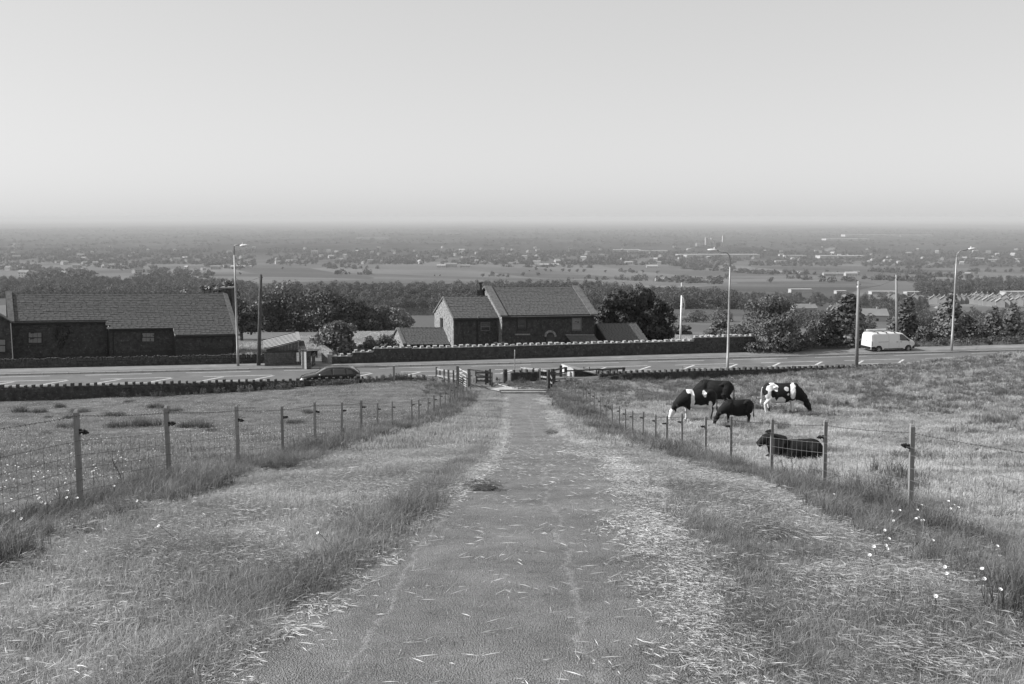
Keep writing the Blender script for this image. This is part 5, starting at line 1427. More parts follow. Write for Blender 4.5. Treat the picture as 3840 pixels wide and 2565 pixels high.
# ------------------------------------------------------------------ vehicles
def vehicle(spec):
    """lofts a shell from spec: stations (x, ztop), half width, tumblehome, wheels -> functions and body mesh"""
    zt = lambda x: float(np.interp(x, spec['tx'], spec['tz']))
    hw = lambda x: float(np.interp(x, spec['wx'], spec['ww']))
    wr = spec['wr']
    def zb(x):
        z = spec['zb']
        for xw in spec['wheels']:
            d = abs(x - xw)
            if d < wr + .06: z = max(z, wr + math.sqrt(max(0, (wr + .06) ** 2 - d * d)))
        return z
    belt = spec['belt']; tum = spec['tum']; rr = spec['rr']
    def side_y(x, z):
        w = hw(x); top = zt(x)
        y = w
        if z < .55: y -= (.55 - z) ** 2 * .35
        if z > belt: y -= (z - belt) * tum
        c = top - z
        if c < rr: y -= (rr - max(c, 0)) ** 2 / rr * .9
        return max(y, .02)
    return zt, hw, zb, side_y
def shell(spec, nm, m, root, xr=None):
    zt, hw, zb, sy = vehicle(spec)
    L = spec['L']; xs = sorted(set([round(x, 3) for x in np.arange(0, L + .001, .05)] + list(spec['tx'])))
    n = 14; V = []; Fc = []
    for x in xs:
        top = zt(x); bot = min(zb(x), top - .12); rowp = []
        for j in range(n + 1):
            t = j / n; z = bot + (top - bot) * (1 - (1 - t) ** 1.7); rowp.append((x, -sy(x, z), z))
        V += rowp + [(x, -y * 1.0, z) for (xx, y, z) in rowp[::-1]]
    m2 = 2 * (n + 1)
    for i in range(len(xs) - 1):
        for j in range(m2): a, b = i * m2 + j, i * m2 + (j + 1) % m2; Fc.append((a, b, b + m2, a + m2))
    Fc.append(tuple(range(m2 - 1, -1, -1))); Fc.append(tuple(range((len(xs) - 1) * m2, len(xs) * m2)))
    mb = MB(); mb.add(V, Fc); o = mb.build(nm, m, root, world=False, smooth=True)
    ws = o.modifiers.new('edges', 'EDGE_SPLIT'); ws.split_angle = RAD(38)
    return zt, hw, zb, sy
def side_panel(root, nm, m, poly, sy, side, off=.006, nx=14, nz_=8):
    """a thin panel that follows the body side inside an (x, z) outline"""
    xs = [p[0] for p in poly]; x0, x1 = min(xs), max(xs); V = []; Fc = []
    def span(x):
        zz = []
        for i in range(len(poly)):
            (xa, za), (xb, zb_) = poly[i], poly[(i + 1) % len(poly)]
            if (xa - x) * (xb - x) <= 0 and xa != xb: zz.append(za + (zb_ - za) * (x - xa) / (xb - xa))
        return min(zz), max(zz)
    for i in range(nx + 1):
        x = x0 + (x1 - x0) * (.002 + .996 * i / nx); a, b = span(x)
        for j in range(nz_ + 1):
            z = a + (b - a) * j / nz_; V.append((x, side * (sy(x, z) + off), z))
    for i in range(nx):
        for j in range(nz_): a = i * (nz_ + 1) + j; Fc.append((a, a + 1, a + nz_ + 2, a + nz_ + 1)[::side])
    o = MB().add(V, Fc).build(nm, m, root, world=False, smooth=True)
    so = o.modifiers.new('s', 'SOLIDIFY'); so.thickness = .006; so.offset = 0; return o
def top_panel(root, nm, m, x0, x1, w0, w1, zt, off=.008, sp=.9, nx=8):
    V = []; Fc = []
    for i in range(nx + 1):
        x = x0 + (x1 - x0) * i / nx; w = w0 + (w1 - w0) * i / nx; sl = .0
        for j in range(7): V.append((x, w * (j / 3 - 1), zt(x) + off - .03 * abs(j / 3 - 1) ** 3))
    for i in range(nx):
        for j in range(6): a = i * 7 + j; Fc.append((a, a + 7, a + 8, a + 1))
    return MB().add(V, Fc).build(nm, m, root, world=False, smooth=True)
def wheels(root, spec, y, spokes=7):
    r = spec['wr']
    for xw in spec['wheels']:
        for sd in (-1, 1):
            w = MB(); w.tube([(xw, sd * (y - .2), r), (xw, sd * (y - .02), r), (xw, sd * y, r)], [r, r, r * .93], 24)
            t = w.build('wheel', M['tyre'], root, world=False, smooth=True)
            rm_ = MB(); rm_.tube([(xw, sd * (y - .01), r), (xw, sd * (y + .006), r)], [r * .6, r * .6], 20); rm_.build('rim_disc', M['tyre'], t, world=False)
            sp_ = MB()
            for i in range(spokes):
                a = i * 2 * math.pi / spokes; sp_.bar((xw + .04 * math.cos(a), sd * (y + .012), r + .04 * math.sin(a)), (xw + r * .6 * math.cos(a), sd * (y + .012), r + r * .6 * math.sin(a)), .045, .045, up=Vector((0, 1, 0)))
            sp_.tube([(xw, sd * y, r), (xw, sd * (y + .03), r)], .05, 10); sp_.build('rim', M['rim'], t, world=False)
# --- white van
vb = dict(L=4.96, tx=[0, .04, .12, .3, 2.6, 3.3, 3.5, 4.18, 4.6, 4.84, 4.93, 4.96], tz=[1.0, 1.78, 1.9, 1.935, 1.94, 1.9, 1.85, 1.3, 1.14, .98, .8, .62],
          wx=[0, .06, .3, 4.2, 4.7, 4.96], ww=[.86, .92, .96, .96, .88, .66], zb=.3, belt=1.02, tum=.16, rr=.14, wheels=[.82, 4.06], wr=.335)
# the van stands near the far kerb, nose to the right
vw = atZ(3285, 1322, ROADZ); dirv = math.atan(.166 + .00044 * 35) + RAD(2)
van = thing('van', 'white panel van with roof rack driving right along the road', 'van', (0, 0, 0))
zt, hw, zb, sy = shell(vb, 'body', M['paint_white'], van)
side_panel(van, 'side_window', M['glass'], [(3.1, 1.2), (3.1, 1.78), (3.35, 1.78), (3.62, 1.62), (4.12, 1.22), (4.0, 1.16), (3.3, 1.16)], sy, -1)
side_panel(van, 'side_window', M['glass'], [(3.1, 1.2), (3.1, 1.78), (3.35, 1.78), (3.62, 1.62), (4.12, 1.22), (4.0, 1.16), (3.3, 1.16)], sy, 1)
top_panel(van, 'windscreen', M['glass'], 3.5, 4.16, .66, .78, zt)
for sd in (-1, 1):
    side_panel(van, 'sill_trim', M['plastic_black'], [(1.3, .33), (1.38, .42), (3.5, .42), (3.6, .33)], sy, sd, .012)
    side_panel(van, 'rear_bumper', M['plastic_black'], [(.02, .32), (.02, .62), (.42, .62), (.48, .5), (.48, .32)], sy, sd, .02)
    side_panel(van, 'front_bumper', M['plastic_black'], [(4.5, .34), (4.5, .5), (4.72, .68), (4.9, .7), (4.93, .36)], sy, sd, .015)
    side_panel(van, 'slide_rail', M['frame_dark'], [(.75, 1.06), (.75, 1.085), (1.9, 1.085), (1.9, 1.06)], sy, sd, .006)
    for x0_, x1_ in ((1.9, 1.912), (3.0, 3.012), (4.14, 4.15)): side_panel(van, 'door_seam', M['lens_dark'], [(x0_, .45), (x0_, 1.8 if x0_ < 4 else 1.15), (x1_, 1.8 if x0_ < 4 else 1.15), (x1_, .45)], sy, sd, .003, nx=1)
    for x0_ in (2.7, 3.12): side_panel(van, 'door_handle', M['frame_dark'], [(x0_, 1.02), (x0_, 1.06), (x0_ + .2, 1.06), (x0_ + .2, 1.02)], sy, sd, .02, nx=3)
    side_panel(van, 'tail_lamp', M['lens_dark'], [(.03, .72), (.03, 1.16), (.12, 1.16), (.14, .72)], sy, sd, .012, nx=4)
    side_panel(van, 'headlight', M['lens'], [(4.62, .98), (4.66, 1.06), (4.9, .92), (4.9, .84)], sy, sd, .01, nx=5)
    MB().ell((4.0, sd * 1.06, 1.2), (.06, .1, .13), 10).build('mirror', M['plastic_black'], van, world=False, smooth=True)
MB().box((-.02, -.84, .32), (.03, .84, .6)).build('bumper', M['plastic_black'], van, world=False)
MB().box((-.012, -.26, .86), (.02, .1, .98)).build('number_plate', M['lens'], van, world=False)
MB().box((-.006, -.005, .62), (.015, .005, 1.8)).build('rear_door_seam', M['lens_dark'], van, world=False)
MB().box((-.02, -.12, 1.1), (.01, .02, 1.14)).build('rear_handle', M['frame_dark'], van, world=False)
for x in (.75, 1.7, 2.6):
    MB().box((x - .03, -.76, 1.98), (x + .03, .76, 2.02)).build('roof_bar', M['plastic_black'], van, world=False)
    for sd in (-1, 1): MB().box((x - .04, sd * .76 - .03, 1.86), (x + .04, sd * .76 + .03, 2.02)).build('bar_foot', M['plastic_black'], van, world=False)
MB().tube([(.35, .55, 2.12), (2.45, .55, 2.12)], .07, 10).build('pipe_carrier', M['steel_pale'], van, world=False)
MB().box((.4, -.2, 2.03), (2.9, -.12, 2.08)).box((.4, .2, 2.03), (2.9, .28, 2.08)).build('ladder', M['steel'], van, world=False)
wheels(van, vb, .955)
van.rotation_euler = (0, 0, dirv); van.scale = (.94, .94, .94); van.location = vw + Vector((0.0, .6, 0.0)) - Vector((math.cos(dirv), math.sin(dirv), 0)) * .82 + Vector((-math.sin(dirv) * 0, 0, 0))
# --- dark car, nose to the left
cb = dict(L=4.28, tx=[0, .03, .1, .42, .75, 1.3, 1.9, 2.35, 3.12, 3.25, 3.9, 4.12, 4.24, 4.28], tz=[.6, .92, 1.02, 1.28, 1.41, 1.465, 1.46, 1.4, .99, .95, .83, .74, .6, .45],
          wx=[0, .08, .5, 3.6, 4.05, 4.28], ww=[.7, .8, .88, .89, .8, .55], zb=.22, belt=.9, tum=.34, rr=.12, wheels=[.8, 3.42], wr=.315)
car = thing('car', 'dark hatchback car driving left, half hidden behind the near wall', 'car', (0, 0, 0))
zt, hw, zb, sy = shell(cb, 'body', M['paint_car'], car)
for sd in (-1, 1):
    side_panel(car, 'front_window', M['glass'], [(1.98, .93), (2.0, 1.36), (2.28, 1.34), (2.95, .98), (2.9, .92)], sy, sd)
    side_panel(car, 'rear_window', M['glass'], [(1.02, .93), (1.05, 1.36), (1.9, 1.38), (1.9, .93)], sy, sd)
    side_panel(car, 'quarter_window', M['glass'], [(.48, 1.0), (.6, 1.22), (.95, 1.33), (.95, .96)], sy, sd)
    for x0_ in (.98, 1.94, 2.98): side_panel(car, 'door_seam', M['frame_dark'], [(x0_, .35), (x0_, .88), (x0_ + .012, .88), (x0_ + .012, .35)], sy, sd, .003, nx=1)
    for x0_ in (1.1, 2.1): side_panel(car, 'door_handle', M['paint_car'], [(x0_, .78), (x0_, .815), (x0_ + .18, .815), (x0_ + .18, .78)], sy, sd, .02, nx=3)
    side_panel(car, 'headlight', M['lens'], [(3.82, .62), (3.84, .75), (4.15, .69), (4.18, .58)], sy, sd, .008, nx=6)
    side_panel(car, 'tail_lamp', M['lens_dark'], [(.03, .78), (.04, .93), (.3, .96), (.32, .82)], sy, sd, .008, nx=5)
    MB().ell((2.78, sd * .98, .98), (.07, .11, .075), 10).build('mirror', M['rim'], car, world=False, smooth=True)
top_panel(car, 'windscreen', M['glass'], 2.42, 3.08, .52, .64, zt)
top_panel(car, 'rear_windscreen', M['glass'], .14, .66, .56, .52, zt)
wheels(car, cb, .885, 5)
cc = atZ(1352, 1441, ROADZ)      # rear end
dc = math.pi + math.atan(.166 - .006) 
cpos = atY(1352, 1425, 73.2); car.location = (cpos.x, cpos.y, ROADZ); car.rotation_euler = (0, 0, dc); car.scale = (1.05, 1.02, 1.0)

# ------------------------------------------------------------------ cattle
def cow_mesh(kind, patches, h=1.0, seedn=0, pose='graze'):
    """one continuous body: overlapping volumes are fused with a voxel remesh, then painted per vertex"""
    mb = MB()
    if pose == 'graze':
        mb.ell((-.02, 0, .93), (.68, .36, .42), 20); mb.ell((.42, 0, .95), (.38, .3, .42), 18); mb.ell((-.6, 0, 1.04), (.34, .3, .33), 18)
        mb.ell((.42, 0, 1.26), (.3, .11, .13), 14); mb.ell((-.55, .16, 1.25), (.18, .1, .09), 12); mb.ell((-.55, -.16, 1.25), (.18, .1, .09), 12)
        mb.ell((-.1, 0, .72), (.52, .3, .25), 16); mb.tube([(-.72, 0, 1.29), (0, 0, 1.26), (.55, 0, 1.29)], [.09, .1, .1], 8)
        mb.tube([(.45, 0, 1.02), (.72, 0, .9), (.92, 0, .76), (1.06, 0, .66)], [.36, .28, .2, .155], 14)
        mb.tube([(1.0, 0, .7), (1.08, 0, .6), (1.17, 0, .42), (1.235, 0, .25), (1.27, 0, .13), (1.28, 0, .05)], [.1, .135, .14, .1, .09, .075], 14)
        mb.ell((1.08, 0, .47), (.12, .1, .16), 12)
        for sd in (-1, 1):
            mb.ell((.45, sd * .24, .98), (.17, .1, .3), 12); mb.ell((-.64, sd * .2, .92), (.22, .14, .3), 12); mb.ell((-.38, sd * .26, 1.2), (.1, .07, .06), 8)
        for sd in (-1, 1):
            mb.tube([(1.03, sd * .1, .68), (.99, sd * .2, .7), (.95, sd * .3, .64)], [.04, .06, .02], 8)
            mb.tube([(.45, sd * .17, .95), (.43, sd * .19, .68), (.45, sd * .18, .4), (.44, sd * .18, .12), (.48, sd * .18, .0)], [.15, .105, .06, .045, .06], 10)
            q = .1 * sd
            mb.tube([(-.62, sd * .15, 1.02), (-.5 + q * .2, sd * .2, .74), (-.72 + q, sd * .18, .45), (-.66 + q, sd * .18, .12), (-.61 + q, sd * .18, .0)], [.2, .145, .065, .047, .062], 10)
        if kind == 'cow': mb.ell((-.42, 0, .6), (.17, .13, .13), 12)
    else:   # lying, head to +x
        mb.ell((0, 0, .36), (.72, .38, .36), 20); mb.ell((.5, 0, .42), (.34, .3, .34), 16); mb.ell((-.58, 0, .38), (.32, .36, .34), 16)
        mb.ell((-.25, 0, .6), (.4, .2, .14), 14); mb.ell((.2, 0, .22), (.5, .42, .2), 14)
        mb.tube([(.42, 0, .5), (.62, .0, .62), (.82, .02, .74)], [.36, .3, .2], 12)
        mb.tube([(.8, .02, .78), (.92, .03, .74), (1.06, .04, .62), (1.16, .05, .54)], [.16, .155, .12, .095], 12); mb.ell((-.5, 0, .56), (.32, .22, .2), 14); mb.ell((.3, 0, .6), (.25, .14, .12), 12)
        for sd in (-1, 1):
            mb.tube([(.8, sd * .1, .88), (.75, sd * .2, .94), (.72, sd * .28, .95)], [.04, .06, .02], 8)
            mb.tube([(.5, sd * .25, .25), (.8, sd * .28, .1), (.55, sd * .3, .06)], [.12, .075, .05], 8)
        mb.tube([(-.5, -.3, .28), (-.2, -.45, .12), (-.45, -.5, .07)], [.2, .1, .05], 8)
    me = mb.mesh('cow_raw', M['white']); o = bpy.data.objects.new('cow_raw', me); COL.objects.link(o)
    rmd = o.modifiers.new('r', 'REMESH'); rmd.mode = 'VOXEL'; rmd.voxel_size = .024
    smm = o.modifiers.new('s', 'SMOOTH'); smm.factor = .6; smm.iterations = 6
    dg = bpy.context.evaluated_depsgraph_get(); dg.update()
    me2 = bpy.data.meshes.new_from_object(o.evaluated_get(dg)); bpy.data.objects.remove(o); bpy.data.meshes.remove(me)
    me2.name = 'body'; me2.polygons.foreach_set('use_smooth', [True] * len(me2.polygons))
    co = np.empty(len(me2.vertices) * 3, np.float32); me2.vertices.foreach_get('co', co); co = co.reshape(-1, 3)
    tone = np.zeros(len(co), np.float32)
    wob = .03 * np.sin(co[:, 0] * 17 + seedn) * np.sin(co[:, 2] * 21 + seedn * 2) + .02 * np.sin(co[:, 1] * 30 + co[:, 0] * 9)
    for (c, r, v) in patches:
        d = np.sqrt((((co - np.array(c)) / np.array(r)) ** 2).sum(1)) + wob * 2.2
        tone = np.where(d < 1, v, tone)
    a = me2.attributes.new('tone', 'FLOAT', 'POINT'); a.data.foreach_set('value', tone.astype(np.float32))
    me2.materials.clear(); me2.materials.append(M['hide'])
    return me2
def hide_mat():
    m = bpy.data.materials.new('cow_hide'); m.use_nodes = True; nt = m.node_tree; b = nt.nodes['Principled BSDF']
    at = nd(nt, 'ShaderNodeAttribute'); at.attribute_name = 'tone'
    mr = nd(nt, 'ShaderNodeMapRange'); mr.inputs[1].default_value = .4; mr.inputs[2].default_value = .6; mr.inputs[3].default_value = .012; mr.inputs[4].default_value = .72
    nt.links.new(at.outputs['Fac'], mr.inputs[0]); tc = nd(nt, 'ShaderNodeTexCoord'); ns = nd(nt, 'ShaderNodeTexNoise'); ns.inputs['Scale'].default_value = 9; ns.inputs['Detail'].default_value = 6
    nt.links.new(tc.outputs['Object'], ns.inputs[0]); mu = nd(nt, 'ShaderNodeMath', operation='MULTIPLY'); m2 = nd(nt, 'ShaderNodeMapRange'); m2.inputs[3].default_value = .6; m2.inputs[4].default_value = 1.3
    nt.links.new(ns.outputs[0], m2.inputs[0]); nt.links.new(mr.outputs[0], mu.inputs[0]); nt.links.new(m2.outputs[0], mu.inputs[1]); nt.links.new(mu.outputs[0], b.inputs['Base Color'])
    b.inputs['Roughness'].default_value = .8; b.inputs['Specular IOR Level'].default_value = .18
    bp = nd(nt, 'ShaderNodeBump'); bp.inputs['Strength'].default_value = .25; bp.inputs['Distance'].default_value = .02; nt.links.new(ns.outputs[0], bp.inputs['Height']); nt.links.new(bp.outputs[0], b.inputs['Normal'])
    return m
M['hide'] = hide_mat()
def cow(label, px, py, yaw, scale, patches, seedn=0, pose='graze', tail_white=False, flip=False, cat='cow'):
    p = PG(px, py, 15, 70); r = thing('cow', label, cat, p, yaw)
    r.scale = (scale, scale, scale * (1.06 if pose == 'graze' else 1))
    obj('body', cow_mesh('cow', patches, 1, seedn, pose), r, world=False)
    if pose == 'graze':
        MB().tube([(-.84, 0, 1.2), (-.93, 0, 1.12), (-.96, 0, .9), (-.96, 0, .62)], [.035, .03, .022, .02], 8).build('tail', M['hide_white' if tail_white else 'hide_black'], r, world=False, smooth=True)
        MB().tube([(-.96, 0, .64), (-.97, 0, .5), (-.97, 0, .38)], [.022, .045, .01], 8).build('tail_tuft', M['hide_white' if tail_white else 'hide_black'], r, world=False, smooth=True)
    hx = 1.1 if pose == 'graze' else .9; hz_ = .5 if pose == 'graze' else .83
    for sd in (-1, 1): MB().ell((hx + (.06 if pose == 'graze' else .04), sd * (.15 if pose == 'graze' else .13), hz_ - .02), (.018, .012, .018), 8).build('eye', M['glass'], r, world=False)
    return r
M['hide_white'] = mat('white_hair', .6, .75, 20); M['hide_black'] = mat('black_hair', .012, .03, 20)
PW = 1.0
# side -y faces the camera for cows looking right (yaw 0); cows looking left are turned by pi, so their +y side faces it
cow('black and white cow grazing with a white face and a white band behind the shoulder', 2612, 1575, math.pi + .12, 1.13,
    [((.3, 0, .95), (.115, .5, .5), 1), ((.4, 0, 1.28), (.2, .3, .14), 1), ((.5, 0, .2), (.2, .5, .36), 1), ((-.28, .2, 1.2), (.1, .2, .17), 1), ((-.2, .1, .6), (.42, .5, .13), 1),
     ((.1, .1, .66), (.2, .5, .08), 1), ((-.5, .2, .3), (.32, .4, .4), 1), ((-.55, .2, .68), (.1, .4, .2), 1), ((1.2, 0, .2), (.2, .3, .34), 1), ((1.0, 0, .62), (.2, .4, .16), 0)], 1)
cow('all black cow standing behind the white-faced cow, its rear towards the right', 2676, 1535, math.pi - .35, 1.17, [], 2)
cow('small all black calf grazing in front of the other cows', 2762, 1594, math.pi + .1, .90, [], 3, cat='calf')
cow('black and white cow grazing with its head down to the right and a white rump', 2932, 1552, -.08, 1.2,
    [((-.5, 0, 1.05), (.32, .5, .34), 1), ((-.62, -.2, .5), (.3, .4, .48), 1), ((-.1, -.2, .62), (.2, .4, .2), 1), ((.12, -.2, 1.14), (.12, .2, .1), 1), ((.42, 0, 1.0), (.16, .5, .42), 1), ((.5, 0, .4), (.3, .4, .35), 1),
     ((.2, -.3, .92), (.05, .2, .05), 1), ((-.45, -.3, .93), (.14, .2, .16), 0), ((-.3, -.3, .95), (.16, .2, .1), 0), ((.78, 0, .85), (.24, .6, .45), 0), ((-.95, 0, 1.1), (.12, .3, .3), 0), ((.0, 0, .35), (.9, .0, .0), 0)], 4, tail_white=True)
cow('black cow lying in the grass behind the wire fence, head raised', 2978, 1732, math.pi - .06, 1.03, [], 5, pose='lie')
# small dark bird on the right
bd = thing('bird', 'small dark bird standing in the pale grass at the right of the photo', 'bird', PG(3665, 1696, 12, 60))
MB().ell((0, 0, .1), (.09, .045, .05), 10).ell((.07, 0, .16), (.032, .03, .032), 8).tube([(.1, 0, .16), (.14, 0, .155)], [.012, .002], 6).tube([(-.07, 0, .09), (-.2, 0, .04)], [.03, .012], 6).tube([(0, .015, .07), (0, .015, -.01)], .005, 4).tube([(.01, -.015, .07), (.01, -.015, -.01)], .005, 4).build('body', M['plastic_black'], bd, world=False, smooth=True)
#PART5
# ------------------------------------------------------------------ trees and shrubs
def leaf_cloud(n, blobs, size, flat=.5, inner=.25, droop=0, aspect=1.0):
    """n small leaf faces on and just inside the skins of the blobs"""
    B = np.array(blobs, float); area = (B[:, 3] * B[:, 5]); pr = area / area.sum()
    k = rng.choice(len(B), n, p=pr)
    d = rng.normal(0, 1, (n, 3)); d /= np.linalg.norm(d, axis=1)[:, None]
    d[:, 2] = np.where((d[:, 2] < -.45) & (rng.uniform(0, 1, n) < .6), -d[:, 2], d[:, 2])
    r = np.where(rng.uniform(0, 1, n) < inner, rng.uniform(.45, .9, n), 1 + rng.normal(0, .07, n))
    P = B[k, :3] + d * r[:, None] * B[k, 3:6]
    N = d + rng.normal(0, flat, (n, 3)); N /= np.linalg.norm(N, axis=1)[:, None]
    t = np.cross(N, rng.normal(0, 1, (n, 3))); t /= np.linalg.norm(t, axis=1)[:, None]; b = np.cross(N, t)
    s = size * rng.uniform(.6, 1.35, n)[:, None] / 2
    t *= s; b *= s * aspect
    V = np.stack([P - t - b * .6, P + t - b * .3, P + t * .4 + b, P - t * .7 + b * .8], 1)
    T = np.array([[0, 1, 2], [0, 2, 3]]); T = (np.arange(n)[:, None, None] * 4 + T[None]).reshape(-1, 3)
    clump = .5 + .5 * np.sin(P[:, 0] * 2.1 / max(B[:, 3].mean(), .3) + k) * np.sin(P[:, 2] * 2.3 / max(B[:, 3].mean(), .3) + k * 1.7)
    tn = np.clip(.55 * rng.uniform(0, 1, n) + .45 * clump, 0, 1)
    return V.reshape(-1, 3), T, np.repeat(tn, 4)
def blobs_for(w, h, d, n, z0=.0, sub=.38, shape='round', seed=0):
    q = random.Random(seed); out = []
    for i in range(n):
        a = q.uniform(0, 2 * math.pi); e = q.uniform(-.5, 1) if i % 4 else q.uniform(-.5, 0)
        c = math.sqrt(max(0, 1 - e * e))
        zf = (e + .5) / 1.5
        if shape == 'cone': c = (1 - zf) * .9 + .12
        if shape == 'spire': c = (.75 - .6 * zf)
        rr = q.uniform(.35, .72)
        s = sub * q.uniform(.7, 1.25)
        if shape in ('cone', 'spire'): s *= (1.1 - .55 * zf)
        out.append((w / 2 * c * rr * math.cos(a) * 1.1, d / 2 * c * rr * math.sin(a) * 1.1, z0 + (h - z0) * (.1 + .74 * zf), w / 2 * s, d / 2 * s, (h - z0) / 2 * s * .85))
    out.append((0, 0, z0 + (h - z0) * .45, w * .27, d * .27, (h - z0) * .3))
    return out
def shade_tree(label, px, py, Yy, wpx, hpx, m, n, leaf, shape='round', cat='tree', nb=22, trunk=.1, seed=1, group=None, z0=.12, sub=.38, name='tree', sink=.3, aspect=1.0):
    b = atY(px, py, Yy); b.z = min(b.z, b.z); k = scl(b); w, h = wpx / k, hpx / k
    r = thing(name, label, cat, (b.x, b.y, b.z), group=group)
    bl = blobs_for(w, h, w * .85, nb, h * z0, sub, shape, seed)
    v, t, tn = leaf_cloud(n, bl, leaf, aspect=aspect)
    lo, hi = np.percentile(v, 1.5, axis=0), np.percentile(v, 98.5, axis=0)      # the crown fills its measured width and height
    v[:, 0] = (v[:, 0] - (lo[0] + hi[0]) / 2) * w / (hi[0] - lo[0]); v[:, 1] = (v[:, 1] - (lo[1] + hi[1]) / 2) * w * .9 / (hi[1] - lo[1]); v[:, 2] = h * max(z0, 0) + (v[:, 2] - lo[2]) * h * (1 - max(z0, 0)) / (hi[2] - lo[2])
    obj('crown', mesh_np('crown', v, t, [M[m]], tone=tn), r, world=False)
    tk = MB(); q = random.Random(seed); top = h * .7
    tk.tube([(0, 0, -1.5), (0, 0, 0), (q.uniform(-.1, .1), 0, h * .3), (q.uniform(-.2, .2), 0, top)], [w * trunk * .6, w * trunk * .5, w * trunk * .35, w * trunk * .1], 8)
    for i in range(7):
        c = bl[i % len(bl)]; tk.tube([(0, 0, h * q.uniform(.1, .35)), (c[0] * .5, c[1] * .5, c[2] * .8), (c[0], c[1], c[2])], [w * trunk * .22, w * trunk * .14, w * trunk * .05], 5)
    tk.build('trunk', M['bark'], r, world=False)
    return r
# dark trees across the field behind the road (about 200 m away)
for i, (px, py, Yy, w, h, m, lab, sh_) in enumerate((
    (905, 1246, 203, 150, 120, 'leaf_dark', 'dark broad tree just right of the left street lamp across the field', 'round'),
    (1010, 1246, 202, 150, 135, 'leaf_dark', 'dark rounded tree right of the dark telegraph pole across the field', 'round'),
    (1120, 1247, 206, 235, 178, 'leaf_mid', 'tallest broad tree of the dark clump across the field', 'round'),
    (1235, 1247, 203, 190, 150, 'leaf_dark', 'black shadowed tree in the middle of the clump above the pale bush', 'round'),
    (1330, 1248, 204, 150, 115, 'leaf_dark', 'lower dark tree at the right slope of the clump', 'round'),
    (1405, 1246, 206, 110, 95, 'leaf_mid', 'small dark tree at the right foot of the clump', 'round'),
    (1470, 1240, 215, 140, 80, 'leaf_pale', 'thin pale tree in front of the reservoir', 'round'))):
    shade_tree(lab, px, py, Yy, w, h, m, 9500 if w > 140 else 6500, .31, sh_, seed=20 + i, nb=26, z0=.02)
for i, (px, w, h) in enumerate(((690, 120, 130), (780, 120, 150), (840, 110, 160))):
    shade_tree(['leafy tree top behind the middle of the cottage roof', 'leafy tree top behind the cottage roof left of the chimney', 'dark leafy tree top right behind the cottage chimney'][i], px, 1225, 135, w, h, 'leaf_mid', 3600, .3, seed=31 + i, z0=.05)
shade_tree('dark hedge-like bush right of the cottage end under the chimney', 905, 1240, 130, 110, 90, 'leaf_dark', 3000, .25, cat='bush', seed=35, z0=0, name='bush')
# pale rhododendron and garden shrubs
shade_tree('large pale leafy bush behind the stepped garden walls', 1262, 1335, 88.5, 135, 122, 'leaf_pale', 5600, .17, cat='bush', seed=41, nb=30, z0=0, name='bush', sub=.3)
shade_tree('loose pale shrub behind the garden wall between the bush and the annex', 1385, 1322, 89.5, 80, 55, 'leaf_pale', 1700, .15, cat='bush', seed=42, z0=0, name='bush')
shade_tree('thin twiggy shrub beside the lit gable of the low annex', 1455, 1322, 90.2, 80, 65, 'leaf_mid', 1400, .13, cat='bush', seed=43, z0=0, name='bush')
# conifers right of the house
for i, (px, w, h, Yy) in enumerate(((2300, 130, 175, 112), (2350, 160, 190, 114), (2405, 165, 188, 115), (2452, 130, 150, 113))):
    shade_tree(['black conifer nearest the house gable', 'tall black conifer second from the house', 'tall black conifer third from the house with bare lower trunk', 'black conifer on the outer right side of the group'][i],
               px, 1285, Yy, w, h, 'needle', 7500, .23, seed=50 + i, nb=36, z0=.0, sub=.3, name='conifer', trunk=.12)
# bushes in the field beyond the flagpole
for i, (px, py, Yy, w, h, m) in enumerate(((2500, 1208, 385, 85, 32, 'leaf_mid'), (2610, 1208, 385, 95, 42, 'leaf_mid'), (2700, 1206, 385, 95, 52, 'leaf_mid'), (2545, 1254, 265, 80, 36, 'leaf_mid'), (2690, 1262, 262, 85, 58, 'leaf_mid'), (2740, 1266, 255, 60, 26, 'leaf_mid'))):
    p = PG(px, py, 110, 900); shade_tree(['low hedge bush left of the white flag', 'round hedge bush right of the white flag', 'peaked hedge bush left of the middle street lamp', 'round bush at the foot of the flagpole', 'large round bush above the garden shed roof', 'low bush beside the middle street lamp'][i],
               px, py, p.y, w, h, m, 1600, .45, cat='bush', seed=60 + i, z0=-.1, nb=14, name='bush')
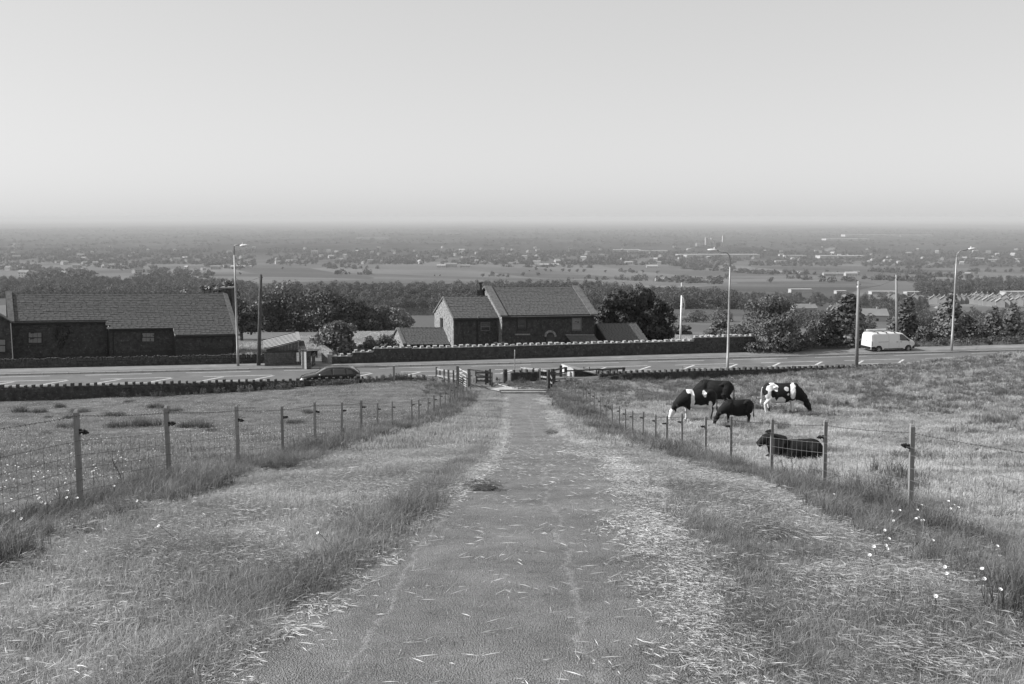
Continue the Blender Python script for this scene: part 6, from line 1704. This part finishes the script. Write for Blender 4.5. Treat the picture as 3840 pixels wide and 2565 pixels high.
# big bushes and sycamores beyond the road on the right
RB = ((2885, 1322, 92.5, 265, 200, 'leaf_mid', 13000, .145, 'round', 'huge round leafy bush where the castellated wall ends'),
      (2790, 1318, 92.0, 70, 70, 'leaf_pale', 1500, .15, 'round', 'pale outer bush against the end of the castellated wall'),
      (3085, 1308, 95, 120, 130, 'leaf_mid', 3000, .16, 'round', 'loose leafy bush between the huge bush and the sycamore'),
      (3165, 1306, 95.5, 130, 195, 'leaf_pale', 4200, .2, 'spire', 'tall pale sycamore left of the bleached pole and van'),
      (3390, 1300, 101, 100, 170, 'leaf_mid', 3600, .2, 'spire', 'dark sycamore rising just behind the roof of the van'),
      (3545, 1302, 100, 110, 178, 'leaf_pale', 3900, .2, 'spire', 'tall sycamore left of the right-hand street lamp'),
      (3620, 1304, 103, 80, 120, 'leaf_dark', 1700, .18, 'round', 'dark bush right behind the right-hand street lamp'),
      (3712, 1302, 104, 80, 135, 'leaf_pale', 2600, .2, 'spire', 'pale sycamore second from the right edge of the photo'),
      (3795, 1302, 105, 75, 145, 'leaf_pale', 2600, .2, 'spire', 'pale sycamore nearest the right edge of the photo'),
      (3665, 1303, 102, 110, 85, 'leaf_dark', 2000, .17, 'round', 'dark rounded bush between the two pale sycamores and the lamp'),
      (3460, 1300, 99, 100, 75, 'leaf_mid', 1800, .16, 'round', 'bush at the roadside between van and right-hand lamp'),
      (3775, 1304, 102.5, 100, 60, 'leaf_dark', 1500, .17, 'round', 'low dark bush at the foot of the right-edge sycamore'),
      (3850, 1304, 103, 90, 90, 'leaf_dark', 1800, .17, 'round', 'dark bush cut off by the right edge of the photo'))
for i, (px, py, Yy, w, h, m, n, lf_, sh_, lab) in enumerate(RB):
    shade_tree(lab, px, py, Yy, w, h, m, n, lf_, sh_, cat='tree' if sh_ == 'spire' else 'bush', seed=70 + i, nb=28 if w > 200 else 20, z0=0, name='sycamore' if sh_ == 'spire' else 'bush', sub=.3 if w > 200 else .36)
# undergrowth along the right roadside and the wall end
def bushlet(): return leaf_cloud(420, [(0, 0, .35, .6, .5, .45), (.4, .1, .25, .4, .4, .35), (-.4, 0, .3, .4, .4, .4)], .13)
bl_src = [source('undergrowth_clump', bushlet(), [M['leaf_mid']]) for _ in range(4)]
x = rng.uniform(19.5, 60, 260); y = K(x) + rng.uniform(4.6, 8.5, 260) + (x < 22) * 1.0
scatter('roadside_undergrowth', onground(x, y), bl_src, rng.uniform(.5, 1.25, len(x)), label='tangled low undergrowth beyond the pavement on the right', cat='undergrowth')
x = rng.uniform(20, 62, 420); y = K(x) + rng.uniform(3.7, 6.0, 420)
scatter('roadside_grass', onground(x, y), tallf, rng.uniform(.8, 1.5, len(x)), label='long grass along the back of the right pavement', cat='grass')
x, y = jgrid(-30, 26, 92, 205, 1.9); k = ~((x > -12) & (x < 16) & (y < 104)) & (x < 26)
k &= y > np.where(x < -6, 93, 100)
scatter('back_field_grass', onground(x[k], y[k]), rough, rng.uniform(1.6, 2.4, k.sum()), label='pale meadow grass in the field behind the houses', cat='grass')
# nettles at the foot of the near wall
def nettle():
    P = []
    for i in range(9):
        x0, y0, h = random.uniform(-.4, .4), random.uniform(-.2, .2), random.uniform(.3, .75)
        v, t, tn = leaf_cloud(26, [(0, 0, 0, .07, .07, .5)], .075); v[:, 2] = (v[:, 2] + .5) * h; v[:, 0] += x0; v[:, 1] += y0; P.append((v, t, tn))
    return P
net = [source('nettle_clump', nettle(), [M['leaf_mid']]) for _ in range(4)]
x = np.concatenate([rng.uniform(-27, -6, 90), rng.uniform(-13, 3, 50), rng.uniform(6.5, 12, 14)]); y = K(x) - 11.95 - rng.uniform(0, .7, len(x))
scatter('nettles', onground(x, y), net, rng.uniform(.35, .8, len(x)), label='nettles growing along the foot of the near wall', cat='nettles')
# ivy on the cottage wall
iv = [(0, 0, 0, .5, .05, .7), (.45, 0, .45, .45, .05, .35), (.1, 0, .6, .5, .05, .3), (-.1, 0, -.7, .15, .05, .6)]
v, t, tn = leaf_cloud(900, iv, .14); q = Lh.wallpt(232, 1245, t1_ - .02)
v = v @ np.array([[math.cos(Lh.th), math.sin(Lh.th), 0], [-math.sin(Lh.th), math.cos(Lh.th), 0], [0, 0, 1]])
tag(obj('climbing_plant', mesh_np('climbing_plant', v, t, [M['leaf_dark']], tone=tn), loc=q + Vector((0, 0, -.3))), 'dark climbing plant on the cottage wall between its two windows', 'climber')
# small plants on the garden wall top
for i, (px, py) in enumerate(((1755, 1298), (1860, 1293), (1885, 1292))):
    p = atY(px, py, 87.4 + (px - 1755) * .005); v, t, tn = leaf_cloud(220, [(0, 0, 0, .35, .2, .2)], .09)
    tag(obj('flowering_plant', mesh_np('flowering_plant', v, t, [M['leaf_pale']], tone=tn), loc=p), ['pale plant spilling over the garden wall below the wing drainpipe', 'left of two pale plants on the garden wall below the house corner', 'right of two pale plants on the garden wall below the house corner'][i], 'plant')
# a few dry dock stems by the fences
for i, (px, py, tx, ty, lab) in enumerate(((2952, 1830, 2928, 1722, 'left tall dry dock stem by the lying cow'), (2965, 1810, 2965, 1690, 'right tall dry dock stem by the lying cow'), (470, 1850, 415, 1710, 'leaning dry weed stalk between the first two left stakes'), (600, 1810, 560, 1740, 'dry weed stalk against the second left stake'))):
    b = PG(px, py, 5, 40); k_ = scl(b); t = b + Vector(((tx - px) / k_, .05, (py - ty) / k_))
    mb = MB().tube([b - Vector((0, 0, .05)), b.lerp(t, .5) + Vector((.03, 0, 0)), t], [.008, .006, .002], 5)
    for j in range(5): a = b.lerp(t, .35 + j * .13); mb.tube([a, a + Vector((random.uniform(-.12, .12), 0, random.uniform(.06, .16)))], [.004, .001], 4)
    tag(mb.build('weed_stalk', M['wood_dark']), lab, 'weed')

# ------------------------------------------------------------------ the valley
lake = MB().add([(-330, 640, -81), (80, 640, -81), (80, 905, -81), (-330, 905, -81)], [(0, 1, 2, 3)])
wm = mat('reservoir_water', .02, .03, .02, .03, .03, .4, spec=.5); M['water'] = wm
lake.build('reservoir_water', wm, kind='structure')
far_src = []
for i in range(7):
    w = random.uniform(8, 12); h = random.uniform(8, 12)
    v, t, tn = leaf_cloud(520, blobs_for(w, h, w, 11, 0, .5, 'round', 200 + i), .85, inner=.1)
    far_src.append(source('far_tree', (v, t, tn), [M['wood_far']]))
farther_src = []
for i in range(5):
    w = random.uniform(10, 16); h = random.uniform(8, 12)
    v, t, tn = leaf_cloud(110, blobs_for(w, h, w, 6, 0, .55, 'round', 220 + i), 2.2, inner=.05)
    farther_src.append(source('farther_tree', (v, t, tn), [M['wood_far']]))
# fast lookup: sight line -> ground, for many pixels
def PGv(px, py, y0=240, y1=9000):
    px = np.asarray(px, float); py = np.asarray(py, float)
    ys = np.geomspace(y0, y1, 420)
    a = (px - 1920) / F; b = (py - 1282.5) / F
    rx, ry, rz_ = a, c_ - b * s_, -s_ - b * c_
    Yg = ys[None, :]; Xg = (rx / ry)[:, None] * Yg; Zg = (rz_ / ry)[:, None] * Yg
    d = Zg - gz(Xg, Yg + 0 * Xg)
    hit = d < 0; i = np.where(hit.any(1), hit.argmax(1), len(ys) - 1)
    yy_ = ys[i]; return (rx / ry) * yy_, yy_
def region(x0, x1, top, bot, n):
    px = rng.uniform(x0, x1, n); u = rng.uniform(0, 1, n)
    t = np.interp(px, *zip(*top)) if hasattr(top, '__len__') else top; b = np.interp(px, *zip(*bot)) if hasattr(bot, '__len__') else bot
    return px, t + (b - t) * u
regs = [region(350, 1500, [(350, 1105), (900, 1092), (1200, 1086), (1500, 1088)], 1200, 1500),
        region(1290, 2640, [(1290, 1086), (1900, 1078), (2100, 1070), (2250, 1078), (2380, 1108), (2640, 1135)], [(1290, 1166), (2200, 1166), (2400, 1160), (2640, 1160)], 1500),
        region(2380, 3000, [(2380, 1105), (2560, 1118), (3000, 1112)], [(2380, 1155), (3000, 1165)], 520),
        region(-80, 950, [(-80, 1060), (300, 1056), (600, 1048), (950, 1075)], 1120, 1500),
        region(2950, 3950, [(2950, 1118), (3200, 1112), (3560, 1118), (3950, 1100)], 1235, 900),
        region(3440, 3950, [(3440, 1078), (3650, 1052), (3950, 1040)], 1112, 420)]
px = np.concatenate([r[0] for r in regs]); py = np.concatenate([r[1] for r in regs])
hole = ((px > 3480) & (px < 3850) & (py > 1112) & (py < 1186)) | ((px > 380) & (px < 480) & (py > 1078) & (py < 1100)) | ((px > 2960) & (px < 3110) & (py > 1150) & (py < 1196)) | ((px > 3170) & (px < 3330) & (py > 1180) & (py < 1232))
px, py = px[~hole], py[~hole]
x, y = PGv(px, py)
p = onground(x, y, -1.0)
k = ~((x > -225) & (x < -52) & (y < 870) & (y > 600)) & (y > 300)
sz = rng.uniform(.7, 1.25, len(x)) * np.where(y < 600, .5, np.where((y < 950) & (x > 180), .55, .95))
scatter('valley_woodland', p[k], far_src, sz[k], label='dense dark woodland filling the valley behind the houses', cat='woodland')
# hedges and scattered trees of the fields, and the wooded town beyond
segs_ = [(0, 936, 470, 942, 40), (-60, 958, 420, 962, 60), (0, 1010, 330, 1025, 60), (300, 985, 950, 992, 90), (960, 988, 1330, 1004, 26), (1230, 1006, 1420, 1008, 16), (1260, 1027, 1310, 1030, 6), (1330, 1028, 1410, 1030, 9), (1880, 1000, 2220, 1004, 26),
         (2090, 985, 2330, 992, 46), (1840, 1034, 1910, 1040, 6), (2330, 1020, 2390, 1024, 7), (2180, 1045, 2500, 1056, 24), (2440, 1056, 2700, 1064, 30), (2700, 1020, 3060, 1030, 30), (2955, 1042, 3120, 1060, 14), (3150, 1052, 3210, 1056, 6),
         (3260, 1018, 3480, 1030, 40), (3240, 1046, 3520, 1060, 45), (3480, 1036, 3640, 1044, 26), (3400, 1006, 3560, 1004, 20), (3640, 1018, 3840, 1020, 16), (2560, 1008, 2900, 1030, 55), (2880, 985, 3200, 990, 40), (3200, 975, 3840, 985, 70), (2500, 995, 2760, 1010, 50)]
hx, hy = [], []
for (a, b, c, d, n) in segs_:
    t = rng.uniform(0, 1, n); hx.append(a + (c - a) * t + rng.normal(0, 3, n)); hy.append(b + (d - b) * t + rng.normal(0, 1.2, n))
n = 5200; tx = rng.uniform(-80, 3920, n); ty = rng.uniform(938, 992, n) + np.interp(tx, [0, 1500, 3840], [-6, 0, 10])
kt = (np.sin(tx / 61 + 3 * np.sin(ty / 17)) + np.sin(tx / 23 + ty / 5) * .5 > -.8); hx.append(tx[kt]); hy.append(ty[kt])
n = 700; tx = rng.uniform(-80, 1000, n); ty = rng.uniform(985, 1050, n); kt = np.sin(tx / 70 + 2 * np.sin(ty / 14)) > -.1; hx.append(tx[kt]); hy.append(ty[kt])
hx = np.concatenate(hx); hy = np.concatenate(hy); kz = np.abs(hx - 978) > 22; hx, hy = hx[kz], hy[kz]
x, y = PGv(hx, hy, 900, 9000)
scatter('hedgerow_trees', onground(x, y, -1), farther_src, rng.uniform(.6, 1.35, len(x)), label='hedges and clustered trees between the far fields and round the distant town', cat='trees')
n = 9000; tx = rng.uniform(-14000, 14000, n); ty = rng.uniform(4300, 15000, n); k = (np.abs(tx) < ty * .6)
kk_ = np.sin(tx / 620 + 2 * np.sin(ty / 900)) + np.sin(ty / 480) > -.9
k &= kk_
scatter('plain_woods', onground(tx[k], ty[k], -2), farther_src, rng.uniform(1.6, 3.2, k.sum()), zs=.5, label='dark woods scattered over the hazy plain', cat='woods')
# single trees one can tell apart
def far_tree_proto():
    r = thing('field_tree', 'rounded dark tree standing alone in the pale distant fields', 'tree', (0, 0, 0))
    v, t, tn = leaf_cloud(260, blobs_for(10, 9, 10, 8, 1.2, .5, 'round', 300), 1.3, inner=.1)
    obj('crown', mesh_np('crown', v, t, [M['wood_far']], tone=tn), r, world=False)
    MB().tube([(0, 0, -1), (0, 0, 4)], [.5, .3], 6).build('trunk', M['bark'], r, world=False); return r
FT = [(1345, 995, 1.1), (1810, 1038, 1.5), (1835, 1038, 1.0), (1875, 1037, 1.2), (1905, 1036, 1.1), (1962, 1035, 1.8), (2018, 1034, 1.6), (1985, 1018, .8), (2010, 1014, 1.5), (2045, 1018, 1.6), (2065, 1019, 1.2), (2110, 1019, 1.7), (2135, 1020, 1.3), (2165, 1021, 1.6), (2190, 1021, 1.4),
      (2270, 1022, 1.2), (2345, 1024, 1.5), (2370, 1025, 1.6), (2410, 1023, 1.3), (2465, 1026, 1.4), (2150, 1046, .6), (2480, 1042, 1.2), (2560, 1048, 1.9), (2660, 1052, 1.7), (2725, 1046, 2.1), (3020, 1028, 2.0), (3100, 1024, 1.5), (3140, 1023, .9), (3180, 1025, .9), (2890, 1060, 1.7), (3092, 1056, .8), (3135, 1056, .7), (1650, 1036, .7), (1630, 1035, .6), (1310, 1028, 1.0), (1060, 1010, 1.2), (900, 1030, .9), (300, 1010, 1.8), (470, 1012, 1.8), (60, 1000, 1.3), (3520, 1040, 1.9), (3660, 1030, 1.3)]
proto = far_tree_proto()
for i, (px, py, s) in enumerate(FT):
    q = PG(px, py, 1000, 8000); s2 = s * .75
    o = proto if i == 0 else dup(proto, q)
    o.location = q; o.scale = (s2 * random.uniform(.9, 1.2), s2, s2 * random.uniform(.75, 1.0)); o.rotation_euler = (0, 0, random.uniform(0, 6)); o['group'] = 'single trees in the distant fields'
# houses, farms and works in the valley
def far_house(name, label, px, py, w, d, h, rz, wall='farwall', roof='farroof', pitch=.45, nw=0, cat='house', group=None, y0=300, win=False, flat=False):
    q = PG(px, py, y0, 9000); r = thing(name, label, cat, q, rz, group)
    a, b = w / 2, d / 2; rh = b * 2 * pitch if not flat else .25
    MB().prism([(-a, -b, -2), (a, -b, -2), (a, b, -2), (-a, b, -2)], (0, 0, h + 2)).add([(-a, -b, h), (-a, b, h), (-a, 0, h + rh * .96), (a, -b, h), (a, b, h), (a, 0, h + rh * .96)], [(0, 2, 1), (3, 4, 5)]).build('wall', M[wall], r, world=False)
    o = .35
    MB().prism([(-a - o, -b - o, h - .1), (a + o, -b - o, h - .1), (a + o, 0, h + rh), (-a - o, 0, h + rh)], (0, 0, .25)).prism([(-a - o, 0, h + rh), (a + o, 0, h + rh), (a + o, b + o, h - .1), (-a - o, b + o, h - .1)], (0, 0, .25)).build('roof', M[roof], r, world=False)
    for i in range(nw):
        for zz in ((h * .22, h * .68) if h > 4.5 else (h * .4,)):
            x = -a + w * (i + .5) / nw
            MB().box((x - .55, -b - .08, zz - .55), (x + .55, -b + .02, zz + .6)).build('window', M['frame_dark'], r, world=False)
    if not flat and w < 20: MB().box((a * .6 - .4, -.4, h), (a * .6 + .4, .4, h + rh + 1.0)).build('chimney', M['farwall2'], r, world=False)
    return r
row = [(3568, 1140), (3586, 1139), (3604, 1138), (3622, 1137), (3640, 1136), (3652, 1139), (3668, 1141), (3684, 1144), (3700, 1146), (3716, 1148), (3733, 1150), (3750, 1152), (3772, 1152), (3796, 1152), (3820, 1146), (3836, 1140), (3660, 1126), (3680, 1127), (3700, 1129), (3722, 1131), (3745, 1132), (3768, 1133), (3790, 1132), (3815, 1128), (3520, 1138), (3500, 1140), (3540, 1142), (3350, 1128), (3330, 1127), (3428, 1132)]
for i, (px, py) in enumerate(row):
    far_house('estate_house', 'small gabled house with a pale tiled roof in the valley housing estate', px, py, 6.5, 6.2, 4.2, RAD(random.choice((58, 62, 66))), 'farwall2', 'farroof2' if i % 3 else 'farroof', .42, 2, group='houses of the valley estate')
for (px, py, w, d, h, rz, wl, rf2, lab) in ((3012, 1172, 15, 8, 3, .1, 'farwall2', 'farroof', 'low hipped bungalow among trees right of the huge bush'), (3240, 1205, 19, 9, 3, -.1, 'farwall', 'farroof', 'long low bungalow with a white wall behind the bleached pole'),
                                      (2495, 1052, 16, 10, 5, .2, 'farwall2', 'farroof', 'farmhouse with a bright roof left of the middle lamp'), (2480, 1054, 24, 14, 4, .1, 'farwall', 'farroof2', 'white-roofed barn beside the farmhouse'), (1690, 1002, 38, 14, 9, .05, 'farwall2', 'farroof', 'large square farm building on the pale fields'),
                                      (1655, 1003, 26, 12, 6, .0, 'farwall', 'farroof2', 'low pale shed left of the large farm building'), (1745, 1002, 30, 12, 5, .0, 'farwall2', 'farroof', 'long shed right of the large farm building'), (3190, 1034, 30, 14, 6, .1, 'farwall', 'farroof2', 'bright white barn end of the distant dairy farm'),
                                      (3130, 1034, 60, 14, 5, .05, 'farwall2', 'farroof', 'long dark-fronted cowshed of the distant dairy farm'), (3210, 1032, 16, 10, 8, .1, 'farwall2', 'farroof', 'tall block at the right end of the dairy farm'), (810, 1010, 26, 10, 8, .1, 'farwall2', 'farroof', 'terraced stone farmhouse on the left hillside'),
                                      (425, 1002, 50, 12, 7, .1, 'farwall2', 'farroof', 'row of joined cottages on the left hillside'), (905, 1003, 60, 12, 3, .0, 'farwall', 'farroof2', 'long low white polytunnel on the left hillside'), (2445, 1003, 34, 12, 4, .0, 'farwall', 'farroof2', 'small white-roofed shed by the far field edge'),
                                      (2060, 997, 60, 12, 4, 0, 'farwall', 'farroof2', 'pale line of low sheds beyond the round field trees'), (3625, 1033, 22, 10, 5, 0, 'farwall', 'farroof2', 'small white shed left of the wooded hill on the right'), (3370, 988, 14, 10, 7, .2, 'farwall', 'farroof2', 'white villa on the far ridge right of centre')):
    far_house('farm_building' if 'farm' in lab or 'barn' in lab or 'shed' in lab else 'house', lab, px, py, w, d, h, rz, wl, rf2, .3, 4 if w > 25 else 2, cat='building')
for (px, py, w, d, h, lab) in ((2690, 966, 340, 60, 14, 'huge long white factory roof right behind the middle lamp head'), (2980, 966, 90, 40, 10, 'white warehouse right of the long factory roof'), (3150, 968, 190, 60, 11, 'broad white warehouse group on the right of the plain'),
                               (2350, 944, 130, 60, 10, 'long pale works roof beyond the middle of the town'), (2450, 946, 130, 50, 9, 'second pale works roof beyond the middle of the town'), (3000, 1098, 22, 10, 4, 'large pale shed roof in the trees left of the bleached pole'), (3150, 1101, 10, 8, 3, 'small white shed roof in the trees behind the bleached pole'),
                               (3310, 1103, 26, 9, 3, 'long white shed roof in the trees above the van'), (3420, 1105, 14, 9, 3, 'white shed roof in the trees right of the van'), (3810, 1112, 26, 12, 5, 'white flat-roofed block above the estate at the right edge'), (3265, 878, 500, 100, 16, 'faint long white warehouse far out on the plain'),
                               (3430, 876, 300, 100, 18, 'faint white warehouse far out right on the plain'), (3170, 902, 330, 100, 14, 'faint pale works on the plain on the right'), (1400, 898, 260, 80, 12, 'faint pale works roof on the left half of the plain')):
    far_house('warehouse', lab, px, py, w, d, h, RAD(2), 'farwall', 'farroof2', .05, 0, cat='warehouse', flat=True)
wk = thing('works', 'distant chemical works with slim white chimneys on the plain', 'factory', PG(2660, 924, 900, 9000)); wk['label'] = wk['label']
for i, (dx, w, h) in enumerate(((-60, 30, 18), (-20, 8, 50), (-5, 8, 44), (12, 8, 48), (30, 60, 20), (75, 6, 60), (50, 30, 30))):
    MB().box((dx - w / 2, -10, -2), (dx + w / 2, 10, h)).build('chimney' if w < 10 else 'block', M['farwall'], wk, world=False)
for (px, py, lab) in ((2134, 946, 'church tower standing over the trees of the distant town'),):
    q = PG(px, py, 900, 9000); r = thing('church_tower', lab, 'church', q); MB().box((-4, -4, -2), (4, 4, 24)).build('tower', M['farwall2'], r, world=False); MB().box((-4.6, -4.6, 23), (4.6, 4.6, 25)).build('parapet', M['farwall2'], r, world=False)
cvn = MB().box((-3, -1.2, .3), (3, 1.2, 2.6)).mesh('caravan', M['farwall'])
for i in range(34):
    q = PG(random.uniform(2795, 3015), random.uniform(1020, 1026), 900, 9000); o = obj('caravan', cvn, loc=q + Vector((0, 0, .5))); o.rotation_euler[2] = random.uniform(-.5, .5); o.scale = (1.2, 1.2, 1.2)
    tag(o, 'white caravan parked in the distant caravan park right of the middle lamp', 'caravan', 'caravans in the distant park')
tm = []
for wl, rf2 in (('farwall', 'farroof'), ('farwall2', 'farroof'), ('farwall', 'farroof2')):
    mb = MB(); a, b, h = 5, 4.5, 6
    mb.box((-a, -b, -2), (a, b, h)); mb.add([(-a, -b, h), (-a, b, h), (-a, 0, h + 3), (a, -b, h), (a, b, h), (a, 0, h + 3)], [(0, 2, 1), (3, 4, 5)])
    mb.add([(-a - .3, -b - .4, h - .1), (a + .3, -b - .4, h - .1), (a + .3, 0, h + 3.2), (-a - .3, 0, h + 3.2), (-a - .3, b + .4, h - .1), (a + .3, b + .4, h - .1)], [(0, 1, 2, 3), (3, 2, 5, 4)], 1)
    for x_ in (-3, 0, 3):
        for z_ in (1.5, 4.3): mb.box((x_ - .6, -b - .05, z_ - .6), (x_ + .6, -b + .02, z_ + .7), 2)
    tm.append(mb.mesh('town_house', [M[wl], M[rf2], M['frame_dark']]))
for i in range(170):
    px = random.uniform(0, 3840); py = random.uniform(928, 992)
    if px < 1000 and random.random() < .4: py = random.uniform(960, 1045)
    q = PG(px, py, 900, 9000); o = obj('town_house', random.choice(tm), loc=q); o.rotation_euler[2] = random.choice((-1.2, -.3, .2, .5, 1.1)); s = random.uniform(.9, 1.5); o.scale = (s * random.uniform(.8, 2.2), s, s)
    tag(o, 'tiny gabled house among the trees of the distant town', 'house', 'houses of the distant town')
for i, (px, py) in enumerate(((55, 918), (80, 918), (265, 975), (645, 983), (700, 985), (1480, 952), (1420, 958))):
    q = PG(px, py, 900, 9000); o = obj('gable_house', tm[0], loc=q); o.rotation_euler[2] = 1.3; o.scale = (1.3, 1.3, 1.6)
    tag(o, ['bright white gabled house on the far left ridge nearest the edge', 'second bright white gabled house on the far left ridge', 'bright white gable below the far left ridge', 'bright gable left of the long polytunnel', 'white gable beside the left street lamp', 'bright gable in the town left of centre', 'smaller bright gable in the town left of centre'][i], 'house')
number_group([o for o in COL.objects if o.name.startswith('field_tree')], 'rounded tree alone in the distant fields, {} of these from the left', lambda o: o.location.x / o.location.y)
number_group([o for o in COL.objects if o.name.startswith('estate_house')], 'small gabled house of the valley estate, {} from the left', lambda o: o.location.x / o.location.y)
